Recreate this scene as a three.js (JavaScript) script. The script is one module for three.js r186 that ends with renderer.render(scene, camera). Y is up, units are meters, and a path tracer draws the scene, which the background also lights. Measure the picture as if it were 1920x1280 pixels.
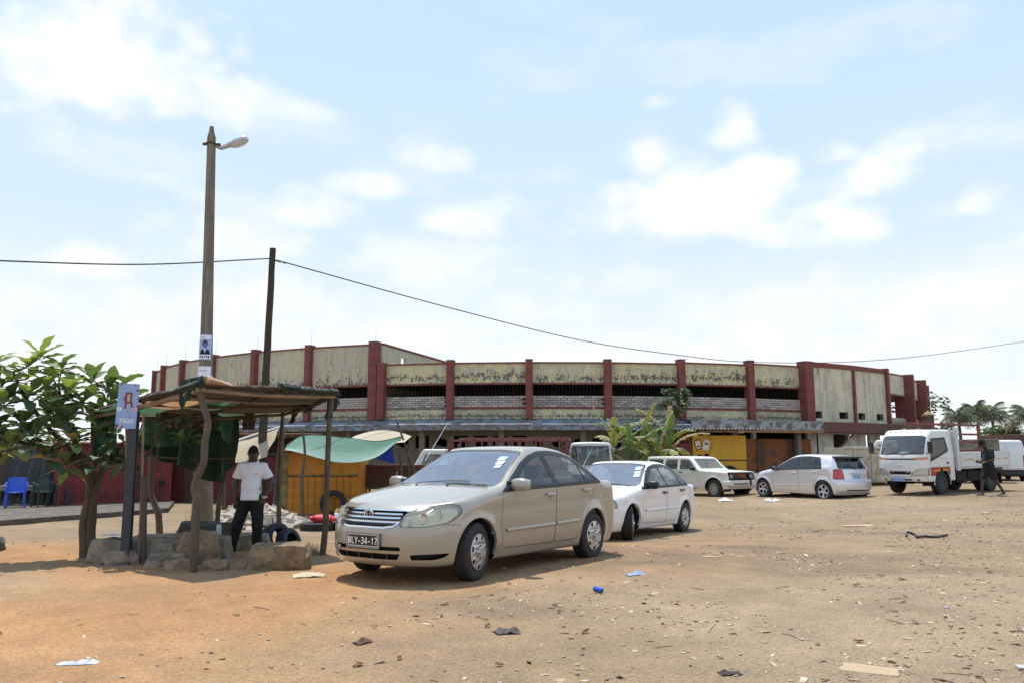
import * as THREE from 'three';
import { mergeGeometries } from 'three/addons/utils/BufferGeometryUtils.js';

// ---------------------------------------------------------------- camera, sky, sun, exposure
const scene = new THREE.Scene();
const camera = new THREE.PerspectiveCamera(45.24, 1.5, 0.1, 3000);
camera.position.set(0, 1.38, 0);
camera.lookAt(0, 1.38 + Math.tan(Math.atan(210 / 1536)) * 100, -100);
const renderer = new THREE.WebGLRenderer({ antialias: true });
renderer.toneMapping = THREE.LinearToneMapping;
renderer.toneMappingExposure = 1.08;
renderer.shadowMap.enabled = true;
const sun = new THREE.DirectionalLight(new THREE.Color(1, 0.955, 0.88), 4.6);
sun.position.set(-13, 100, -31);
sun.target.position.set(0, 0, 0);
Object.assign(sun.shadow.camera, { left: -70, right: 70, top: 70, bottom: -70, near: 1, far: 300 });
sun.shadow.mapSize.set(4096, 4096);
scene.add(sun, sun.target);

// ---------------------------------------------------------------- numbers, noise
let seedState = 12345;
const seed = (n) => { seedState = n | 0; };
const rnd = () => { seedState = (seedState + 0x6d2b79f5) | 0; let t = Math.imul(seedState ^ (seedState >>> 15), 1 | seedState); t = (t + Math.imul(t ^ (t >>> 7), 61 | t)) ^ t; return ((t ^ (t >>> 14)) >>> 0) / 4294967296; };
const rr = (a, b) => a + (b - a) * rnd();
const clamp = (x, a = 0, b = 1) => Math.min(b, Math.max(a, x));
const lerp = (a, b, t) => a + (b - a) * t;
const sstep = (a, b, x) => { const t = clamp((x - a) / (b - a)); return t * t * (3 - 2 * t); };
const HASH = new Float32Array(65536); { seed(7); for (let i = 0; i < 65536; i++) HASH[i] = rnd(); }
const hsh = (x, y) => HASH[((x * 73 + y * 151 + ((x * y) & 255) * 7) & 65535)];
function vn(x, y, per = 0) {           // value noise, periodic when per > 0
  let xi = Math.floor(x), yi = Math.floor(y); const fx = x - xi, fy = y - yi, u = fx * fx * (3 - 2 * fx), v = fy * fy * (3 - 2 * fy);
  let x1 = xi + 1, y1 = yi + 1;
  if (per) { xi = ((xi % per) + per) % per; yi = ((yi % per) + per) % per; x1 = ((x1 % per) + per) % per; y1 = ((y1 % per) + per) % per; }
  else { xi &= 1023; yi &= 1023; x1 &= 1023; y1 &= 1023; }
  const a = hsh(xi, yi), b = hsh(x1, yi), c = hsh(xi, y1), d = hsh(x1, y1);
  return a + (b - a) * u + (c - a) * v + (a - b - c + d) * u * v;
}
function fbm(x, y, o = 4, per = 0) { let s = 0, a = 0.5, n = 0; for (let i = 0; i < o; i++) { s += a * vn(x + i * 17.3 * (per ? 0 : 1), y + i * 9.1 * (per ? 0 : 1), per); n += a; a *= 0.5; x *= 2; y *= 2; per *= 2; } return s / n; }
const interp = (pts, x) => { if (x <= pts[0][0]) return pts[0][1]; for (let i = 1; i < pts.length; i++) if (x <= pts[i][0]) return lerp(pts[i - 1][1], pts[i][1], (x - pts[i - 1][0]) / (pts[i][0] - pts[i - 1][0])); return pts[pts.length - 1][1]; };
function table(pts, a, b, n = 400) {   // monotone-ish smooth curve through points, as a lookup
  const xs = pts.map((p) => p[0]), ys = pts.map((p) => p[1]), m = xs.map((_, i) => { if (i === 0) return (ys[1] - ys[0]) / (xs[1] - xs[0]); if (i === xs.length - 1) return (ys[i] - ys[i - 1]) / (xs[i] - xs[i - 1]); const d0 = (ys[i] - ys[i - 1]) / (xs[i] - xs[i - 1]), d1 = (ys[i + 1] - ys[i]) / (xs[i + 1] - xs[i]); return d0 * d1 <= 0 ? 0 : (2 * d0 * d1) / (d0 + d1) * 0.5 + 0.25 * (d0 + d1); });
  const t = new Float64Array(n + 1);
  for (let k = 0; k <= n; k++) { const x = lerp(a, b, k / n); let i = 1; while (i < xs.length - 1 && x > xs[i]) i++; const h = xs[i] - xs[i - 1], q = (x - xs[i - 1]) / h;
    if (x <= xs[0]) t[k] = ys[0] + m[0] * (x - xs[0]); else if (x >= xs[xs.length - 1]) t[k] = ys[xs.length - 1] + m[xs.length - 1] * (x - xs[xs.length - 1]);
    else { const q2 = q * q, q3 = q2 * q; t[k] = (2 * q3 - 3 * q2 + 1) * ys[i - 1] + (q3 - 2 * q2 + q) * h * m[i - 1] + (-2 * q3 + 3 * q2) * ys[i] + (q3 - q2) * h * m[i]; } }
  const s = n / (b - a);
  return (x) => { const p = clamp((x - a) * s, 0, n - 1e-6), i = p | 0; return t[i] + (t[i + 1] - t[i]) * (p - i); };
}

// ---------------------------------------------------------------- the sky: air and clouds
{
  const W = 2048, Hh = 1024, d = new Float32Array(W * Hh * 4), R = Math.PI / 180;
  const blobs = [[-26.7, 24, 7.1, 4.1, 1.15], [-23.3, 22.3, 3.4, 1.5, 0.7], [-10.3, 18.2, 2.6, 1, 0.8], [-15, 16.1, 4.1, 1.3, 0.7], [-3.1, 16.1, 3.7, 1.4, 0.8], [-6.2, 20.2, 3.5, 1.1, 0.6], [13.6, 16.2, 7.1, 2.8, 1.25], [17.6, 18.7, 2.8, 1.5, 1], [9.8, 20.5, 2.2, 1.9, 0.85], [16.3, 21.1, 2.4, 1.5, 0.8], [22.9, 14.4, 3.2, 1.9, 1], [25, 17.8, 3.9, 2.2, 1.1], [22.8, 19.1, 2.2, 1.1, 0.9], [29.9, 14.9, 3, 1.3, 1], [10.5, 23.6, 2.2, 0.7, 0.5], [-15.3, 22.7, 2.6, 0.8, 0.45], [-28.6, 11.5, 3.7, 1.4, 0.9], [-18.8, 13.7, 6.3, 1.9, 0.6], [-7.6, 12.9, 6.7, 1.9, 0.55], [7.2, 11.8, 4.5, 1.3, 0.5], [2.3, 9.6, 3.4, 1.3, 0.6], [-7.5, 7.7, 4.5, 1.3, 0.6], [-16.2, 10.3, 5.6, 2.2, 0.7], [27.6, 9.6, 8.2, 2.6, 0.8], [17.9, 9.5, 8.2, 1.9, 0.6], [-26.6, 8.3, 8.2, 2.2, 0.6]];
  seed(99);                            // the same weather goes on all round and overhead
  for (let i = 0; i < 150; i++) { const az = rr(-180, 180), el = 4 + 70 * rnd() * rnd(); if (Math.abs(az) < 36 && el < 33) continue; const s = rr(2, 7) / Math.max(0.35, Math.cos(el * R)); blobs.push([az, el, s, rr(1, 3.4), rr(0.5, 1.2)]); }
  const sd = new THREE.Vector3(-13, 100, -31).normalize();
  for (let j = 0; j < Hh; j++) {
    const el = ((j + 0.5) / Hh - 0.5) * 180, ce = Math.cos(el * R), se = Math.sin(el * R);
    const near = blobs.filter((b) => Math.abs(b[1] - el) < b[3] * 2.6);
    for (let i = 0; i < W; i++) {
      const phi = ((i + 0.5) / W - 0.5) * 2 * Math.PI, x = Math.cos(phi) * ce, z = Math.sin(phi) * ce, az = Math.atan2(x, -z) / R;
      const t = clamp(el / 90), haze = Math.exp(-Math.max(el, 0) / 13);
      let r = lerp(lerp(0.72, 0.30, Math.pow(t, 0.55)), 0.86, haze), g = lerp(lerp(0.90, 0.50, Math.pow(t, 0.6)), 0.90, haze), b = lerp(lerp(1.04, 0.86, Math.pow(t, 0.8)), 0.94, haze);
      const cs = x * sd.x + se * sd.y + z * sd.z, gl = Math.exp((cs - 1) * 9) * 0.35; r += gl; g += gl; b += gl * 0.95;
      if (el > -2) {
        const u = az / 3.1, v = el / 2.0, wob = fbm(u + 40, v + 40, 5) - 0.5, wob2 = fbm(u * 0.5 + 90, v * 0.5 + 12, 4) - 0.5;
        let c = 0;
        for (const q of near) { let da = az - q[0]; if (da > 180) da -= 360; if (da < -180) da += 360; da /= q[2]; if (da > 2.4 || da < -2.4) continue; const de = (el - q[1]) / (q[3] * (el < q[1] ? 0.8 : 1.15)); const k = Math.sqrt(da * da + de * de) + wob * 1.7 + wob2 * 0.7; c = Math.max(c, q[4] * sstep(1.3, 0.1, k)); }
        const thin = sstep(0.5, 0.8, fbm(az / 9 + 5, el / 3.2 + 5, 5)) * 0.5 * sstep(45, 8, el);
        const low = sstep(16, 3, el) * (0.35 + 0.65 * sstep(0.3, 0.65, fbm(az / 6 + 60, el / 2 + 60, 4))) * 0.75;
        const a = clamp(1 - (1 - c) * (1 - thin) * (1 - low)), sh = 1.03 - 0.08 * sstep(0.35, 0.7, fbm(az / 2.2 + 11, el / 1.6 + 31, 4));
        r = lerp(r, 1.0 * sh, a); g = lerp(g, 1.0 * sh, a); b = lerp(b, 1.01 * sh, a);
      }
      const o = (j * W + i) * 4; d[o] = r; d[o + 1] = g; d[o + 2] = b; d[o + 3] = 1;
    }
  }
  const sky = new THREE.DataTexture(d, W, Hh, THREE.RGBAFormat, THREE.FloatType);
  sky.mapping = THREE.EquirectangularReflectionMapping; sky.magFilter = THREE.LinearFilter; sky.minFilter = THREE.LinearFilter; sky.needsUpdate = true;
  scene.background = sky; scene.environment = sky;
}

// ---------------------------------------------------------------- scene helpers
const taken = new Map();
function numbered(n) { const k = taken.get(n) || 0; taken.set(n, k + 1); return k ? n + '_' + String(k).padStart(3, '0') : n; }
function thing(name, label, category, [x, y, z] = [0, 0, 0], turn = 0, group) {
  const o = new THREE.Group(); o.name = numbered(name); o.position.set(x, y, z); o.rotation.y = turn; o.userData = { label, category }; if (group) o.userData.group = group; scene.add(o); return o;
}
function part(name, geo, m, parent, label) { const o = new THREE.Mesh(Array.isArray(geo) ? merge(geo) : geo, m); o.name = name; if (label) o.userData.label = label; parent.add(o); return o; }
function single(name, label, category, geo, m, [x, y, z] = [0, 0, 0], turn = 0, group) { const o = part(numbered(name), geo, m, scene); o.position.set(x, y, z); o.rotation.y = turn; o.userData = { label, category }; if (group) o.userData.group = group; return o; }
function struct(name, geo, m) { const o = part(numbered(name), geo, m, scene); o.userData = { kind: 'structure' }; return o; }
function merge(list) { const l = list.map((g) => { g = g.index ? g.toNonIndexed() : g; for (const k of Object.keys(g.attributes)) if (!['position', 'normal', 'uv'].includes(k)) g.deleteAttribute(k); if (!g.attributes.uv) g.setAttribute('uv', new THREE.Float32BufferAttribute(new Float32Array(g.attributes.position.count * 2), 2)); return g; }); return mergeGeometries(l); }
function place(g, x = 0, y = 0, z = 0, rx = 0, ry = 0, rz = 0) { g.applyMatrix4(new THREE.Matrix4().compose(new THREE.Vector3(x, y, z), new THREE.Quaternion().setFromEuler(new THREE.Euler(rx, ry, rz)), new THREE.Vector3(1, 1, 1))); return g; }
function uvBox(g, s = 1, ou = 0, ov = 0) {   // texture coordinates in metres / s, by the way a face points
  if (g.index) g = g.toNonIndexed(); const p = g.attributes.position, uv = new Float32Array(p.count * 2);
  const a = new THREE.Vector3(), b = new THREE.Vector3(), c = new THREE.Vector3(), n = new THREE.Vector3();
  for (let i = 0; i < p.count; i += 3) { a.fromBufferAttribute(p, i); b.fromBufferAttribute(p, i + 1); c.fromBufferAttribute(p, i + 2); n.copy(b).sub(a).cross(c.clone().sub(a)); const ax = Math.abs(n.x), ay = Math.abs(n.y), az = Math.abs(n.z);
    [a, b, c].forEach((v, k) => { const o = (i + k) * 2; if (ay >= ax && ay >= az) { uv[o] = v.x; uv[o + 1] = v.z; } else if (ax >= az) { uv[o] = v.z; uv[o + 1] = v.y; } else { uv[o] = v.x; uv[o + 1] = v.y; } uv[o] = uv[o] / s + ou; uv[o + 1] = uv[o + 1] / s + ov; }); }
  g.setAttribute('uv', new THREE.BufferAttribute(uv, 2)); return g;
}
function box(w, h, d, x = 0, y = 0, z = 0, rx = 0, ry = 0, rz = 0, s = 1) { return place(uvBox(new THREE.BoxGeometry(w, h, d), s), x, y, z, rx, ry, rz); }
function bevel(w, h, d, r = 0.01, x = 0, y = 0, z = 0, rx = 0, ry = 0, rz = 0) {   // box with chamfered edges
  const sh = new THREE.Shape(); const a = w / 2 - r, b = h / 2 - r; sh.moveTo(-a, -b); sh.lineTo(a, -b); sh.lineTo(a, b); sh.lineTo(-a, b); sh.closePath();
  return place(uvBox(new THREE.ExtrudeGeometry(sh, { depth: d - 2 * r, bevelEnabled: true, bevelThickness: r, bevelSize: r, bevelSegments: 2 }).translate(0, 0, -(d - 2 * r) / 2)), x, y, z, rx, ry, rz);
}
const V = (x, y, z) => new THREE.Vector3(x, y, z);
function rod(a, b, r = 0.02, r2 = r, n = 8) { const A = V(...a), B = V(...b), l = A.distanceTo(B), g = new THREE.CylinderGeometry(r2, r, l, n, 1); g.translate(0, l / 2, 0); g.applyQuaternion(new THREE.Quaternion().setFromUnitVectors(V(0, 1, 0), B.clone().sub(A).normalize())); return g.translate(A.x, A.y, A.z); }
function tube(pts, rad, n = 8, wob = 0, per = 6) {   // tapered, slightly irregular limb through points; rad is a number or [r0, r1]
  const cv = new THREE.CatmullRomCurve3(pts.map((p) => V(...p))), m = (pts.length - 1) * per, pos = [], uv = [], idx = [], r0 = Array.isArray(rad) ? rad[0] : rad, r1 = Array.isArray(rad) ? rad[1] : rad, len = cv.getLength();
  let up = V(0.3, 0.1, 1).normalize();
  for (let i = 0; i <= m; i++) { const t = i / m, c = cv.getPoint(t), T = cv.getTangent(t), N = up.clone().sub(T.clone().multiplyScalar(up.dot(T))).normalize(), B = T.clone().cross(N); up = N;
    for (let k = 0; k <= n; k++) { const a = (k / n) * Math.PI * 2, r = lerp(r0, r1, t) * (1 + wob * (vn(k % n * 1.7 + 3, i * 0.6 + r0 * 50) - 0.5)); const q = c.clone().addScaledVector(N, Math.cos(a) * r).addScaledVector(B, Math.sin(a) * r); pos.push(q.x, q.y, q.z); uv.push((k / n) * r0 * 6.28, t * len); } }
  for (let i = 0; i < m; i++) for (let k = 0; k < n; k++) { const a = i * (n + 1) + k, b = a + n + 1; idx.push(a, a + 1, b, b, a + 1, b + 1); }
  for (const e of [0, m]) { const c = cv.getPoint(e / m), s = pos.length / 3; pos.push(c.x, c.y, c.z); uv.push(0, 0); for (let k = 0; k < n; k++) { const a = e * (n + 1) + k; e ? idx.push(a, a + 1, s) : idx.push(a + 1, a, s); } }
  const g = new THREE.BufferGeometry(); g.setAttribute('position', new THREE.Float32BufferAttribute(pos, 3)); g.setAttribute('uv', new THREE.Float32BufferAttribute(uv, 2)); g.setIndex(idx); g.computeVertexNormals(); return g.toNonIndexed();
}
function sheet(fn, nu, nv, thick = 0) {   // surface from fn(u, v) -> [x, y, z]
  const pos = [], uv = [], idx = []; for (let j = 0; j <= nv; j++) for (let i = 0; i <= nu; i++) { pos.push(...fn(i / nu, j / nv)); uv.push(i / nu, j / nv); }
  for (let j = 0; j < nv; j++) for (let i = 0; i < nu; i++) { const a = j * (nu + 1) + i, b = a + nu + 1; idx.push(a, a + 1, b, b, a + 1, b + 1); }
  const g = new THREE.BufferGeometry(); g.setAttribute('position', new THREE.Float32BufferAttribute(pos, 3)); g.setAttribute('uv', new THREE.Float32BufferAttribute(uv, 2)); g.setIndex(idx); g.computeVertexNormals();
  if (!thick) return g.toNonIndexed();
  const n = pos.length / 3, no = g.attributes.normal, p2 = pos.slice(), ii = idx.slice();
  for (let i = 0; i < n; i++) { p2.push(pos[i * 3] - no.getX(i) * thick, pos[i * 3 + 1] - no.getY(i) * thick, pos[i * 3 + 2] - no.getZ(i) * thick); uv.push(uv[i * 2], uv[i * 2 + 1]); }
  for (let i = 0; i < idx.length; i += 3) ii.push(idx[i] + n, idx[i + 2] + n, idx[i + 1] + n);
  const edge = (a, b) => ii.push(a, a + n, b, b, a + n, b + n), w = nu + 1;
  for (let i = 0; i < nu; i++) { edge(i + 1, i); edge(nv * w + i, nv * w + i + 1); } for (let j = 0; j < nv; j++) { edge(j * w, (j + 1) * w); edge((j + 1) * w + nu, j * w + nu); }
  const q = new THREE.BufferGeometry(); q.setAttribute('position', new THREE.Float32BufferAttribute(p2, 3)); q.setAttribute('uv', new THREE.Float32BufferAttribute(uv, 2)); q.setIndex(ii); q.computeVertexNormals(); return q.toNonIndexed();
}
function prism(poly, holes, d, bev = 0) { const s = new THREE.Shape(poly.map((p) => new THREE.Vector2(...p))); for (const h of holes || []) s.holes.push(new THREE.Path(h.map((p) => new THREE.Vector2(...p)))); return uvBox(new THREE.ExtrudeGeometry(s, { depth: d, bevelEnabled: bev > 0, bevelThickness: bev, bevelSize: bev, bevelSegments: 2, curveSegments: 12 })); }
const rect = (x0, y0, x1, y1) => [[x0, y0], [x1, y0], [x1, y1], [x0, y1]];

// ---------------------------------------------------------------- textures and materials
function tex(w, h, fn, { srgb = false, rep = [1, 1] } = {}) {
  const d = new Uint8Array(w * h * 4); for (let j = 0; j < h; j++) for (let i = 0; i < w; i++) { const c = fn(i / w, j / h, i, j), o = (j * w + i) * 4; for (let k = 0; k < 3; k++) { let v = clamp(c[k]); if (srgb) v = v <= 0.0031308 ? v * 12.92 : 1.055 * Math.pow(v, 1 / 2.4) - 0.055; d[o + k] = v * 255; } d[o + 3] = 255; }
  const t = new THREE.DataTexture(d, w, h); t.wrapS = t.wrapT = THREE.RepeatWrapping; t.magFilter = THREE.LinearFilter; t.minFilter = THREE.LinearMipmapLinearFilter; t.generateMipmaps = true; t.repeat.set(...rep); if (srgb) t.colorSpace = THREE.SRGBColorSpace; t.needsUpdate = true; return t;
}
const mix3 = (a, b, t) => [a[0] + (b[0] - a[0]) * t, a[1] + (b[1] - a[1]) * t, a[2] + (b[2] - a[2]) * t];
function std(c, rough = 0.85, o = {}) { const m = new THREE.MeshStandardMaterial({ roughness: rough, side: THREE.DoubleSide, ...o }); if (c) m.color.setRGB(...c); return m; }
function phys(c, rough = 0.4, o = {}) { const m = new THREE.MeshPhysicalMaterial({ roughness: rough, side: THREE.DoubleSide, ...o }); if (c) m.color.setRGB(...c); return m; }
// a mottled surface: base colour, second colour in patches, dark specks
function mottled(a, b, { size = 512, f = 8, cut = [0.4, 0.65], grain = 0.12, spot = 0, spotCol = [0.03, 0.03, 0.025], ks = 14, streak = 0 } = {}) {
  return tex(size, size, (u, v) => { let c = mix3(a, b, sstep(cut[0], cut[1], fbm(u * f, v * f * (streak ? 0.25 * 1 : 1) + 3, 5, streak ? 0 : f))); const g = 1 + (vn(u * size / 2, v * size / 2, size / 2) - 0.5) * grain * 2; c = [c[0] * g, c[1] * g, c[2] * g]; if (spot) c = mix3(c, spotCol, sstep(1 - spot, 1 - spot * 0.6, fbm(u * ks, v * ks + 7, 5, ks)) * 0.85); return c; }, { srgb: true });
}
const T = {};
T.grain = tex(256, 256, (u, v) => { const g = fbm(u * 24, v * 24, 4, 24); return [g, g, g]; });
T.red = mottled([0.215, 0.062, 0.056], [0.165, 0.05, 0.045], { f: 6, spot: 0.3, ks: 10 });
T.rust = mottled([0.2, 0.075, 0.03], [0.09, 0.045, 0.028], { f: 5, spot: 0.36, ks: 7 });
T.concrete = mottled([0.22, 0.2, 0.17], [0.13, 0.125, 0.11], { f: 6, spot: 0.3, ks: 12 });
T.bark = tex(256, 256, (u, v) => { const g = fbm(u * 16, v * 4, 5, 4) * 0.7 + vn(u * 64, v * 16, 16) * 0.3; return mix3([0.07, 0.055, 0.04], [0.24, 0.2, 0.155], g); }, { srgb: true });
T.blue = mottled([0.2, 0.24, 0.31], [0.15, 0.14, 0.125], { f: 7, cut: [0.42, 0.58], spot: 0.34, ks: 9 });
T.white = mottled([0.46, 0.45, 0.42], [0.33, 0.32, 0.29], { f: 6, spot: 0.33, ks: 8 });
const M = {};
const withTex = (t, rough, bump = 0.004, o = {}) => std(null, rough, { map: t, bumpMap: t, bumpScale: bump, ...o });
M.red = withTex(T.red, 0.85, 0.003); M.rust = withTex(T.rust, 0.9, 0.003); M.concrete = withTex(T.concrete, 0.95, 0.006); M.bark = withTex(T.bark, 0.95, 0.01); M.bluePaint = withTex(T.blue, 0.9, 0.004); M.whiteWall = withTex(T.white, 0.9, 0.004);
T.redDirty = mottled([0.15, 0.055, 0.05], [0.075, 0.06, 0.05], { f: 5, spot: 0.36, ks: 9 }); M.redDirty = withTex(T.redDirty, 0.9, 0.005);
T.ledge = mottled([0.30, 0.31, 0.34], [0.14, 0.13, 0.12], { f: 7, cut: [0.4, 0.6], spot: 0.36, ks: 8 }); M.ledgeGrey = withTex(T.ledge, 0.95, 0.006); M.rustEdge = withTex(mottled([0.27, 0.115, 0.04], [0.2, 0.16, 0.12], { f: 6, cut: [0.4, 0.6], spot: 0.34, ks: 8 }), 0.95, 0.005);
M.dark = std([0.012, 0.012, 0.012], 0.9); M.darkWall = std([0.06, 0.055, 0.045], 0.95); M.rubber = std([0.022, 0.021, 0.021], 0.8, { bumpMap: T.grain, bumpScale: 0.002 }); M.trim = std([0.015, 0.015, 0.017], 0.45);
M.chrome = std([0.75, 0.75, 0.76], 0.12, { metalness: 1 }); M.alloy = std([0.5, 0.51, 0.53], 0.28, { metalness: 0.85 }); M.steel = std([0.3, 0.3, 0.31], 0.45, { metalness: 0.8 });
M.glass = phys([0.88, 0.94, 0.93], 0.02, { transmission: 1, thickness: 0, ior: 1.55 });
M.shield = phys([0.5, 0.62, 0.82], 0.03, { transmission: 0.84, thickness: 0, ior: 2.4 });  // blue sky reflection put into the base colour of the glass
M.screen = phys([0.72, 0.8, 0.82], 0.02, { transmission: 0.94, thickness: 0, ior: 1.8 });
M.smoked = phys([0.2, 0.22, 0.23], 0.03, { transmission: 1, thickness: 0, ior: 1.6 });

// ---------------------------------------------------------------- lie of the land
const landA = [[-2, -0.3], [7, -0.17], [10, 0], [14, 0.15], [20, 0.2]];
const land = (x, z) => interp(landA, x) * sstep(9.5, 20, -z);
// ---------------------------------------------------------------- ground
function groundY(x, z) { const far = Math.hypot(x, z), k = sstep(70, 30, far), rut = Math.sin((x * 0.86 + z * 0.42 + fbm(x * 0.3, z * 0.3, 2) * 1.2) * 9);
  return land(x, z) + k * ((fbm(x * 0.9 + 50, z * 0.9 + 50, 4) - 0.5) * 0.035 + (fbm(x * 6 + 9, z * 6 + 4, 3) - 0.5) * 0.012) + k * 0.006 * rut * sstep(0.45, 0.7, fbm(x * 0.25 + 7, z * 0.25 + 19, 3)) * sstep(2, -2, x); }
{
  const xs = [], zs = []; for (let i = 0; i <= 300; i++) { const t = i / 150 - 1; xs.push(Math.sign(t) * (Math.abs(t) * 12 + Math.pow(Math.abs(t), 7) * 1600)); }
  for (let j = 0; j <= 360; j++) { const t = j / 360; zs.push(6 - t * 30 - Math.pow(t, 9) * 2200); }
  const pos = [], col = [], uv = [], idx = [], nx = xs.length;
  for (const z of zs) for (const x of xs) {
    const far = Math.hypot(x, z), k = sstep(70, 30, far);
    const y = groundY(x, z); void k;
    pos.push(x, y, z); uv.push(x / 2.6, z / 2.6);
    const sandy = sstep(3.4, -2.6, x + (z + 9) * 0.55 + (fbm(x * 0.5 + 3, z * 0.5 + 8, 4) - 0.5) * 5) * sstep(-17, -11, z + (fbm(x * 0.4, z * 0.4 + 77, 3) - 0.5) * 5), n = fbm(x * 1.3 + 21, z * 1.3 + 5, 4);
    let c = mix3([0.315, 0.222, 0.132], [0.45, 0.24, 0.102], sandy); c = mix3(c, [0.37, 0.275, 0.178], sstep(0.45, 0.75, fbm(x * 0.35 + 31, z * 0.35 + 14, 4)) * 0.7);
    c = mix3(c, [0.22, 0.155, 0.1], sstep(0.55, 0.75, fbm(x * 0.55 + 91, z * 0.9 + 3, 4)) * 0.6 * (1 - sandy * 0.7));
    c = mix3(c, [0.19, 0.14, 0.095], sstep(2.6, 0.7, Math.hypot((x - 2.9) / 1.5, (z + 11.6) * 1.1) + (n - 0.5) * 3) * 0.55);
    const g = 0.78 + 0.44 * n; col.push(c[0] * g, c[1] * g, c[2] * g);
  }
  for (let j = 0; j < zs.length - 1; j++) for (let i = 0; i < nx - 1; i++) { const a = j * nx + i, b = a + nx; idx.push(a, a + 1, b, b, a + 1, b + 1); }
  const g = new THREE.BufferGeometry(); g.setAttribute('position', new THREE.Float32BufferAttribute(pos, 3)); g.setAttribute('color', new THREE.Float32BufferAttribute(col, 3)); g.setAttribute('uv', new THREE.Float32BufferAttribute(uv, 2)); g.setIndex(idx); g.computeVertexNormals();
  const detail = tex(1024, 1024, (u, v) => { const a = fbm(u * 10, v * 10, 5, 10), b = vn(u * 340, v * 340, 340), c2 = vn(u * 130, v * 130, 130); let k = 0.66 + 0.3 * a + 0.22 * (b - 0.5) + 0.16 * (c2 - 0.5); const chip = sstep(0.84, 0.9, vn(u * 90 + 0.5, v * 150, 0) * 0.6 + b * 0.4); k += chip * 0.22; const tw = sstep(0.87, 0.93, vn(u * 60 + 9, v * 110 + 3, 0) * 0.75 + c2 * 0.25); k -= tw * 0.4; return [k, k * (1 - 0.02 * a), k * (0.99 - 0.05 * a)]; }, { srgb: true });
  const bmp = tex(1024, 1024, (u, v) => { const k = 0.5 * fbm(u * 14, v * 14, 5, 14) + 0.3 * vn(u * 200, v * 200, 200) + 0.2 * vn(u * 90, v * 90, 90); return [k, k, k]; });
  const m = std([1, 1, 1], 0.97, { map: detail, bumpMap: bmp, bumpScale: 0.05, vertexColors: true });
  struct('ground', g, m);
}
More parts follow.
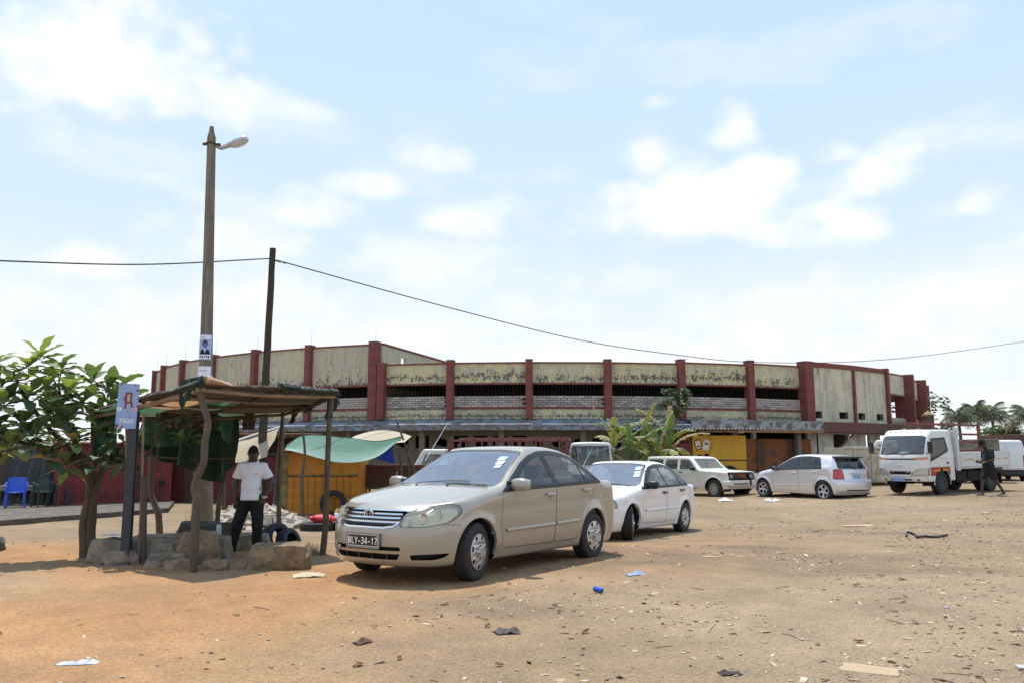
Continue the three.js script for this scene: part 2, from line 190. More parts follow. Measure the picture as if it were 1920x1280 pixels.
// ---------------------------------------------------------------- the round arena
{
  const B = thing('arena', 'long curved two storey arena with yellow panels and red piers', 'building', [2.4, -0.3, -92]);
  const R = 39, D = Math.PI / 180;
  const put = (name, geo, m, th, rad, y = 0, tx = 0) => { const o = part(name, geo, m, B); const s = Math.sin(th * D), c = Math.cos(th * D); o.position.set(rad * s + tx * c, y + 0.3, rad * c - tx * s); o.rotation.y = th * D; return o; };
  // plaster: yellow wash over grey, with black mould low on each panel
  const plaster = (k, yel, lo, amt) => tex(1024, 256, (u, v) => {
    const n = fbm(u * 36 + k * 5, v * 4.5, 5), n2 = fbm(u * 150 + k * 3, v * 16 + 9, 4), st = fbm(u * 190 + k, v * 3, 4), band = Math.exp(-Math.pow((v - lo) / 0.22, 2)) + 0.5 * Math.exp(-Math.pow(v / 0.07, 2));
    let c = mix3(yel, [0.47, 0.44, 0.335], sstep(0.35, 0.7, n)); c = mix3(c, [0.6, 0.54, 0.34], sstep(0.5, 0.75, fbm(u * 5 + 9 + k, v * 2 + 4, 3)) * 0.5); c = mix3(c, [0.24, 0.22, 0.17], sstep(0.5, 0.78, st) * 0.45);
    const mould = sstep(0.62 - 0.2 * band * amt, 0.74 - 0.16 * band * amt, n2 * 0.6 + n * 0.25 + st * 0.15); c = mix3(c, [0.05, 0.045, 0.035], mould * 0.85);
    const g = 0.93 + 0.14 * vn(u * 400, v * 100); return [c[0] * g, c[1] * g, c[2] * g]; }, { srgb: true });
  const PL = [plaster(0, [0.58, 0.53, 0.29], 0.3, 1), plaster(7, [0.59, 0.54, 0.29], 0.35, 1.1), plaster(15, [0.57, 0.53, 0.31], 0.2, 0.8)], PT = plaster(29, [0.47, 0.44, 0.32], 0.05, 0.9), PR = plaster(41, [0.6, 0.57, 0.42], 0.3, -0.35), PD = plaster(53, [0.36, 0.34, 0.22], 0.3, 1.3);
  const pm = (t) => std(null, 0.92, { map: t, bumpMap: t, bumpScale: 0.006 }), MP = PL.map(pm), MT = pm(PT), MR = pm(PR), MD = pm(PD);
  const fit = (g, w, h, ou) => { const p = g.attributes.position, uv = g.attributes.uv; for (let i = 0; i < p.count; i++) uv.setXY(i, p.getX(i) / 12 + ou, clamp(p.getY(i) / h + 0.5, 0.01, 0.99)); return g; };
  const panel = (w, h, d, ou) => fit(new THREE.BoxGeometry(w, h, d).toNonIndexed(), w, h, ou);
  const blockCols = [[0.42, 0.37, 0.33], [0.48, 0.42, 0.37], [0.36, 0.32, 0.29], [0.43, 0.37, 0.345], [0.30, 0.275, 0.25]].map((c) => std(c, 0.95, { bumpMap: T.grain, bumpScale: 0.006 }));
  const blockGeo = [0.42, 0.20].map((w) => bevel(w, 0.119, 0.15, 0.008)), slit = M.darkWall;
  seed(301);
  const piers = []; for (let k = 6; k >= 1; k--) piers.push(-17.32 - 7.55 * k); piers.push(-17.32, -9.44, -1.89, 5.59, 12.9, 20.5, 27.52);
  let blocksLeft = 300;
  const ruin = [];
  for (let i = 0; i < piers.length - 1; i++) {
    const a0 = piers[i], a1 = piers[i + 1], th = (a0 + a1) / 2, half = ((a1 - a0) / 2) * D, rc = R * Math.cos(half), w = 2 * R * Math.sin(half), tall = a1 < -17, top = tall ? 8.6 : 7.2 + Math.max(0, (a0 - 5) * 0.012);
    put('parapet_panel', panel(w, top - 5.95, 0.18, rnd() * 3), tall ? MT : MP[i % 3], th, rc - 0.02, (top + 5.95) / 2);
    put('coping', bevel(w + 0.05, 0.1, 0.34, 0.015), M.red, th, rc - 0.02, top + 0.05);
    put('beam', bevel(w, 0.11, 0.3, 0.015), M.red, th, rc, 5.89);
    put('lower_panel', panel(w, 0.62, 0.2, rnd() * 3), i % 2 ? MD : MP[(i + 1) % 3], th, rc - 0.02, 3.93);
    put('sill_beam', bevel(w, 0.14, 0.26, 0.02), i % 3 ? M.red : M.concrete, th, rc, 4.31);
    // block infill with open joints, irregular at the top
    const rows = 5, ch = 0.145, nb = Math.ceil(w / 0.45);
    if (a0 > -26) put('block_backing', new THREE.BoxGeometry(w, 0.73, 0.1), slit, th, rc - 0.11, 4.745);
    for (let r = 0; r < rows && a0 > -26; r++) for (let b = 0; b <= nb; b++) {
      const x = -w / 2 + (b + (r % 2 ? 0 : 0.5)) * 0.45; if (x < -w / 2 + 0.2 || x > w / 2 - 0.2) { if (r % 2 && b > 0 && b < nb) continue; const g2 = blockGeo[1], xx = x < 0 ? -w / 2 + 0.32 : w / 2 - 0.32; void g2; void xx; continue; }
      const y = 4.38 + (r + 0.5) * ch, m = blockCols[(rnd() * 5) | 0];
      if (blocksLeft > 0 && a0 > -18) { blocksLeft--; put('block', blockGeo[0], m, th, rc - 0.01 + rr(-0.008, 0.008), y, x); }
      else { const g = blockGeo[0].clone(); const s = Math.sin(th * D), c = Math.cos(th * D); place(g, (rc - 0.01) * s + x * c, y + 0.3, (rc - 0.01) * c - x * s, 0, th * D, 0); ruin.push(g); }
    }
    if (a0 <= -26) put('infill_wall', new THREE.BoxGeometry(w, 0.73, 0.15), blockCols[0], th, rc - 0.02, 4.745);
    // bars behind the slot
    const bars = []; for (let q = 0; q < 22; q++) bars.push(box(0.03, 0.75, 0.03, -w / 2 + (q + 0.5) * w / 22, 0, 0)); if (a0 > -26) { const o = put('slot_grille', bars, M.dark, th, rc - 0.25, 5.48); o.userData.kind = 'stuff'; }
    // canopy: sloping slab, fascia, brackets
    const cw = w * (R + 1.7) / R, blueBay = a0 < 9, ledge = blueBay ? M.bluePaint : M.concrete;
    if (blueBay) put('canopy_slab', place(uvBox(new THREE.BoxGeometry(cw, 0.12, 1.75), 3, rnd(), rnd()), 0, 0, 0, 0.24, 0, 0), ledge, th, rc + 0.78, 3.36);
    else put('canopy_slab', uvBox(new THREE.BoxGeometry(cw, 0.14, 1.7), 3), M.concrete, th, rc + 0.75, 3.5);
    put('fascia', uvBox(bevel(cw + 0.06, blueBay ? 0.24 : 0.56, 0.14, 0.015), 3, rnd(), rnd()), blueBay ? M.bluePaint : M.ledgeGrey, th, rc + 1.6, blueBay ? 2.97 : 3.24);
    if (!blueBay) put('rusty_edge', bevel(cw + 0.04, 0.2, 0.12, 0.01), M.rustEdge, th, rc + 1.62, 2.86);
    else for (let q = 0; q < 4; q++) put('bracket', box(0.09, 0.2, 0.14, 0, 0, 0), M.concrete, th, rc + 1.66, 2.93, -cw / 2 + (q + 0.5) * cw / 4);
  }
  if (ruin.length) { const o = part('block_infill', ruin, blockCols[0], B); o.userData.kind = 'stuff'; }
  // piers, each with a cap; rods on the tall ones
  for (const a of [...piers.slice(0, -1), 20.5 + 0.001]) { if (a > 20.5) continue; const tall = a < -10, top = tall ? 8.78 : 7.4 + Math.max(0, (a - 5) * 0.012);
    const pw = a < -17 && a > -18 ? 0.62 : 0.46; put('pier', bevel(pw, top - 3.55, 0.62, 0.02), M.red, a, R + 0.12, (top + 3.55) / 2); put('pier_cap', bevel(pw + 0.03, 0.05, 0.66, 0.01), M.concrete, a, R + 0.12, top + 0.028);
    if (tall) put('lightning_rod', rod([0, 0, 0], [0.03, 1.1, 0], 0.012, 0.006), M.steel, a, R, top); }
  put('pier', bevel(0.5, 3.75, 0.66, 0.02), M.red, -16.4, R + 0.16, 5.5);
  // end wall of the tall part, running inwards, with a window opening
  { const g = prism([[0, 5], [15, 5], [15, 8.62], [0, 8.62]], [rect(2.9, 7.55, 3.85, 8.15)], 0.25), m = part('end_wall', g, MT, B), th = -17.0 * D; fit(g, 15, 3.6, 0); g.attributes.uv && (() => { const p = g.attributes.position; for (let i = 0; i < p.count; i++) g.attributes.uv.setXY(i, p.getX(i) / 12, clamp((p.getY(i) - 5) / 3.62, 0.01, 0.99)); })();
    m.position.set((R - 0.2) * Math.sin(th), 0.3, (R - 0.2) * Math.cos(th)); m.rotation.y = th + Math.PI / 2;
    const c = part('end_wall_coping', bevel(15, 0.14, 0.4, 0.02, 7.5, 8.7, 0.12), M.red, B); c.position.copy(m.position); c.rotation.copy(m.rotation); }
  // floors, ceilings and back wall that keep the slots dark
  const ring = (r0, r1, y0, y1, a0, a1, n = 40) => { const s = new THREE.Shape(); const P = (r, a) => [r * Math.sin(a * D), r * Math.cos(a * D)]; const o = [], q = []; for (let i = 0; i <= n; i++) { o.push(P(r1, lerp(a0, a1, i / n))); q.push(P(r0, lerp(a0, a1, i / n))); } const pts = [...o, ...q.reverse()]; s.setFromPoints(pts.map((p) => new THREE.Vector2(p[0], -p[1]))); const g = new THREE.ExtrudeGeometry(s, { depth: y1 - y0, bevelEnabled: false }); g.rotateX(-Math.PI / 2); g.translate(0, y0 + 0.3, 0); return uvBox(g, 3); };
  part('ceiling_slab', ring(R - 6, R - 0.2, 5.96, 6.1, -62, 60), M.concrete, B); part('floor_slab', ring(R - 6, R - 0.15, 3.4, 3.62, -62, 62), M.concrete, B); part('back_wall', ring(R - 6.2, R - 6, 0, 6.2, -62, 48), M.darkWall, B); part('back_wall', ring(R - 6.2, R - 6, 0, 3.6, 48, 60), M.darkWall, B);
  // ground floor wall: bays with broken window openings, from the left to the rusty hoarding
  const G = std([0.20, 0.185, 0.145], 0.95, { map: T.concrete, bumpMap: T.concrete, bumpScale: 0.004 }); G.map = null; G.color.setRGB(0.15, 0.135, 0.105);  // wall colour set darker, the shade under the canopy put into it
  seed(77);
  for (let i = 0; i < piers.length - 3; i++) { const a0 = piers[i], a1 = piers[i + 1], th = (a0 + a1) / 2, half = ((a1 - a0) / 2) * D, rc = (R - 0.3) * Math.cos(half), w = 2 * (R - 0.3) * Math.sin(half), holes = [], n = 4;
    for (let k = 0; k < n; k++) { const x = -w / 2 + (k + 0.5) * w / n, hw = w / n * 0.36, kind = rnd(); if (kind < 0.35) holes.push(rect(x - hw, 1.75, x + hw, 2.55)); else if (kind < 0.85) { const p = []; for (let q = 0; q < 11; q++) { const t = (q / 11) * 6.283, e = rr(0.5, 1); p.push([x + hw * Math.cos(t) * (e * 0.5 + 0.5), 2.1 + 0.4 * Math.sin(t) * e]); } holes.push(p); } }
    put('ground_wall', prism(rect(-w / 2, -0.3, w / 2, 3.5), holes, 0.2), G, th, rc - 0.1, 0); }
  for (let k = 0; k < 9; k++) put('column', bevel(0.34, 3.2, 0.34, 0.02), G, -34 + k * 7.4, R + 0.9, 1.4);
  // right of the pier: dark bays over a rusty hoarding
  for (const [a0, a1] of [[12.9, 20.5], [20.5, 27.4]]) { const th = (a0 + a1) / 2, w = 2 * R * Math.sin(((a1 - a0) / 2) * D); put('hoarding', uvBox(bevel(w, 2.7, 0.08, 0.01), 2.5), M.rust, th, R + 0.5, 1.02); put('column', bevel(0.3, 3.2, 0.3, 0.02), M.whiteWall, a1, R + 0.3, 1.3); }
  // the solid block on the right with four barred windows
  { const a0 = 27.52, a1 = 42, th = (a0 + a1) / 2, half = ((a1 - a0) / 2) * D, mid = 34.98;
    for (const [p, q] of [[a0, mid], [mid, a1]]) { const t2 = (p + q) / 2, h2 = ((q - p) / 2) * D, w = 2 * R * Math.sin(h2), rc = R * Math.cos(h2), ws = [-w * 0.3, w * 0.26]; const g = prism(rect(-w / 2, 3.6, w / 2, 7.45), ws.map((x) => rect(x - 0.5, 3.85, x + 0.5, 4.35)), 0.25); for (let i = 0; i < g.attributes.position.count; i++) g.attributes.uv.setXY(i, g.attributes.position.getX(i) / 12 + p, clamp((g.attributes.position.getY(i) - 3.6) / 3.9, 0.01, 0.99));
      put('solid_wall', g, MR, t2, rc + 0.1, 0); put('top_band', bevel(w + 0.1, 0.34, 0.42, 0.02), M.red, t2, rc + 0.24, 7.62);
      for (const x of ws) { put('added_dark_box', [box(1.1, 0.6, 0.03, 0, 0, -0.55), box(1.1, 0.03, 0.6, 0, 0.28, -0.28), box(0.03, 0.56, 0.6, 0.52, 0, -0.28), box(0.03, 0.56, 0.6, -0.52, 0, -0.28)], M.darkWall, t2, rc + 0.1, 4.1, x); const f = put('barred_window', [box(1.0, 0.05, 0.1, 0, 0.25, 0), box(1.0, 0.05, 0.1, 0, -0.25, 0), box(0.05, 0.5, 0.1, -0.49, 0, 0), box(0.05, 0.5, 0.1, 0.49, 0, 0)], M.concrete, t2, rc + 0.28, 4.1, x); for (let k = 0; k < 5; k++) part('bar', rod([-0.36 + k * 0.18, -0.24, -0.04], [-0.36 + k * 0.18, 0.24, -0.04], 0.014), M.trim, f); } }  // dark box added behind each window so the opening reads as shaded
    put('pier', bevel(0.75, 4.15, 0.85, 0.02), M.red, a0, R + 0.3, 5.7); put('pier', bevel(0.22, 3.9, 0.3, 0.02), M.red, mid, R + 0.35, 5.55); put('pier', bevel(0.3, 4.3, 0.8, 0.02), M.red, a1, R + 0.2, 5.72);
    for (const a of [42.0, 49.5, 57, 64.5]) { const top = 7.85 - (a - 42) * 0.012; if (a > 42) put('pier', bevel(0.36, top - 3.4, 1.5, 0.02), M.red, a, R - 0.05, (top + 3.4) / 2);
      const w = 2 * R * Math.sin(3.75 * D), t2 = a + 3.75, rc = R * Math.cos(3.75 * D); put('parapet_panel', panel(w, 1.5, 0.18, a), MR, t2, rc - 0.1, top - 1.0); put('coping', bevel(w, 0.1, 0.3, 0.01), M.red, t2, rc - 0.1, top - 0.2); put('lower_panel', panel(w, 0.6, 0.2, a), MD, t2, rc - 0.1, 3.9); put('beam', bevel(w, 0.12, 0.26, 0.02), M.concrete, t2, rc - 0.1, top - 1.82); }
    const chunks = [[27.3, 35], [35, 42], [42, 49.5], [49.5, 57]];
    for (const [p, q] of chunks) { const t2 = (p + q) / 2, w = 2 * (R + 1.4) * Math.sin(((q - p) / 2) * D); put('ledge', uvBox(bevel(w + 0.1, 0.72, 1.3, 0.03), 2, rnd(), rnd()), p > 26 ? M.redDirty : M.red, t2, R + 0.7, 3.2); }
    for (const [p, q, doors] of [[27.6, 35, [[-0.1, 1.55], [1.75, 2.6]]], [35, 42, [[-1.2, -0.6], [0.9, 2.4]]], [42, 49.5, [[-1.6, 1.4]]], [49.5, 57, [[-0.5, 0.5]]]]) { const t2 = (p + q) / 2, w = 2 * R * Math.sin(((q - p) / 2) * D), g = prism(rect(-w / 2, -0.3, w / 2, 2.95), doors.map(([x0, x1]) => rect(x0, 0.1, x1, 2.75)), 0.22); put('white_wall', uvBox(g, 2.5), M.whiteWall, t2, R * Math.cos(((q - p) / 2) * D) + 0.2, 0); }
    put('drain_pipe', rod([0, -0.2, 0], [0, 3, 0], 0.06), M.trim, 27.9, R + 0.85, 0); }
  for (let k = 0; k < 1; k++) part('inner_floor', ring(R - 6, R + 0.1, -0.1, 0.02, -62, 62), M.concrete, B);
}
// ---------------------------------------------------------------- surfaces from a distance field, cut into panels
function nets(f, lo, hi, cell, newton = 3) {
  const nx = Math.ceil((hi[0] - lo[0]) / cell) + 1, ny = Math.ceil((hi[1] - lo[1]) / cell) + 1, nz = Math.ceil((hi[2] - lo[2]) / cell) + 1, val = new Float32Array(nx * ny * nz);
  for (let k = 0, o = 0; k < nz; k++) for (let j = 0; j < ny; j++) for (let i = 0; i < nx; i++, o++) val[o] = f(lo[0] + i * cell, lo[1] + j * cell, lo[2] + k * cell);
  const id = new Int32Array(nx * ny * nz).fill(-1), pos = [], nor = [], sx = 1, sy = nx, sz = nx * ny, e = cell * 0.04;
  for (let k = 0; k < nz - 1; k++) for (let j = 0; j < ny - 1; j++) for (let i = 0; i < nx - 1; i++) {
    const o = i + j * sy + k * sz; let m = 0; for (let c = 0; c < 8; c++) if (val[o + (c & 1) * sx + ((c >> 1) & 1) * sy + (c >> 2) * sz] < 0) m |= 1 << c; if (m === 0 || m === 255) continue;
    let x = 0, y = 0, z = 0, n = 0;
    for (let a = 0; a < 8; a++) for (const b of [1, 2, 4]) { if (a & b) continue; const c = a | b, va = val[o + (a & 1) + ((a >> 1) & 1) * sy + (a >> 2) * sz], vb = val[o + (c & 1) + ((c >> 1) & 1) * sy + (c >> 2) * sz]; if ((va < 0) === (vb < 0)) continue; const t = va / (va - vb); x += (a & 1) + (b === 1 ? t : 0); y += ((a >> 1) & 1) + (b === 2 ? t : 0); z += (a >> 2) + (b === 4 ? t : 0); n++; }
    x = lo[0] + (i + x / n) * cell; y = lo[1] + (j + y / n) * cell; z = lo[2] + (k + z / n) * cell;
    let gx = 0, gy = 0, gz = 0;
    for (let q = 0; q <= newton; q++) { gx = (f(x + e, y, z) - f(x - e, y, z)) / (2 * e); gy = (f(x, y + e, z) - f(x, y - e, z)) / (2 * e); gz = (f(x, y, z + e) - f(x, y, z - e)) / (2 * e); const l2 = gx * gx + gy * gy + gz * gz + 1e-9; if (q === newton) break; const s = clamp(f(x, y, z) / l2, -cell * 0.5, cell * 0.5); x -= gx * s; y -= gy * s; z -= gz * s; }
    const l = Math.hypot(gx, gy, gz) || 1; id[o] = pos.length / 3; pos.push(x, y, z); nor.push(gx / l, gy / l, gz / l);
  }
  const tri = [], quad = (a, b, c, d, flip) => { if (a < 0 || b < 0 || c < 0 || d < 0) return; flip ? tri.push(a, c, b, a, d, c) : tri.push(a, b, c, a, c, d); };
  for (let k = 1; k < nz - 1; k++) for (let j = 1; j < ny - 1; j++) for (let i = 1; i < nx - 1; i++) { const o = i + j * sy + k * sz, v = val[o] < 0;
    if (v !== (val[o + 1] < 0)) quad(id[o - sy - sz], id[o - sz], id[o], id[o - sy], !v); if (v !== (val[o + sy] < 0)) quad(id[o - 1 - sz], id[o - 1], id[o], id[o - sz], !v); if (v !== (val[o + sz] < 0)) quad(id[o - 1 - sy], id[o - sy], id[o], id[o - 1], !v); }
  return { pos, nor, tri };
}
function netGeo(s) { const g = new THREE.BufferGeometry(); g.setAttribute('position', new THREE.Float32BufferAttribute(s.pos, 3)); g.setAttribute('normal', new THREE.Float32BufferAttribute(s.nor, 3)); g.setAttribute('uv', new THREE.Float32BufferAttribute(new Float32Array(s.pos.length / 3 * 2).map((_, i) => { const k = i >> 1; return i & 1 ? s.pos[k * 3 + 1] * 2 : (s.pos[k * 3] + s.pos[k * 3 + 2]) * 2; }), 2)); g.setIndex(s.tri); return g; }
const smax = (a, b, r) => { const h = r - Math.abs(a - b); return Math.max(a, b) + (h > 0 ? (h * h) / (4 * r) : 0); };
const smin = (a, b, r) => -smax(-a, -b, r);
// a soup of triangles: arrays of 18 numbers (three places, three normals)
function soupOf(s) { const out = []; for (let i = 0; i < s.tri.length; i += 3) { const t = new Array(18); for (let k = 0; k < 3; k++) { const v = s.tri[i + k] * 3; for (let q = 0; q < 3; q++) { t[k * 3 + q] = s.pos[v + q]; t[9 + k * 3 + q] = s.nor[v + q]; } } out.push(t); } return out; }
function soupGeo(soup, inset = 0) { const n = soup.length, p = new Float32Array(n * 9), q = new Float32Array(n * 9), uv = new Float32Array(n * 6); soup.forEach((t, i) => { for (let k = 0; k < 9; k++) { p[i * 9 + k] = t[k] - t[9 + k] * inset; q[i * 9 + k] = t[9 + k]; } for (let k = 0; k < 3; k++) { uv[i * 6 + k * 2] = t[k * 3] * 0.6 + t[k * 3 + 2] * 0.2; uv[i * 6 + k * 2 + 1] = t[k * 3 + 1] * 0.6 + t[k * 3 + 2] * 0.4; } }); const g = new THREE.BufferGeometry(); g.setAttribute('position', new THREE.BufferAttribute(p, 3)); g.setAttribute('normal', new THREE.BufferAttribute(q, 3)); g.setAttribute('uv', new THREE.BufferAttribute(uv, 2)); return g; }
function cutTri(t, d0, d1, d2, neg, posi) {   // split one triangle by signed distances
  const d = [d0, d1, d2], N = [], P = []; const vert = (k) => [t[k * 3], t[k * 3 + 1], t[k * 3 + 2], t[9 + k * 3], t[10 + k * 3], t[11 + k * 3]];
  for (let k = 0; k < 3; k++) { const j = (k + 1) % 3, a = vert(k), b = vert(j); (d[k] < 0 ? N : P).push(a); if ((d[k] < 0) !== (d[j] < 0)) { const s = d[k] / (d[k] - d[j]), m = a.map((v, q) => v + (b[q] - v) * s); N.push(m); P.push(m); } }
  for (const [L, o] of [[N, neg], [P, posi]]) for (let i = 1; i + 1 < L.length; i++) { const a = L[0], b = L[i], c = L[i + 1]; o.push([a[0], a[1], a[2], b[0], b[1], b[2], c[0], c[1], c[2], a[3], a[4], a[5], b[3], b[4], b[5], c[3], c[4], c[5]]); }
}
const hull = (pts) => { const p = pts.slice().sort((a, b) => a[0] - b[0] || a[1] - b[1]), cr = (o, a, b) => (a[0] - o[0]) * (b[1] - o[1]) - (a[1] - o[1]) * (b[0] - o[0]), h = (l) => { const s = []; for (const q of l) { while (s.length > 1 && cr(s[s.length - 2], s[s.length - 1], q) <= 0) s.pop(); s.push(q); } s.pop(); return s; }; return [...h(p), ...h(p.reverse())]; };
function grow(poly, d) { const n = poly.length, L = poly.map((a, i) => { const b = poly[(i + 1) % n], l = Math.hypot(b[0] - a[0], b[1] - a[1]), nx = (b[1] - a[1]) / l, ny = -(b[0] - a[0]) / l; return [nx, ny, nx * a[0] + ny * a[1] + d]; }); return L.map((l, i) => { const m = L[(i + n - 1) % n], det = m[0] * l[1] - m[1] * l[0]; return Math.abs(det) < 1e-4 ? [poly[i][0] + l[0] * d, poly[i][1] + l[1] * d] : [(m[2] * l[1] - m[1] * l[2]) / det, (m[0] * l[2] - m[2] * l[0]) / det]; }); }
function roundPoly(poly, r, n = 4) { const P = hull(poly), out = []; P.forEach((p, i) => { const a = P[(i + P.length - 1) % P.length], b = P[(i + 1) % P.length], la = Math.hypot(a[0] - p[0], a[1] - p[1]), lb = Math.hypot(b[0] - p[0], b[1] - p[1]), q = Math.min(r, la * 0.45, lb * 0.45), A = [p[0] + (a[0] - p[0]) / la * q, p[1] + (a[1] - p[1]) / la * q], C = [p[0] + (b[0] - p[0]) / lb * q, p[1] + (b[1] - p[1]) / lb * q]; for (let k = 0; k <= n; k++) { const t = k / n; out.push([(1 - t) * (1 - t) * A[0] + 2 * t * (1 - t) * p[0] + t * t * C[0], (1 - t) * (1 - t) * A[1] + 2 * t * (1 - t) * p[1] + t * t * C[1]]); } }); return hull(out); }
// cut the convex outline poly, drawn on the plane with axes U and W, out of a soup; cond(normal, place) picks the side
function cut(soup, poly, U, W, cond) {
  const P = hull(poly), n = P.length, inside = [], outside = []; let a0 = 1e9, a1 = -1e9, b0 = 1e9, b1 = -1e9; for (const p of P) { a0 = Math.min(a0, p[0]); a1 = Math.max(a1, p[0]); b0 = Math.min(b0, p[1]); b1 = Math.max(b1, p[1]); }
  const E = P.map((p, i) => { const q = P[(i + 1) % n], l = Math.hypot(q[0] - p[0], q[1] - p[1]); return [(q[1] - p[1]) / l, -(q[0] - p[0]) / l, p[0], p[1]]; });
  const A = (t, k) => t[k * 3] * U[0] + t[k * 3 + 1] * U[1] + t[k * 3 + 2] * U[2], Bq = (t, k) => t[k * 3] * W[0] + t[k * 3 + 1] * W[1] + t[k * 3 + 2] * W[2];
  for (const t of soup) {
    const u = [A(t, 0), A(t, 1), A(t, 2)], w = [Bq(t, 0), Bq(t, 1), Bq(t, 2)];
    if (Math.max(...u) < a0 || Math.min(...u) > a1 || Math.max(...w) < b0 || Math.min(...w) > b1 || !cond([t[9] + t[12] + t[15], t[10] + t[13] + t[16], t[11] + t[14] + t[17]].map((v) => v / 3), [(t[0] + t[3] + t[6]) / 3, (t[1] + t[4] + t[7]) / 3, (t[2] + t[5] + t[8]) / 3])) { outside.push(t); continue; }
    let cur = [t];
    for (const e of E) { const nxt = []; for (const c of cur) { const d = [0, 1, 2].map((k) => (A(c, k) - e[2]) * e[0] + (Bq(c, k) - e[3]) * e[1]); if (d[0] < 0 && d[1] < 0 && d[2] < 0) nxt.push(c); else if (d[0] >= 0 && d[1] >= 0 && d[2] >= 0) outside.push(c); else cutTri(c, d[0], d[1], d[2], nxt, outside); } cur = nxt; if (!cur.length) break; }
    inside.push(...cur);
  }
  return [inside, outside];
}
const AX = [1, 0, 0], AY = [0, 1, 0], AZ = [0, 0, 1];
// ---------------------------------------------------------------- vehicles. Own axes: x forward, y up, z to the right; the origin lies midway between the axles on the ground
const paint = (c, o = {}) => phys(c, 0.38, { metalness: 0.25, clearcoat: 1, clearcoatRoughness: 0.06, ...o });
const M2 = {};
M2.cloth = std([0.15, 0.15, 0.165], 0.95, { bumpMap: T.grain, bumpScale: 0.003 }); M2.beige = std([0.45, 0.41, 0.34], 0.9, { bumpMap: T.grain, bumpScale: 0.002 }); M2.dash = std([0.05, 0.052, 0.056], 0.75);
M2.lens = phys([0.86, 0.84, 0.72], 0.08, { transmission: 0.8, thickness: 0, ior: 1.6 }); M2.clearLens = phys([0.9, 0.92, 0.93], 0.06, { transmission: 0.8, thickness: 0, ior: 1.6 }); M2.reflector = std([0.62, 0.6, 0.52], 0.25, { metalness: 0.7 }); M2.redLens = phys([0.42, 0.015, 0.012], 0.12, { clearcoat: 1 }); M2.amber = phys([0.6, 0.19, 0.02], 0.15, { clearcoat: 1 });
function canvasTex(w, h, draw) { const c = document.createElement('canvas'); c.width = w; c.height = h; draw(c.getContext('2d'), w, h); const t = new THREE.CanvasTexture(c); t.colorSpace = THREE.SRGBColorSpace; t.anisotropy = 8; return t; }
const printed = (t, rough = 0.5, o = {}) => std([1, 1, 1], rough, { map: t, ...o });
function card(w, h, d = 0.006) { const g = new THREE.BoxGeometry(w, h, d), uv = g.attributes.uv, no = g.attributes.normal; for (let i = 0; i < uv.count; i++) if (Math.abs(no.getZ(i)) < 0.5) uv.setXY(i, 0.01, 0.01); return g; }
function plateMat(text, bg, fg, sub) { return printed(canvasTex(512, 160, (c, w, h) => { c.fillStyle = bg; c.fillRect(0, 0, w, h); c.strokeStyle = fg; c.lineWidth = 8; c.strokeRect(12, 12, w - 24, h - 24); c.fillStyle = fg; c.font = 'bold 112px monospace'; c.textAlign = 'center'; c.textBaseline = 'middle'; c.save(); c.translate(w / 2, h / 2 + 4); c.scale(sub || 0.86, 1); c.fillText(text, 0, 0); c.restore(); }), 0.45); }
// wheel: axis along z, outer face towards +z
const tyreCache = new Map();
function wheelGeo(r, w, rim) { const k = [r, w, rim].join(); if (!tyreCache.has(k)) { const h = w / 2, p = [[rim, -h * 0.86], [rim + (r - rim) * 0.35, -h * 1.02], [r - 0.035, -h], [r - 0.012, -h * 0.9], [r, -h * 0.74]]; for (const q of [-0.5, 0, 0.5]) p.push([r, h * (q - 0.06)], [r - 0.008, h * (q - 0.05)], [r - 0.008, h * (q + 0.05)], [r, h * (q + 0.06)]); p.push([r, h * 0.74], [r - 0.012, h * 0.9], [r - 0.035, h], [rim + (r - rim) * 0.35, h * 1.02], [rim, h * 0.86]); tyreCache.set(k, new THREE.LatheGeometry(p.map(([a, b]) => new THREE.Vector2(a, b)), 40).rotateX(Math.PI / 2)); } return tyreCache.get(k); }
function coverGeo(rim, kind) {   // wheel cover or alloy face, domed
  const s = new THREE.Shape(Array.from({ length: 48 }, (_, i) => new THREE.Vector2(rim * Math.cos(i * Math.PI / 24), rim * Math.sin(i * Math.PI / 24))));
  const n = { cover: 7, five: 5, lace: 10, steel: 8 }[kind], r0 = { cover: 0.70, five: 0.34, lace: 0.52, steel: 0.60 }[kind] * rim, r1 = { cover: 0.93, five: 0.86, lace: 0.86, steel: 0.78 }[kind] * rim, wd = { cover: 0.40, five: 0.66, lace: 0.6, steel: 0.4 }[kind];
  for (let i = 0; i < n; i++) { const a = (i / n) * 6.2832 + 0.2, b = (6.2832 / n) * wd * 0.5, q = kind === 'five' ? 0.45 : 0.8, p = new THREE.Path(); p.moveTo(r0 * Math.cos(a - b * q), r0 * Math.sin(a - b * q)); p.lineTo(r1 * Math.cos(a - b), r1 * Math.sin(a - b)); p.lineTo(r1 * 1.02 * Math.cos(a), r1 * 1.02 * Math.sin(a)); p.lineTo(r1 * Math.cos(a + b), r1 * Math.sin(a + b)); p.lineTo(r0 * Math.cos(a + b * q), r0 * Math.sin(a + b * q)); p.closePath(); s.holes.push(p); }
  const g = new THREE.ExtrudeGeometry(s, { depth: 0.018, bevelEnabled: true, bevelThickness: 0.006, bevelSize: 0.006, bevelOffset: -0.006, bevelSegments: 2, curveSegments: 28 }), p = g.attributes.position;
  for (let i = 0; i < p.count; i++) { const r = Math.hypot(p.getX(i), p.getY(i)) / rim; p.setZ(i, p.getZ(i) + (kind === 'cover' ? 0.022 * (1 - r * r) - 0.012 * Math.exp(-Math.pow((r - 0.55) / 0.12, 2)) : kind === 'steel' ? -0.05 * (1 - r) : -0.03 * (1 - r))); }
  g.computeVertexNormals(); return g;
}
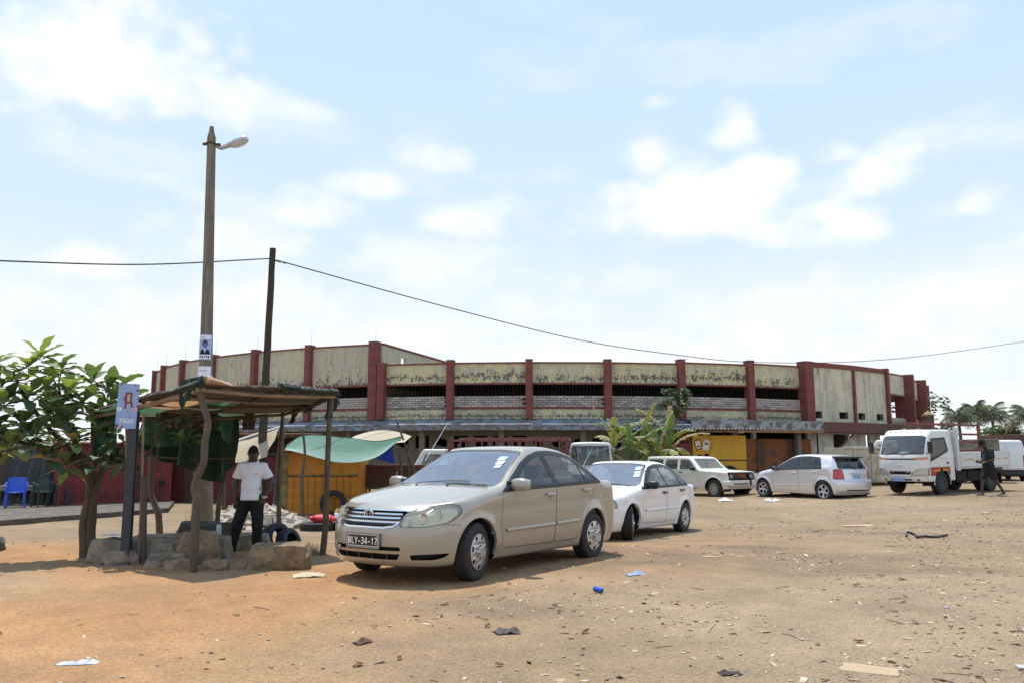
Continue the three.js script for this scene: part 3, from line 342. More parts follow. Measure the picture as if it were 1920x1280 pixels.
const faceCache = new Map(), nutGeo = new THREE.CylinderGeometry(0.009, 0.009, 0.02, 6).rotateX(Math.PI / 2);
function wheel(car, x, z, { r = 0.305, w = 0.19, rim = 0.2, kind = 'cover', mat = M.alloy, steer = 0, flat = 0 }) {
  const o = new THREE.Group(); o.name = 'wheel'; o.position.set(x, r - flat, z); o.rotation.y = (z < 0 ? Math.PI : 0) + steer; car.add(o);
  part('tyre', wheelGeo(r, w, rim), M.rubber, o); const k = rim + kind; if (!faceCache.has(k)) faceCache.set(k, coverGeo(rim, kind));
  const f = part({ cover: 'wheel_cover', five: 'alloy_wheel', lace: 'alloy_wheel', steel: 'steel_wheel' }[kind], faceCache.get(k), mat, o); f.position.z = w * 0.40;
  part('rim', [new THREE.CylinderGeometry(rim * 0.995, rim * 0.995, w * 0.7, 36, 1, true).rotateX(Math.PI / 2), new THREE.CircleGeometry(rim * 0.98, 32).translate(0, 0, w * 0.18)], M.dark, o);
  const hz = w * 0.40 + (kind === 'cover' ? 0.038 : kind === 'steel' ? -0.02 : 0.0); part('hub_cap', new THREE.CylinderGeometry(rim * 0.15, rim * 0.19, 0.03, 16).rotateX(Math.PI / 2).translate(0, 0, hz), kind === 'steel' ? M.dark : mat, o); for (let i = 0; i < 5; i++) { const n = part('wheel_nut', nutGeo, kind === 'steel' ? M.trim : M.steel, o); n.position.set(Math.cos(i * 1.2566) * rim * 0.35, Math.sin(i * 1.2566) * rim * 0.35, hz); } return o;
}
function seatParts(car, x, z, w, y, mat, m2 = mat) { part('seat', [bevel(0.5, 0.14, w, 0.04, x, y, z), bevel(0.12, 0.56, w, 0.05, x - 0.27, y + 0.3, z, 0, 0, 0.2)], mat, car); part('headrest', [bevel(0.1, 0.17, Math.min(0.27, w * 0.6), 0.04, x - 0.345, y + 0.67, z, 0, 0, 0.1), rod([x - 0.33, y + 0.54, z - 0.06], [x - 0.34, y + 0.62, z - 0.06], 0.006), rod([x - 0.33, y + 0.54, z + 0.06], [x - 0.34, y + 0.62, z + 0.06], 0.006)], m2, car); }

function buildCar(name, label, S) {
  const car = thing(name, label, S.category || 'car'), f = S.f, body0 = nets(f, S.lo, S.hi, S.cell); let soup = soupOf(body0); const made = [];
  const add = (n, s, m, inset = 0, parent = car, lab) => s.length ? part(n, soupGeo(s, inset), m, parent, lab) : null;
  const rootZ = (x, y) => { let a = 0.15, b = 1.4; for (let i = 0; i < 40; i++) { const m = (a + b) / 2; f(x, y, m) < 0 ? (a = m) : (b = m); } return a; };
  const rootX = (y, z, s = 1) => { let a = 0.6 * s, b = 3.2 * s; for (let i = 0; i < 40; i++) { const m = (a + b) / 2; f(m, y, z) < 0 ? (a = m) : (b = m); } return a; };
  const rootY = (x, z) => { let a = 0.5, b = 2.6; for (let i = 0; i < 40; i++) { const m = (a + b) / 2; f(x, m, z) < 0 ? (a = m) : (b = m); } return a; };
  const side = (s) => (n, p) => n[2] * s > 0.3, P = S.paint;
  // wheel arches
  const circ = (x, y, r, n = 28) => Array.from({ length: n }, (_, i) => [x + r * Math.cos(i / n * 6.2832), y + r * Math.sin(i / n * 6.2832)]);
  for (const s of [-1, 1]) for (const ax of [S.wb / 2, -S.wb / 2]) { const c = circ(ax, S.wheel.r + 0.005, S.arch); let _; [_, soup] = cut(soup, c, AX, AY, (n, p) => p[2] * s > 0.35);
    const lip = []; for (let k = 0; k <= 28; k++) { const t = -0.15 + (Math.PI + 0.3) * k / 28, x = ax + S.arch * Math.cos(t), y = S.wheel.r + 0.005 + S.arch * Math.sin(t); lip.push([x, y, rootZ(x, Math.max(y, S.zb + 0.03)) * s]); }
    part('arch_lip', sheet((u, v) => { const q = lip[Math.round(u * 28)], k = v * 0.035; return [q[0], q[1], q[2] - s * k]; }, 28, 1), P, car);
    part('wheel_well', [sheet((u, v) => { const t = -0.2 + (Math.PI + 0.4) * u; return [ax + (S.arch + 0.015) * Math.cos(t), S.wheel.r + (S.arch + 0.015) * Math.sin(t), s * lerp(0.42, 0.78, v)]; }, 20, 1), new THREE.CircleGeometry(S.arch + 0.02, 24, -0.2, Math.PI + 0.4).translate(ax, S.wheel.r, s * 0.42)], M.dark, car); }
  // glass house
  const frameMat = S.frame || M.trim;
  for (const s of [-1, 1]) { let ins; [ins, soup] = cut(soup, roundPoly(grow(hull(S.dlo), S.frameW ?? 0.03), 0.05), AX, AY, (n, p) => n[2] * s > 0.45 && p[1] > 0.7);
    for (const w of S.windows) { let g; [g, ins] = cut(ins, roundPoly(w, 0.035), AX, AY, () => true); add('side_window', g, S.sideGlass || M.glass, 0.006); }
    add('window_frame', ins, frameMat, 0.002); }
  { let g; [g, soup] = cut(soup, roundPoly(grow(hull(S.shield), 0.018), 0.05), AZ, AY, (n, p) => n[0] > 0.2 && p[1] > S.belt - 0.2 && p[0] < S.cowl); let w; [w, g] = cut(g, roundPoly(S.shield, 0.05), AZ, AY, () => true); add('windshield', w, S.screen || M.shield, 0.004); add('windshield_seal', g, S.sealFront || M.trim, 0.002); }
  if (S.rearGlass) { let g; [g, soup] = cut(soup, roundPoly(grow(hull(S.rearGlass), 0.02), 0.06), AZ, AY, (n, p) => n[0] < -0.2 && p[1] > S.belt - 0.25 && p[0] < -0.7); let w; [w, g] = cut(g, roundPoly(S.rearGlass, 0.06), AZ, AY, () => true); add('rear_window', w, S.rearTint || M.glass, 0.005); add('rear_window_seal', g, M.trim, 0.002); }
  // lamps, grilles: cut along a slanting direction given by a list of places on the shell
  const groove = (poly, U, W, cond, gap = 0.008) => { let ring, ins; [ins, soup] = cut(soup, grow(hull(poly), gap), U, W, cond); [ins, ring] = cut(ins, poly, U, W, () => true); add('panel_gap', ring, M.dark, 0.012); return ins; };
  const slant = (pts, s, dir) => { const U = [-dir[2] * s, 0, dir[0]], q = pts.map((p) => [p[0] * U[0] + p[2] * s * U[2], p[1]]); return [U, q]; };
  for (const L of S.lamps || []) for (const s of [-1, 1]) { const [U, q] = slant(L.pts, s, L.dir); let g, ring; [g, soup] = cut(soup, grow(roundPoly(q, L.round || 0.03), 0.006), U, AY, (n, p) => p[2] * s > 0.12 && n[0] * L.dir[0] + n[2] * s * L.dir[2] > 0.2); [g, ring] = cut(g, roundPoly(q, L.round || 0.03), U, AY, () => true); add('lamp_seal', ring, M.dark, 0.008);
    const h = add(L.name, g, L.mat, L.mat === M2.redLens ? -0.004 : 0.001); if (h && L.reflector) { add('reflector', g, M2.reflector, 0.045, h); for (const [bx, by, bz, br] of L.bowls || []) part('lamp_bowl', new THREE.LatheGeometry([[0.012, -0.03], [br * 0.6, -0.012], [br, 0.02], [br + 0.005, 0.018]].map(([a, b]) => new THREE.Vector2(a, b)), 24).rotateZ(-Math.PI / 2).translate(bx, by, bz * s), M.chrome, h); } }
  for (const G of S.openings || []) { let g, ring = []; [g, soup] = cut(soup, G.frame ? grow(roundPoly(G.pts, G.round || 0.02), G.frame) : roundPoly(G.pts, G.round || 0.02), AZ, AY, (n, p) => n[0] * (G.back ? -1 : 1) > 0.25 && (!G.xmin || p[0] > G.xmin)); if (G.frame) { [g, ring] = cut(g, roundPoly(G.pts, G.round || 0.02), AZ, AY, () => true); add(G.frameName || 'grille_frame', ring, M.chrome, -0.006); } const o = add(G.name, g, G.mat || M.dark, G.depth ?? 0.06); if (o && G.detail) G.detail(o, rootX); }
  for (const K of S.panels || []) for (const s of K.sides || [-1, 1]) { if (K.axis !== 'side' && s < 0) continue; const poly = K.axis === 'top' ? K.pts : K.pts, U = K.axis === 'front' ? AZ : AX, W = K.axis === 'top' ? AZ : AY, g = groove(K.round ? roundPoly(poly, K.round) : hull(poly), U, W, K.axis === 'side' ? (n, p) => n[2] * s > 0.25 : K.axis === 'top' ? (n) => n[1] > 0.25 : (n) => n[0] * (K.back ? -1 : 1) > 0.2, K.gap || 0.006); const o = add(K.name, g, K.mat || P, 0);
    if (o && K.handle) { const [hx, hy] = K.handle, hz = rootZ(hx, hy); part('door_handle', [bevel(0.19, 0.032, 0.03, 0.012, hx, hy, s * (hz + 0.022)), bevel(0.03, 0.03, 0.05, 0.01, hx - 0.075, hy, s * (hz + 0.004)), bevel(0.03, 0.03, 0.05, 0.01, hx + 0.075, hy, s * (hz + 0.004))], K.handleMat || P, o); part('handle_recess', new THREE.SphereGeometry(0.05, 16, 8).scale(1, 0.75, 0.18).translate(hx, hy - 0.005, s * (hz - 0.002)), M.steel, o); }
    if (o && K.strip) { const [x0, y0, x1, y1] = K.strip; const pts = []; for (let k = 0; k <= 12; k++) { const x = lerp(x0, x1, k / 12), y = lerp(y0, y1, k / 12); pts.push([x, y, s * (rootZ(x, y) + 0.004)]); } part('side_moulding', sheet((u, v) => { const q = pts[Math.round(u * 12)], a = v * Math.PI; return [q[0], q[1] + 0.022 * Math.cos(a), q[2] + s * 0.012 * Math.sin(a)]; }, 12, 6), K.stripMat || P, o); } }
  for (const q of S.seams || []) for (const s of [-1, 1]) { let g; [g, soup] = cut(soup, q, AX, AY, (n, p) => n[2] * s > 0.2); add('panel_gap', g, M.dark, 0.01); }
  add('body', soup, P);
  // below and inside
  const L0 = S.lo[0] + 0.35, L1 = S.hi[0] - 0.4; part('underbody', [bevel(L1 - L0, 0.14, 1.1, 0.03, (L0 + L1) / 2, S.zb + 0.09, 0), rod([S.wb / 2, S.wheel.r, -0.7], [S.wb / 2, S.wheel.r, 0.7], 0.04), rod([-S.wb / 2, S.wheel.r, -0.7], [-S.wb / 2, S.wheel.r, 0.7], 0.05)], M.dark, car);
  if (S.cabin) { const c = S.cabin, hw = 0.70; part('cabin_floor', box(c[0] - c[1], 0.04, 2 * hw, (c[0] + c[1]) / 2, S.zb + 0.22, 0), M2.dash, car);
    for (const s of [-1, 1]) part('door_card', box(c[0] - c[1], S.belt - S.zb - 0.32, 0.03, (c[0] + c[1]) / 2, (S.belt + S.zb) / 2 + 0.04, s * (hw + 0.03)), M2.cloth, car);
    part('dashboard', [bevel(0.42, 0.24, 1.36, 0.06, c[0] - 0.02, S.belt - 0.14, 0), bevel(0.3, 0.08, 0.4, 0.03, c[0] - 0.14, S.belt - 0.01, 0.36)], M2.dash, car);
    const sw = part('steering_wheel', [new THREE.TorusGeometry(0.18, 0.016, 8, 28), box(0.34, 0.03, 0.02), bevel(0.1, 0.1, 0.04, 0.02)], M2.dash, car); sw.position.set(c[0] - 0.40, S.belt - 0.06, 0.36); sw.rotation.set(0, -Math.PI / 2, 0); sw.rotateX(0.45);
    for (const z of [-0.36, 0.36]) seatParts(car, c[0] - 0.95, z, 0.48, S.belt - 0.5, S.seatMat || M2.cloth); part('rear_bench', [bevel(0.5, 0.16, 1.26, 0.05, c[1] + 0.55, S.belt - 0.5, 0), bevel(0.13, 0.56, 1.26, 0.05, c[1] + 0.28, S.belt - 0.2, 0, 0, 0, 0.25)], S.seatMat || M2.cloth, car); for (const z of [-0.36, 0.36]) part('headrest', bevel(0.1, 0.16, 0.26, 0.04, c[1] + 0.19, S.belt + 0.12, z, 0, 0, 0.1), S.restMat || M2.beige, car);
    part('parcel_shelf', box(0.5, 0.03, 1.2, c[1] - 0.02, S.belt - 0.03, 0), M2.dash, car); part('rear_view_mirror', [bevel(0.02, 0.06, 0.2, 0.01, S.mirrorAt?.[0] ?? 0.25, S.mirrorAt?.[1] ?? 1.26, 0)], M2.dash, car); }
  if (S.mirror) for (const s of [-1, 1]) { const [mx, my, mz] = S.mirror, o = part('door_mirror', place(netGeo(nets((x, y, z) => { const a = Math.pow(Math.abs(x / 0.075), 2.6) + Math.pow(Math.abs(y / 0.075), 2.6) + Math.pow(Math.abs(z / 0.115), 2.6); return (Math.pow(a, 1 / 2.6) - 1) * 0.07; }, [-0.1, -0.1, -0.14], [0.1, 0.1, 0.14], 0.014)), mx, my, s * (mz + 0.10)), S.mirrorMat || P, car); part('mirror_stalk', [bevel(0.10, 0.12, 0.02, 0.008, mx + 0.03, my - 0.02, s * (mz - 0.035)), bevel(0.05, 0.05, 0.09, 0.015, mx + 0.01, my - 0.035, s * (mz + 0.0))], M.trim, o); part('mirror_glass', bevel(0.008, 0.105, 0.17, 0.003, mx - 0.073, my, s * (mz + 0.10)), M.chrome, o); }
  if (S.wipers) for (const [x0, y0, z0, x1, y1, z1] of S.wipers) part('wiper', [rod([x0, y0, z0], [x1, y1, z1], 0.009), rod([lerp(x0, x1, 0.35) + 0.01, lerp(y0, y1, 0.35) + 0.012, lerp(z0, z1, 0.35)], [x1 + 0.004, y1 + 0.012, z1 + (z1 - z0) * 0.3], 0.007), bevel(0.05, 0.03, 0.05, 0.01, x0, y0, z0)], M.trim, car);
  if (S.antenna) part('antenna', rod(S.antenna[0], S.antenna[1], 0.006, 0.003), M.chrome, car);
  for (const s of [-1, 1]) { wheel(car, S.wb / 2, s * S.track, { ...S.wheel, steer: S.steer || 0, flat: S.wheel.flat || 0 }); wheel(car, -S.wb / 2, s * S.track, { ...S.wheel }); }
  car.userData.tools = undefined; delete car.userData.tools;
  return { car, rootX, rootZ, rootY, part: (n, g, m, l) => part(n, g, m, car, l) };
}
// put a vehicle so that its front axle stands at (x, z) and it heads along (hx, hz)
function park(c, wb, x, z, hx, hz, scale = 1, y) { const l = Math.hypot(hx, hz); hx /= l; hz /= l; const rx = x - hx * wb * scale, rz = z - hz * wb * scale, yf = y ?? land(x, z), yr = y ?? land(rx, rz); c.scale.setScalar(scale); c.rotation.order = 'YXZ'; c.rotation.y = Math.atan2(-hz, hx); c.rotation.z = Math.atan2(yf - yr, wb * scale); c.position.set((x + rx) / 2, (yf + yr) / 2 - 0.004, (z + rz) / 2); }

// shape of a car: side view curve, plan, nose and tail curves, leaning glass house
function shell(o) {
  const top = table(o.top, -2.8, 2.8), nose = table(o.nose, 0, 2.4), tail = table(o.tail, 0, 2.4), plan = table(o.plan, -2.8, 2.8), belt = table(o.beltLine, -2.8, 2.8);
  return (x, y, z) => {
    const w = Math.abs(z), hw = plan(x), zb = belt(x), k = x > 0 ? o.kf : -o.kr, t = top(x + k * w * w * sstep(0, 0.6, Math.abs(x - o.xc))) - o.crown * w * w;
    const up = y - zb, lean = up > 0 ? o.lean * up + (o.lean2 || 0) * up * up : 0, q = up / (zb - 0.2);
    let side = hw - lean * sstep(-0.02, 0.14, up) - (up < 0 ? o.bulge * q * q + 0.03 * sstep(-0.72, -1.02, q) : 0);
    for (const ax of [o.wb / 2, -o.wb / 2]) { const d = Math.hypot(x - ax, y - o.wr) - o.arch; side += o.flare * Math.exp(-(d * d) / 0.0045); }
    side -= (o.crease || 0) * Math.exp(-Math.pow((y - zb + 0.2) / 0.05, 2));
    const r = w / hw, fx = nose(y) - o.pf * Math.pow(r, 4) - o.pf2 * r * r, bx = tail(y) + o.pr * Math.pow(r, 4) + o.pr2 * r * r;
    let d = smax(w - side, y - t, o.redge); d = smax(d, x - fx, o.rfront); d = smax(d, bx - x, o.rrear); return smax(d, o.zb - y, 0.05);
  };
}
// ---------------------------------------------------------------- the gold saloon in front
const emblem = (x, y, k = 1) => [[0.062, 0.042, 0, 0], [0.026, 0.038, 0, 0.003], [0.05, 0.016, 0, 0.014]].map(([a, b, dz, dy]) => new THREE.TorusGeometry(1, 0.13, 8, 32).scale(a * k, b * k, 0.04).rotateY(Math.PI / 2).translate(x, y + dy * k, dz));
const sticker = (car, list, col) => part('windscreen_sticker', list, col, car);
const M3 = { gold: paint([0.355, 0.32, 0.265], { metalness: 0.35, roughness: 0.33 }), white: paint([0.72, 0.72, 0.71], { metalness: 0, roughness: 0.45 }), silver: paint([0.68, 0.685, 0.70], { metalness: 0.45, roughness: 0.34 }), oldWhite: phys([0.62, 0.60, 0.55], 0.5, { clearcoat: 0.4, clearcoatRoughness: 0.25 }), stickerBlue: std([0.35, 0.62, 0.75], 0.6), stickerWhite: std([0.75, 0.78, 0.78], 0.6), black: std([0.02, 0.02, 0.022], 0.5) };
M2.foggedLens = phys([0.78, 0.74, 0.56], 0.14, { transmission: 0.62, thickness: 0, ior: 1.6 });
function surfaceStrip(R, x0, z0, x1, z1, w, m, car, name) {   // a thin bar lying on the upper shell
  part(name, sheet((u, v) => { const x = lerp(x0, x1, u) + (v - 0.5) * w, z = lerp(z0, z1, u); return [x, R.rootY(x, z) + 0.012, z]; }, 10, 2, 0.006), m, car);
}
{
  const o = { wb: 2.6, wr: 0.305, arch: 0.355, zb: 0.19, top: [[-2.6, 0.9], [-2.25, 1.0], [-2.05, 1.045], [-1.78, 1.065], [-1.6, 1.125], [-1.3, 1.275], [-1.05, 1.385], [-0.8, 1.44], [-0.4, 1.468], [-0.1, 1.452], [0.12, 1.405], [0.45, 1.262], [0.80, 1.075], [0.96, 1.01], [1.2, 0.97], [1.6, 0.892], [2.0, 0.79], [2.12, 0.735], [2.4, 0.58]],
    nose: [[0, 2.04], [0.2, 2.11], [0.3, 2.155], [0.45, 2.17], [0.55, 2.165], [0.64, 2.14], [0.72, 2.10], [0.8, 2.02], [1, 1.92]], tail: [[0, -2.08], [0.25, -2.18], [0.4, -2.24], [0.6, -2.24], [0.72, -2.215], [0.95, -2.18], [1.05, -2.14], [1.3, -2.1]],
    plan: [[-2.4, 0.78], [-1.7, 0.832], [-1, 0.85], [0, 0.853], [1, 0.85], [1.7, 0.835], [2.4, 0.79]], beltLine: [[-2.4, 0.97], [-1.6, 1.0], [-1, 0.985], [0, 0.955], [0.9, 0.925], [1.5, 0.86], [2.3, 0.72]],
    kf: 0.2, kr: 0.2, xc: -0.3, crown: 0.05, lean: 0.46, lean2: 0.12, bulge: 0.045, flare: 0.016, crease: 0.004, pf: 0.40, pf2: 0.10, pr: 0.22, pr2: 0.06, redge: 0.11, rfront: 0.09, rrear: 0.1 };
  const barsOf = (g, rx) => { for (const y of [0.635, 0.675, 0.712]) part('grille_bar', sheet((u, v) => { const z = lerp(-0.41, 0.41, u), yy = y + (v - 0.5) * 0.014; return [rx(yy, z) - 0.006 - 0.004 * Math.abs(v - 0.5), yy, z]; }, 20, 2, 0.008), M.chrome, g); const mesh = []; for (let k = 0; k < 42; k++) { const z = -0.4 + k * 0.0195; for (let j = 0; j < 3; j++) { const y = 0.6 + j * 0.04; mesh.push(rod([rx(y, z) - 0.022, y, z], [rx(y + 0.036, z + 0.018 * (j % 2 ? -1 : 1)) - 0.022, y + 0.036, z + 0.018 * (j % 2 ? -1 : 1)], 0.003, 0.003, 4)); } } part('grille_mesh', mesh, M.steel, g); part('emblem', emblem(rx(0.705, 0) + 0.008, 0.712), M.chrome, g); part('emblem_base', new THREE.CylinderGeometry(0.066, 0.066, 0.012, 28).rotateZ(Math.PI / 2).scale(1, 0.72, 1).translate(rx(0.705, 0), 0.712, 0), M.dark, g); };
  const S = { ...o, f: shell(o), lo: [-2.42, 0.1, -1.02], hi: [2.36, 1.6, 1.02], cell: 0.026, paint: M3.gold, wheel: { r: 0.305, w: 0.195, rim: 0.193, kind: 'cover' }, track: 0.735, steer: 0.2, belt: 0.96, cowl: 1.03,
    dlo: [[0.74, 0.955], [0.5, 1.09], [0.26, 1.225], [0.04, 1.315], [-0.2, 1.368], [-0.5, 1.378], [-0.8, 1.352], [-1.06, 1.275], [-1.28, 1.14], [-1.42, 1.02]],
    windows: [[[0.60, 0.985], [0.26, 1.19], [0.02, 1.292], [-0.19, 1.34], [-0.255, 1.005]], [[-0.37, 1.005], [-0.30, 1.346], [-0.5, 1.352], [-0.78, 1.325], [-0.98, 1.265], [-1.05, 1.03]], [[-1.09, 1.035], [-1.02, 1.25], [-1.2, 1.15], [-1.34, 1.04]]],
    shield: [[-0.70, 1.0], [0.70, 1.0], [0.72, 1.02], [0.57, 1.37], [0.3, 1.395], [-0.3, 1.395], [-0.57, 1.37], [-0.72, 1.02]], rearGlass: [[-0.60, 1.10], [0.60, 1.10], [0.50, 1.36], [0, 1.385], [-0.50, 1.36]],
    lamps: [{ name: 'headlight', mat: M2.lens, dir: [0.74, 0, 0.67], pts: [[2.09, 0.595, 0.40], [2.05, 0.72, 0.45], [1.90, 0.785, 0.56], [1.66, 0.815, 0.71], [1.55, 0.80, 0.78], [1.55, 0.73, 0.81], [1.72, 0.64, 0.80], [1.95, 0.595, 0.64]], round: 0.05, reflector: true, bowls: [[1.93, 0.68, 0.62, 0.05], [1.78, 0.71, 0.7, 0.045], [2.02, 0.63, 0.5, 0.03]] }, { name: 'tail_light', mat: M2.redLens, dir: [-0.8, 0, 0.6], pts: [[-2.2, 0.74, 0.52], [-2.19, 0.95, 0.52], [-1.98, 0.96, 0.8], [-2.0, 0.74, 0.83]] }],
    openings: [{ name: 'grille', pts: [[-0.45, 0.742], [0.45, 0.742], [0.42, 0.65], [0.36, 0.605], [0.25, 0.588], [-0.25, 0.588], [-0.36, 0.605], [-0.42, 0.65]], frame: 0.018, depth: 0.05, detail: barsOf }, { name: 'bumper_slot', pts: rect(-0.44, 0.352, 0.44, 0.392), round: 0.01 }, { name: 'lower_intake', pts: [[-0.40, 0.262], [0.40, 0.262], [0.44, 0.322], [-0.44, 0.322]], round: 0.01, detail: (g, rx) => [-0.28, -0.09, 0.09, 0.28].forEach((z) => part('intake_bar', box(0.05, 0.06, 0.012, rx(0.29, z) - 0.04, 0.292, z), M.trim, g)) }, ...[-1, 1].map((s) => ({ name: 'fog_recess', pts: [[s * 0.53, 0.262], [s * 0.53, 0.315], [s * 0.79, 0.325], [s * 0.76, 0.285], [s * 0.70, 0.262]], round: 0.012 }))],
    panels: [{ name: 'hood', axis: 'top', pts: [[2.045, -0.40], [2.045, 0.40], [1.85, 0.56], [1.5, 0.665], [0.985, 0.755], [0.985, -0.755], [1.5, -0.665], [1.85, -0.56]], round: 0.06, gap: 0.004 }, { name: 'front_door', axis: 'side', pts: [[0.80, 0.31], [0.865, 0.6], [0.845, 0.93], [0.80, 0.945], [-0.30, 0.985], [-0.30, 0.295]], round: 0.03, handle: [-0.15, 0.875], strip: [0.76, 0.50, -0.29, 0.515] }, { name: 'rear_door', axis: 'side', pts: [[-0.315, 0.295], [-0.315, 0.985], [-1.30, 1.0], [-1.24, 0.86], [-1.05, 0.6], [-0.9, 0.40], [-0.86, 0.30]], round: 0.03, handle: [-1.06, 0.91], strip: [-0.33, 0.516, -0.9, 0.53] }, { name: 'fuel_lid', axis: 'side', sides: [-1], pts: rect(-1.66, 0.80, -1.49, 0.95), round: 0.03, gap: 0.003 }], seams: [[[1.60, 0.60], [1.80, 0.612], [1.80, 0.617], [1.60, 0.605]]],
    cabin: [0.75, -1.5], seatMat: M2.cloth, mirror: [0.63, 1.005, 0.835], antenna: [[0.45, 1.27, 0.64], [0.05, 1.77, 0.60]] };
  const C = buildCar('gold_saloon', 'gold beige saloon car parked in front with black number plate', S), car = C.car;
  surfaceStrip(C, 0.985, 0.30, 0.86, -0.38, 0.028, M.trim, car, 'wiper'); surfaceStrip(C, 1.0, -0.15, 0.88, -0.64, 0.028, M.trim, car, 'wiper');
  const px = C.rootX(0.45, 0) + 0.012, pl = C.part('licence_plate', place(card(0.44, 0.135, 0.012), px, 0.445, 0.0, 0, Math.PI / 2, 0), plateMat('MLY-34-17', '#16171a', '#e8e8e4', 0.80)); part('plate_frame', [bevel(0.02, 0.012, 0.46, 0.004, px, 0.518, 0), bevel(0.02, 0.012, 0.46, 0.004, px, 0.372, 0), bevel(0.02, 0.14, 0.012, 0.004, px, 0.445, 0.226), bevel(0.02, 0.14, 0.012, 0.004, px, 0.445, -0.226)], M.steel, pl);
  for (const [y, h, w, m, z] of [[1.30, 0.045, 0.10, M3.stickerBlue, -0.46], [1.25, 0.04, 0.09, M3.stickerWhite, -0.49], [1.205, 0.035, 0.07, M3.stickerWhite, -0.51]]) part('windscreen_sticker', sheet((u, v) => { const zz = z + (u - 0.5) * w; let x = 0.1; for (let k = 0; k < 30; k++) { const yy = C.rootY(x, zz); x += (yy - (y + (v - 0.5) * h)) * 0.8; } return [x + 0.004, y + (v - 0.5) * h + 0.003, zz]; }, 4, 3), m, car);
  for (const z of [-0.22, 0.24]) part('washer_jet', bevel(0.03, 0.012, 0.02, 0.004, 1.07, C.rootY(1.07, z) + 0.005, z), M.trim, car);
  park(car, 2.6, -1.09, -9.71, -Math.sin(0.595), Math.cos(0.595), 1.03);
}
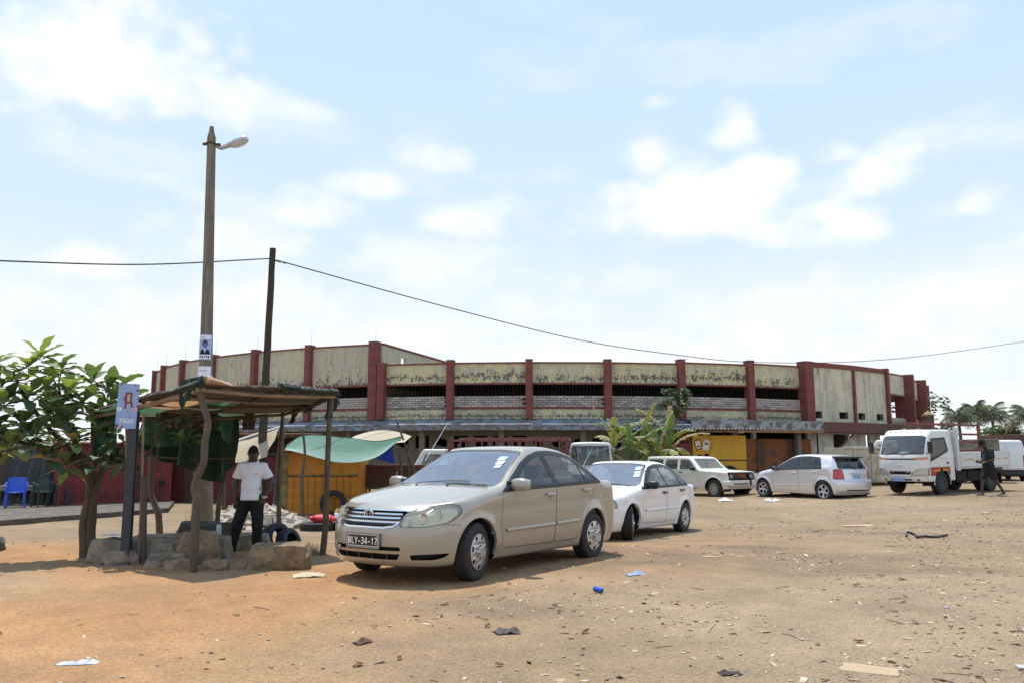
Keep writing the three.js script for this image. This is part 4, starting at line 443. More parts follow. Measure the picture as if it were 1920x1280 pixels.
// ---------------------------------------------------------------- the white saloon behind it
{
  const o = { wb: 2.465, wr: 0.295, arch: 0.342, zb: 0.17, top: [[-2.6, 0.8], [-2.2, 0.915], [-2.0, 0.955], [-1.7, 0.975], [-1.52, 1.01], [-1.3, 1.135], [-1.0, 1.30], [-0.8, 1.352], [-0.4, 1.385], [-0.1, 1.365], [0.12, 1.315], [0.42, 1.175], [0.76, 0.99], [0.9, 0.94], [1.1, 0.912], [1.5, 0.842], [1.85, 0.765], [2.05, 0.70], [2.4, 0.55]],
    nose: [[0, 1.95], [0.2, 2.02], [0.3, 2.07], [0.5, 2.08], [0.6, 2.06], [0.7, 2.02], [0.8, 1.94], [1, 1.85]], tail: [[0, -2.02], [0.25, -2.12], [0.4, -2.19], [0.55, -2.19], [0.65, -2.13], [0.9, -2.08], [1.05, -2.04]],
    plan: [[-2.4, 0.77], [-1.7, 0.82], [-1, 0.842], [0, 0.845], [1, 0.84], [1.7, 0.82], [2.4, 0.77]], beltLine: [[-2.4, 0.90], [-1.6, 0.925], [-1, 0.915], [0, 0.89], [0.9, 0.865], [1.5, 0.81], [2.3, 0.68]],
    kf: 0.2, kr: 0.18, xc: -0.3, crown: 0.05, lean: 0.5, lean2: 0.1, bulge: 0.05, flare: 0.02, crease: 0.006, pf: 0.34, pf2: 0.08, pr: 0.22, pr2: 0.06, redge: 0.10, rfront: 0.10, rrear: 0.1 };
  const S = { ...o, f: shell(o), lo: [-2.36, 0.08, -1.0], hi: [2.26, 1.5, 1.0], cell: 0.032, paint: M3.white, wheel: { r: 0.295, w: 0.18, rim: 0.178, kind: 'cover' }, track: 0.73, steer: 0.42, belt: 0.9, cowl: 0.98,
    dlo: [[0.72, 0.895], [0.5, 1.02], [0.25, 1.165], [0.05, 1.25], [-0.2, 1.29], [-0.5, 1.295], [-0.8, 1.265], [-1.0, 1.2], [-1.2, 1.07], [-1.33, 0.945]],
    windows: [[[0.58, 0.925], [0.25, 1.13], [0.03, 1.225], [-0.22, 1.265], [-0.27, 0.935]], [[-0.33, 0.935], [-0.28, 1.268], [-0.5, 1.27], [-0.78, 1.24], [-0.92, 1.19], [-0.97, 0.95]], [[-1.01, 0.955], [-0.96, 1.175], [-1.14, 1.075], [-1.26, 0.96]]],
    shield: [[-0.68, 0.94], [0.68, 0.94], [0.70, 0.965], [0.56, 1.29], [0.3, 1.315], [-0.3, 1.315], [-0.56, 1.29], [-0.70, 0.965]], rearGlass: [[-0.6, 1.02], [0.6, 1.02], [0.5, 1.27], [0, 1.3], [-0.5, 1.27]],
    lamps: [{ name: 'headlight', mat: M2.foggedLens, dir: [0.74, 0, 0.67], pts: [[2.03, 0.56, 0.40], [2.02, 0.68, 0.40], [1.74, 0.70, 0.74], [1.70, 0.57, 0.78]], round: 0.03, reflector: true }, { name: 'tail_light', mat: M2.redLens, dir: [-0.8, 0, 0.6], pts: [[-2.14, 0.66, 0.5], [-2.12, 0.86, 0.5], [-1.93, 0.87, 0.79], [-1.95, 0.66, 0.81]] }],
    openings: [{ name: 'grille', pts: rect(-0.36, 0.58, 0.36, 0.68), frame: 0.012, depth: 0.04 }, { name: 'lower_intake', pts: rect(-0.45, 0.24, 0.45, 0.34), round: 0.02 }],
    panels: [{ name: 'hood', axis: 'top', pts: [[1.96, -0.5], [1.96, 0.5], [1.5, 0.64], [0.93, 0.72], [0.93, -0.72], [1.5, -0.64]], round: 0.06, gap: 0.004 }, { name: 'front_door', axis: 'side', pts: [[0.72, 0.27], [0.78, 0.5], [0.76, 0.87], [-0.29, 0.92], [-0.29, 0.26]], round: 0.03, handle: [-0.16, 0.80], handleMat: M.trim, strip: [0.68, 0.50, -0.28, 0.505] }, { name: 'rear_door', axis: 'side', pts: [[-0.305, 0.26], [-0.305, 0.92], [-1.2, 0.94], [-1.16, 0.82], [-0.98, 0.56], [-0.84, 0.36], [-0.8, 0.27]], round: 0.03, handle: [-1.02, 0.83], handleMat: M.trim, strip: [-0.32, 0.506, -0.86, 0.515] }],
    cabin: [0.68, -1.4], seatMat: M2.beige, mirror: [0.56, 0.945, 0.825], mirrorMat: M.trim, mirrorAt: [0.2, 1.19], antenna: [[0.42, 1.18, 0.62], [0.02, 1.62, 0.58]] };
  const C = buildCar('white_saloon', 'white saloon car with turned front wheel behind the gold saloon', S), car = C.car;
  surfaceStrip(C, 0.90, 0.30, 0.80, -0.36, 0.026, M.trim, car, 'wiper'); surfaceStrip(C, 0.91, -0.12, 0.81, -0.6, 0.026, M.trim, car, 'wiper');
  for (const [y, h, w, z, m] of [[1.235, 0.06, 0.11, -0.50, M3.stickerBlue], [1.165, 0.04, 0.10, -0.53, M3.stickerWhite], [1.11, 0.05, 0.10, -0.56, M3.stickerWhite]]) part('windscreen_sticker', sheet((u, v) => { const zz = z + (u - 0.5) * w; let x = 0.1; for (let k = 0; k < 30; k++) { const yy = C.rootY(x, zz); x += (yy - (y + (v - 0.5) * h)) * 0.8; } return [x + 0.004, y + (v - 0.5) * h + 0.003, zz]; }, 4, 3), m, car);
  park(car, 2.465, 1.42, -15.25, -Math.sin(0.576), Math.cos(0.576), 1.03);
}
// ---------------------------------------------------------------- silver hatchback, seen from behind
{
  const o = { wb: 2.6, wr: 0.31, arch: 0.36, zb: 0.2, top: [[-2.6, 1.1], [-2.1, 1.26], [-1.7, 1.37], [-1.45, 1.41], [-1.0, 1.452], [-0.5, 1.468], [-0.1, 1.445], [0.12, 1.40], [0.48, 1.25], [0.84, 1.07], [1.0, 1.01], [1.25, 0.965], [1.6, 0.89], [1.9, 0.80], [2.1, 0.70], [2.4, 0.55]],
    nose: [[0, 1.98], [0.2, 2.05], [0.3, 2.09], [0.5, 2.1], [0.62, 2.06], [0.72, 2.0], [0.8, 1.92], [1, 1.82]], tail: [[0, -1.8], [0.22, -1.88], [0.35, -1.97], [0.5, -2.0], [0.62, -1.99], [0.68, -1.94], [0.9, -1.90], [1.0, -1.86], [1.15, -1.77], [1.36, -1.62], [1.5, -1.55]],
    plan: [[-2.4, 0.78], [-1.7, 0.835], [-1, 0.85], [0, 0.85], [1, 0.845], [1.7, 0.83], [2.4, 0.79]], beltLine: [[-2.4, 1.02], [-1.6, 1.01], [-1, 0.985], [0, 0.955], [0.9, 0.925], [1.5, 0.86], [2.3, 0.72]],
    kf: 0.2, kr: 0.02, xc: -0.3, crown: 0.05, lean: 0.42, lean2: 0.1, bulge: 0.045, flare: 0.018, crease: 0.004, pf: 0.40, pf2: 0.10, pr: 0.20, pr2: 0.07, redge: 0.11, rfront: 0.09, rrear: 0.08 };
  const S = { ...o, screen: M.screen, f: shell(o), lo: [-2.15, 0.1, -1.02], hi: [2.25, 1.6, 1.02], cell: 0.034, paint: M3.silver, wheel: { r: 0.31, w: 0.195, rim: 0.21, kind: 'five' }, track: 0.735, belt: 0.96, cowl: 1.08,
    dlo: [[0.76, 0.96], [0.5, 1.10], [0.26, 1.23], [0.04, 1.32], [-0.3, 1.37], [-0.7, 1.37], [-1.1, 1.34], [-1.26, 1.03]], windows: [[[0.62, 0.985], [0.26, 1.2], [0.02, 1.30], [-0.19, 1.34], [-0.255, 1.0]], [[-0.34, 1.0], [-0.28, 1.345], [-0.6, 1.345], [-0.9, 1.33], [-0.96, 1.02]], [[-1.0, 1.025], [-0.94, 1.325], [-1.07, 1.305], [-1.19, 1.04]]], sideGlass: phys([0.5, 0.55, 0.55], 0.02, { transmission: 1, thickness: 0, ior: 1.7 }),
    shield: [[-0.70, 1.02], [0.70, 1.02], [0.57, 1.36], [0.3, 1.385], [-0.3, 1.385], [-0.57, 1.36]], rearGlass: [[-0.62, 1.03], [0.62, 1.03], [0.56, 1.31], [-0.56, 1.31]], rearTint: M.smoked,
    lamps: [{ name: 'headlight', mat: M2.clearLens, dir: [0.74, 0, 0.67], pts: [[2.03, 0.58, 0.42], [1.98, 0.72, 0.46], [1.5, 0.80, 0.76], [1.52, 0.70, 0.81]], reflector: true }, { name: 'tail_light', mat: M2.redLens, dir: [-0.85, 0, 0.53], pts: [[-1.97, 0.69, 0.57], [-1.86, 1.0, 0.57], [-1.70, 1.0, 0.78], [-1.72, 0.69, 0.83]], round: 0.05 }],
    openings: [{ name: 'bumper_slot', back: true, pts: rect(-0.5, 0.335, 0.5, 0.37), depth: 0.03 }, { name: 'grille', pts: rect(-0.35, 0.58, 0.35, 0.68), frame: 0.012 }],
    panels: [{ name: 'tailgate', axis: 'front', back: true, pts: [[-0.55, 0.62], [0.55, 0.62], [0.6, 0.99], [-0.6, 0.99]], round: 0.05 }, { name: 'front_door', axis: 'side', pts: [[0.80, 0.31], [0.85, 0.6], [0.83, 0.93], [-0.29, 0.98], [-0.29, 0.29]], round: 0.03, handle: [-0.14, 0.87], strip: [0.72, 0.47, -0.28, 0.48] }, { name: 'rear_door', axis: 'side', pts: [[-0.305, 0.29], [-0.305, 0.98], [-1.24, 1.0], [-1.18, 0.86], [-1.02, 0.6], [-0.88, 0.40], [-0.84, 0.30]], round: 0.03, handle: [-1.02, 0.91], strip: [-0.32, 0.481, -0.88, 0.495] }],
    cabin: [0.75, -1.45], mirror: [0.62, 1.0, 0.835], mirrorMat: M.trim, antenna: [[-1.45, 1.42, 0], [-1.62, 1.56, 0]] };
  const C = buildCar('silver_hatchback', 'silver hatchback with red tail lamps parked before the white tipper truck', S), car = C.car, bx = -1;
  const rp = C.rootX(0.76, 0, bx); part('licence_plate', place(card(0.36, 0.15, 0.01), rp - 0.012, 0.775, -0.02, 0, -Math.PI / 2, 0), printed(canvasTex(256, 128, (c, w, h) => { c.fillStyle = '#a9c4d8'; c.fillRect(0, 0, w, h); c.fillStyle = '#24549a'; for (const [x, y, a, b] of [[40, 18, 26, 36], [84, 14, 40, 30], [140, 20, 24, 34], [180, 16, 34, 36], [50, 74, 44, 36], [118, 70, 30, 40], [164, 76, 46, 34]]) c.fillRect(x, y, a, b * 0.9); }), 0.5), car); part('plate_light_bar', bevel(0.03, 0.03, 0.62, 0.01, C.rootX(0.885, 0, bx) - 0.008, 0.885, 0), M3.silver, car);
  part('roof_spoiler', netGeo(nets((x, y, z) => { const t = (x + 1.52) / 0.16; return smax(Math.abs(z) - 0.60 + 0.05 * t * t, smax(Math.abs(y - 1.385 + 0.1 * (x + 1.5) * -1) - 0.022, Math.abs(x + 1.6) - 0.15 + 0.12 * z * z, 0.02), 0.03); }, [-1.85, 1.25, -0.7], [-1.35, 1.5, 0.7], 0.02)), M3.black, car);
  part('rear_wiper', [rod([-1.86, 1.03, 0.0], [-1.80, 1.09, -0.26], 0.012), bevel(0.04, 0.04, 0.06, 0.01, -1.88, 1.03, 0)], M.trim, car);
  part('exhaust_pipe', rod([-1.7, 0.24, 0.45], [-1.98, 0.24, 0.45], 0.025), M.steel, car);
  // right-rear wheel stands at its own measured place; heading is away and to the left
  park(car, 2.6, 9.30, -28.7, -Math.sin(0.471), -Math.cos(0.471), 1.0, -0.09);
}
// ---------------------------------------------------------------- stripped white off-roader
{
  const o = { wb: 2.58, wr: 0.34, arch: 0.41, zb: 0.34, top: [[-2.5, 1.44], [-2.0, 1.49], [-1.0, 1.505], [-0.1, 1.50], [0.1, 1.48], [0.22, 1.42], [0.6, 1.09], [0.7, 1.035], [0.8, 1.02], [1.3, 1.0], [1.9, 0.965], [2.3, 0.95]],
    nose: [[0, 1.9], [0.5, 1.93], [0.7, 1.93], [0.97, 1.86], [1.2, 1.8]], tail: [[0, -2.05], [0.6, -2.12], [0.95, -2.12], [1.45, -2.0], [1.6, -1.98]], plan: [[-2.5, 0.84], [0, 0.86], [2.3, 0.84]], beltLine: [[-2.5, 0.96], [0, 0.96], [2.3, 0.94]],
    kf: 0.05, kr: 0.02, xc: -0.3, crown: 0.03, lean: 0.2, bulge: 0.03, flare: 0.035, crease: 0.008, pf: 0.03, pf2: 0.02, pr: 0.03, pr2: 0.02, redge: 0.05, rfront: 0.04, rrear: 0.06 };
  const S = { ...o, screen: M.screen, f: shell(o), category: 'car', lo: [-2.3, 0.25, -1.02], hi: [2.12, 1.62, 1.02], cell: 0.036, paint: M3.oldWhite, frame: M3.oldWhite, frameW: 0.0, sealFront: M3.oldWhite, wheel: { r: 0.34, w: 0.22, rim: 0.2, kind: 'lace', mat: std([0.4, 0.37, 0.3], 0.5, { metalness: 0.5 }) }, track: 0.74, belt: 0.97, cowl: 0.85, steer: -0.1,
    dlo: [[0.56, 1.0], [0.17, 1.41], [-1.93, 1.42], [-2.0, 1.0]], windows: [[[0.48, 1.03], [0.16, 1.38], [-0.28, 1.385], [-0.28, 1.02]], [[-0.40, 1.02], [-0.40, 1.385], [-0.98, 1.385], [-1.04, 1.02]], [[-1.16, 1.02], [-1.12, 1.385], [-1.85, 1.385], [-1.92, 1.02]]],
    shield: [[-0.66, 1.06], [0.66, 1.06], [0.60, 1.42], [-0.60, 1.42]], openings: [{ name: 'open_grille', pts: rect(-0.76, 0.64, 0.76, 0.935), depth: 0.16, round: 0.02, detail: (g) => { part('radiator', box(0.05, 0.24, 0.9, 1.74, 0.79, 0.05), M.rust, g); for (const z of [-0.55, 0.6]) part('headlight_bowl', new THREE.LatheGeometry([[0.02, 0], [0.07, 0.03], [0.09, 0.08]].map(([a, b]) => new THREE.Vector2(a, b)), 16).rotateZ(-Math.PI / 2).translate(1.8, 0.8, z), M.steel, g); } }],
    panels: [{ name: 'hood', axis: 'top', pts: rect(0.84, -0.70, 1.84, 0.70), round: 0.04 }, { name: 'front_door', axis: 'side', pts: rect(-0.34, 0.40, 0.62, 0.985), round: 0.03 }, { name: 'rear_door', axis: 'side', pts: [[-0.355, 0.40], [-0.355, 0.985], [-1.1, 0.985], [-1.0, 0.7], [-0.85, 0.40]], round: 0.03 }],
    cabin: [0.45, -1.5], mirror: [0.42, 1.06, 0.84], mirrorMat: M.trim, mirrorAt: [0.2, 1.36], seatMat: M2.cloth };
  const C = buildCar('off_roader', 'stripped white off-roader missing its grille beside the banana plants', S), car = C.car;
  part('front_bumper', [bevel(0.14, 0.18, 1.74, 0.03, 2.0, 0.56, 0), bevel(0.3, 0.16, 0.08, 0.03, 1.88, 0.56, 0.86), bevel(0.3, 0.16, 0.08, 0.03, 1.88, 0.56, -0.86)], M3.oldWhite, car, 'dented white bumper'); part('bumper_bracket', [bevel(0.05, 0.18, 0.09, 0.01, 2.075, 0.57, -0.25), rod([1.8, 0.4, 0.3], [1.2, 0.2, 0.45], 0.03), rod([1.8, 0.4, -0.4], [1.2, 0.2, -0.45], 0.03)], M.trim, car); part('bumper_scrape', sheet((u, v) => [2.074, 0.49 + v * 0.06 + 0.02 * vn(u * 9, v), lerp(-0.1, 0.72, u)], 10, 2, 0.003), M.concrete, car);
  for (const [x, s] of [[0.5, 1], [-1.0, 1]]) for (const q of [-1, 1]) part('door_handle', bevel(0.14, 0.035, 0.03, 0.01, x - 0.72 + (x < 0 ? 0.02 : 0), 0.915, q * 0.87), M.trim, car);
  park(car, 2.58, 7.93, -30.4, Math.sin(0.66), Math.cos(0.66), 1.0, -0.21);
}
// ---------------------------------------------------------------- white van, old minibus: shells with a wide rear window
{
  const o = { wb: 2.7, wr: 0.31, arch: 0.36, zb: 0.22, top: [[-2.4, 1.7], [-1.9, 1.78], [-1, 1.8], [0, 1.79], [0.35, 1.72], [0.9, 1.25], [1.1, 1.12], [1.5, 1.05], [1.9, 0.92], [2.3, 0.7]], nose: [[0, 1.95], [0.4, 2.05], [0.6, 2.04], [0.9, 1.9], [1.2, 1.8]], tail: [[0, -1.95], [0.3, -2.02], [0.6, -2.02], [1.1, -1.98], [1.75, -1.84], [1.9, -1.8]], plan: [[-2.4, 0.80], [0, 0.83], [2.3, 0.78]], beltLine: [[-2.4, 1.02], [2.3, 0.9]], kf: 0.15, kr: 0, xc: -0.3, crown: 0.03, lean: 0.14, lean2: 0.06, bulge: 0.03, flare: 0.01, pf: 0.25, pf2: 0.06, pr: 0.09, pr2: 0.03, redge: 0.09, rfront: 0.09, rrear: 0.09 };
  const S = { ...o, screen: M.screen, f: shell(o), category: 'van', lo: [-2.15, 0.12, -1], hi: [2.2, 1.95, 1], cell: 0.045, paint: M3.white, wheel: { r: 0.31, w: 0.19, rim: 0.19, kind: 'steel' }, track: 0.71, belt: 1.02, cowl: 1.2, dlo: [[0.75, 1.08], [0.25, 1.58], [-0.35, 1.6], [-0.35, 1.08]], windows: [[[0.65, 1.11], [0.24, 1.55], [-0.3, 1.56], [-0.3, 1.11]]], shield: [[-0.66, 1.15], [0.66, 1.15], [0.6, 1.66], [-0.6, 1.66]],
    lamps: [{ name: 'tail_light', mat: M2.redLens, dir: [-0.8, 0, 0.6], pts: [[-2.03, 0.62, 0.66], [-1.97, 1.12, 0.66], [-1.82, 1.12, 0.8], [-1.86, 0.62, 0.84]] }], openings: [{ name: 'bumper', back: true, pts: rect(-0.8, 0.22, 0.8, 0.5), depth: -0.03, mat: M.trim }], panels: [{ name: 'rear_door', axis: 'front', back: true, pts: rect(-0.64, 0.56, -0.005, 1.62), round: 0.05 }, { name: 'rear_door', axis: 'front', back: true, pts: rect(0.005, 0.56, 0.64, 1.62), round: 0.05 }], mirror: [0.6, 1.12, 0.82], mirrorMat: M.trim };
  const C = buildCar('white_van', 'white panel van parked behind the walking person', S); part('licence_plate', place(card(0.5, 0.13, 0.01), -2.045, 0.72, -0.25, 0, -Math.PI / 2, 0), std([0.2, 0.3, 0.42], 0.5), C.car); part('roof_seam', [rod([-1.7, 1.76, -0.55], [0.1, 1.76, -0.6], 0.008), rod([-1.7, 1.76, 0.55], [0.1, 1.76, 0.6], 0.008)], M.trim, C.car);
  park(C.car, 2.7, 22.7, -39.3, 0.32, -0.95, 1.0, 0.2);
  const o2 = { wb: 2.4, wr: 0.32, arch: 0.37, zb: 0.25, top: [[-2.6, 1.98], [-2.1, 2.05], [0, 2.08], [1.2, 2.04], [2.3, 1.9]], nose: [[0, 2.1], [0.6, 2.2], [1.1, 2.12], [2.0, 1.6], [2.2, 1.5]], tail: [[0, -2.1], [0.4, -2.18], [1.2, -2.18], [2.0, -2.02], [2.2, -1.98]], plan: [[-2.4, 0.83], [0, 0.85], [2.3, 0.83]], beltLine: [[-2.4, 1.15], [2.3, 1.15]], kf: 0, kr: 0, xc: -0.3, crown: 0.05, lean: 0.1, lean2: 0.05, bulge: 0.03, flare: 0.008, pf: 0.15, pf2: 0.05, pr: 0.06, pr2: 0.02, redge: 0.10, rfront: 0.1, rrear: 0.07 };
  const win = (a, b) => rect(a, 1.3, b, 1.85), S2 = { ...o2, f: shell(o2), category: 'minibus', lo: [-2.3, 0.15, -1], hi: [2.35, 2.25, 1], cell: 0.05, paint: phys([0.5, 0.5, 0.46], 0.5, { clearcoat: 0.3, clearcoatRoughness: 0.3 }), frame: M3.oldWhite, frameW: 0, wheel: { r: 0.32, w: 0.18, rim: 0.19, kind: 'steel' }, track: 0.72, belt: 1.2, cowl: 2.3, dlo: rect(-1.95, 1.28, 1.5, 1.87), windows: [win(-1.9, -0.9), win(-0.8, 0.3), win(0.4, 1.4)], shield: [[-0.7, 1.3], [0.7, 1.3], [0.66, 1.88], [-0.66, 1.88]], rearGlass: [[-0.72, 1.24], [0.72, 1.24], [0.66, 1.9], [-0.66, 1.9]], rearTint: phys([0.5, 0.53, 0.53], 0.03, { transmission: 1, thickness: 0, ior: 1.7 }) };
  const D = buildCar('old_minibus', 'pale old minibus with big rear window left of the banana plants', S2); for (let k = 0; k < 3; k++) for (const z of [-0.35, 0.4]) seatParts(D.car, 0.9 - k * 0.85, z, 0.6, 0.95, M2.beige); const rails = []; for (let k = 0; k < 7; k++) rails.push(rod([-1.4 + k * 0.32, 0.6, -0.5 + (k % 3) * 0.35], [-1.4 + k * 0.32, 1.9, -0.5 + (k % 3) * 0.35], 0.014)); rails.forEach((g) => part('grab_rail', g, M.chrome, D.car));
  park(D.car, 2.4, 3.32, -33.5, 0.14, -0.99, 1.0, -0.25);
}
// ---------------------------------------------------------------- white tipper truck
{
  const nose = table([[0.3, 2.26], [0.55, 2.34], [0.8, 2.36], [1.15, 2.34], [1.26, 2.31], [1.8, 2.07], [1.95, 1.95], [2.2, 1.7]], 0, 2.6), tw = 0.84;
  const f = (x, y, z) => { const w = Math.abs(z), r = w / tw, lean = Math.max(0, y - 1.2) * 0.09; let d = smax(w - (tw - lean - 0.02 * Math.max(0, 0.7 - y)), y - (2.03 - 0.03 * w * w), 0.09); d = smax(d, x - (nose(y) - 0.14 * Math.pow(r, 4) - 0.05 * r * r), 0.07); d = smax(d, 0.72 - x, 0.04); return smax(d, 0.42 - y, 0.04); };
  const P = phys([0.68, 0.67, 0.64], 0.42, { clearcoat: 0.6, clearcoatRoughness: 0.15 }), redP = std([0.36, 0.03, 0.03], 0.5), S = { f, screen: M.screen, category: 'truck', wb: 2.85, wr: 0.37, arch: 0.44, zb: 0.42, lo: [0.6, 0.35, -1], hi: [2.5, 2.15, 1], cell: 0.03, paint: P, wheel: { r: 0.37, w: 0.2, rim: 0.22, kind: 'steel', mat: std([0.05, 0.05, 0.05], 0.7) }, track: 0.70, belt: 1.2, cowl: 2.5, steer: 0.04,
    dlo: [[2.02, 1.06], [1.87, 1.72], [1.12, 1.75], [1.04, 1.36]], windows: [[[1.97, 1.11], [1.84, 1.69], [1.15, 1.71], [1.09, 1.39]]], sideGlass: M.smoked, shield: [[-0.72, 1.27], [0.72, 1.27], [0.70, 1.78], [0.6, 1.82], [-0.6, 1.82], [-0.70, 1.78]],
    lamps: [{ name: 'headlight', mat: M2.clearLens, dir: [0.85, 0, 0.53], pts: [[2.36, 0.61, 0.36], [2.36, 0.70, 0.42], [2.33, 0.80, 0.56], [2.1, 0.83, 0.82], [2.12, 0.61, 0.82]], reflector: true, round: 0.02 }, { name: 'indicator', mat: M2.amber, dir: [0.85, 0, 0.53], pts: [[2.35, 1.09, 0.50], [2.33, 1.145, 0.50], [2.15, 1.165, 0.82], [2.15, 1.11, 0.82]], round: 0.01 }],
    openings: [{ name: 'grille', pts: [[-0.34, 0.64], [0.34, 0.64], [0.38, 0.74], [-0.38, 0.74]], depth: 0.03, round: 0.03, detail: (g, rx) => part('grille_badge', [bevel(0.01, 0.02, 0.12, 0.003, rx(0.71, 0.26), 0.715, 0.26), bevel(0.01, 0.02, 0.12, 0.003, rx(0.71, -0.26), 0.715, -0.26)], M.chrome, g) }, { name: 'vent_band', pts: rect(-0.48, 1.09, 0.48, 1.135), depth: 0.01, mat: std([0.02, 0.03, 0.08], 0.4), round: 0.01 }, { name: 'bumper_slot', pts: rect(-0.36, 0.455, 0.36, 0.505), depth: 0.03 }, ...[-1, 1].map((s) => ({ name: 'bumper_hole', pts: rect(s * 0.5, 0.455, s * 0.6, 0.50), depth: 0.03 }))],
    panels: [{ name: 'cab_door', axis: 'side', pts: [[1.0, 0.86], [1.0, 1.08], [1.9, 1.18], [2.02, 1.15], [2.06, 0.86]], round: 0.02 }, { name: 'door_stripe', axis: 'side', pts: [[1.0, 0.62], [1.0, 0.85], [2.06, 0.85], [2.06, 0.6]], mat: redP, round: 0.01 }, { name: 'bumper_panel', axis: 'front', pts: rect(-0.79, 0.43, 0.79, 0.575), round: 0.02 }] };
  const C = buildCar('tipper_truck', 'white tipper truck with red door stripe and open cargo bed', S), t = C.car;
  part('emblem', emblem(C.rootX(0.9, 0) + 0.006, 0.91, 0.9), M.chrome, t);
  const pt = part('licence_plate', place(card(0.44, 0.12, 0.01), C.rootX(0.5, 0.05) + 0.012, 0.49, 0.08, 0, Math.PI / 2, 0), plateMat('ACL-780-MC', '#9fb9dc', '#27488c', 0.66), t); void pt;
  for (const s of [-1, 1]) { const m = part('door_mirror', [bevel(0.08, 0.34, 0.17, 0.03, 2.26, 1.48, s * 1.0), rod([2.2, 1.3, s * 0.82], [2.27, 1.28, s * 1.0], 0.014), rod([2.27, 1.28, s * 1.0], [2.26, 1.36, s * 1.0], 0.014)], M.trim, t); part('mirror_glass', bevel(0.01, 0.29, 0.14, 0.004, 2.216, 1.48, s * 1.0), M.chrome, m); part('stripe_lettering', [bevel(0.36, 0.05, 0.006, 0.002, 1.72, 0.755, s * 0.845), bevel(0.3, 0.05, 0.006, 0.002, 1.28, 0.765, s * 0.845)], std([0.6, 0.33, 0.03], 0.5), t); part('fuel_cap', new THREE.CylinderGeometry(0.04, 0.04, 0.02, 16).rotateX(Math.PI / 2).translate(1.12, 0.98, s * 0.845), M.trim, t); }
  for (const [z0, z1] of [[0.5, -0.05], [-0.05, -0.55]]) part('wiper', [rod([C.rootX(1.27, z0) + 0.02, 1.25, z0], [C.rootX(1.36, z1) + 0.02, 1.34, z1], 0.01)], M.trim, t);
  for (let k = 0; k < 6; k++) part('roof_lamp', bevel(0.04, 0.03, 0.04, 0.01, C.rootX(1.93, -0.5 + k * 0.2) - 0.02, 1.95, -0.5 + k * 0.2), M2.amber, t);
  part('dashboard', bevel(0.3, 0.14, 1.4, 0.04, 1.98, 1.2, 0), M2.dash, t); const sw = part('steering_wheel', new THREE.TorusGeometry(0.2, 0.016, 8, 24), M2.dash, t); sw.position.set(1.75, 1.32, 0.38); sw.rotation.set(-0.9, -Math.PI / 2, 0, 'YXZ'); for (const z of [-0.38, 0.38]) seatParts(t, 1.3, z, 0.5, 0.95, M2.cloth); part('dash_cloth', new THREE.SphereGeometry(0.1, 12, 8).scale(1, 0.6, 2).translate(2.0, 1.3, 0.05), M3.stickerWhite, t); part('cab_back', box(0.04, 1.2, 1.5, 0.76, 1.4, 0), M2.dash, t);
  // chassis and bed
  part('chassis', [box(4.6, 0.16, 0.1, -0.4, 0.6, 0.36), box(4.6, 0.16, 0.1, -0.4, 0.6, -0.36), bevel(0.6, 0.34, 0.4, 0.04, 0.3, 0.52, -0.6), bevel(0.7, 0.3, 0.3, 0.04, -0.5, 0.55, -0.6), rod([0.35, 0.4, -0.78], [-0.95, 0.4, -0.78], 0.03)], M.dark, t); part('fuel_tank', new THREE.CylinderGeometry(0.2, 0.2, 0.7, 20).rotateZ(Math.PI / 2).translate(0.0, 0.55, 0.6), M.trim, t);
  for (const s of [-1, 1]) wheel(t, -1.425, s * 0.46, { ...S.wheel });
  const bedP = phys([0.6, 0.6, 0.58], 0.55, { clearcoat: 0.2 }); part('bed_floor', bevel(3.0, 0.1, 1.8, 0.02, -0.95, 0.82, 0), bedP, t);
  for (const s of [-1, 1]) { const b = part('side_board', [bevel(3.0, 0.4, 0.05, 0.012, -0.95, 1.06, s * 0.9), bevel(3.0, 0.045, 0.075, 0.012, -0.95, 1.27, s * 0.9), bevel(3.0, 0.05, 0.08, 0.012, -0.95, 0.86, s * 0.905)], bedP, t); for (const x of [0.5, -0.45, -1.4, -2.4]) part('board_rib', bevel(0.05, 0.38, 0.02, 0.006, x, 1.06, s * 0.932), bedP, b); for (const [x, w] of [[0.25, 0.14], [-0.05, 0.36], [-0.52, 0.1], [-0.74, 0.28], [-1.25, 0.3], [-1.7, 0.3], [-2.15, 0.26]]) part('reflector_strip', bevel(w, 0.04, 0.006, 0.002, x, 1.06, s * 0.93), std([0.55, 0.27, 0.03], 0.45), b); }
  part('tail_board', [bevel(0.05, 0.42, 1.84, 0.012, -2.47, 1.06, 0)], bedP, t); for (const s of [-1, 1]) part('bed_post', bevel(0.12, 1.36, 0.09, 0.012, 0.6, 1.4, s * 0.88), bedP, t); part('head_board', [bevel(0.06, 1.14, 1.7, 0.012, 0.6, 1.44, 0)], bedP, t); for (const y of [1.3, 1.65]) part('board_rib', bevel(0.03, 0.05, 1.7, 0.008, 0.56, y, 0), bedP, t);
  for (const s of [-1, 1]) part('mud_flap', box(0.02, 0.34, 0.5, -1.92, 0.42, s * 0.62), M.trim, t);
  part('cargo_frame', [rod([0.5, 2.02, 0.6], [-0.4, 2.08, 0.9], 0.03)], M.red, t);
  park(t, 2.85, 12.97, -26.5, -Math.sin(1.01), Math.cos(1.01), 1.0); t.position.y += 0.01;
}
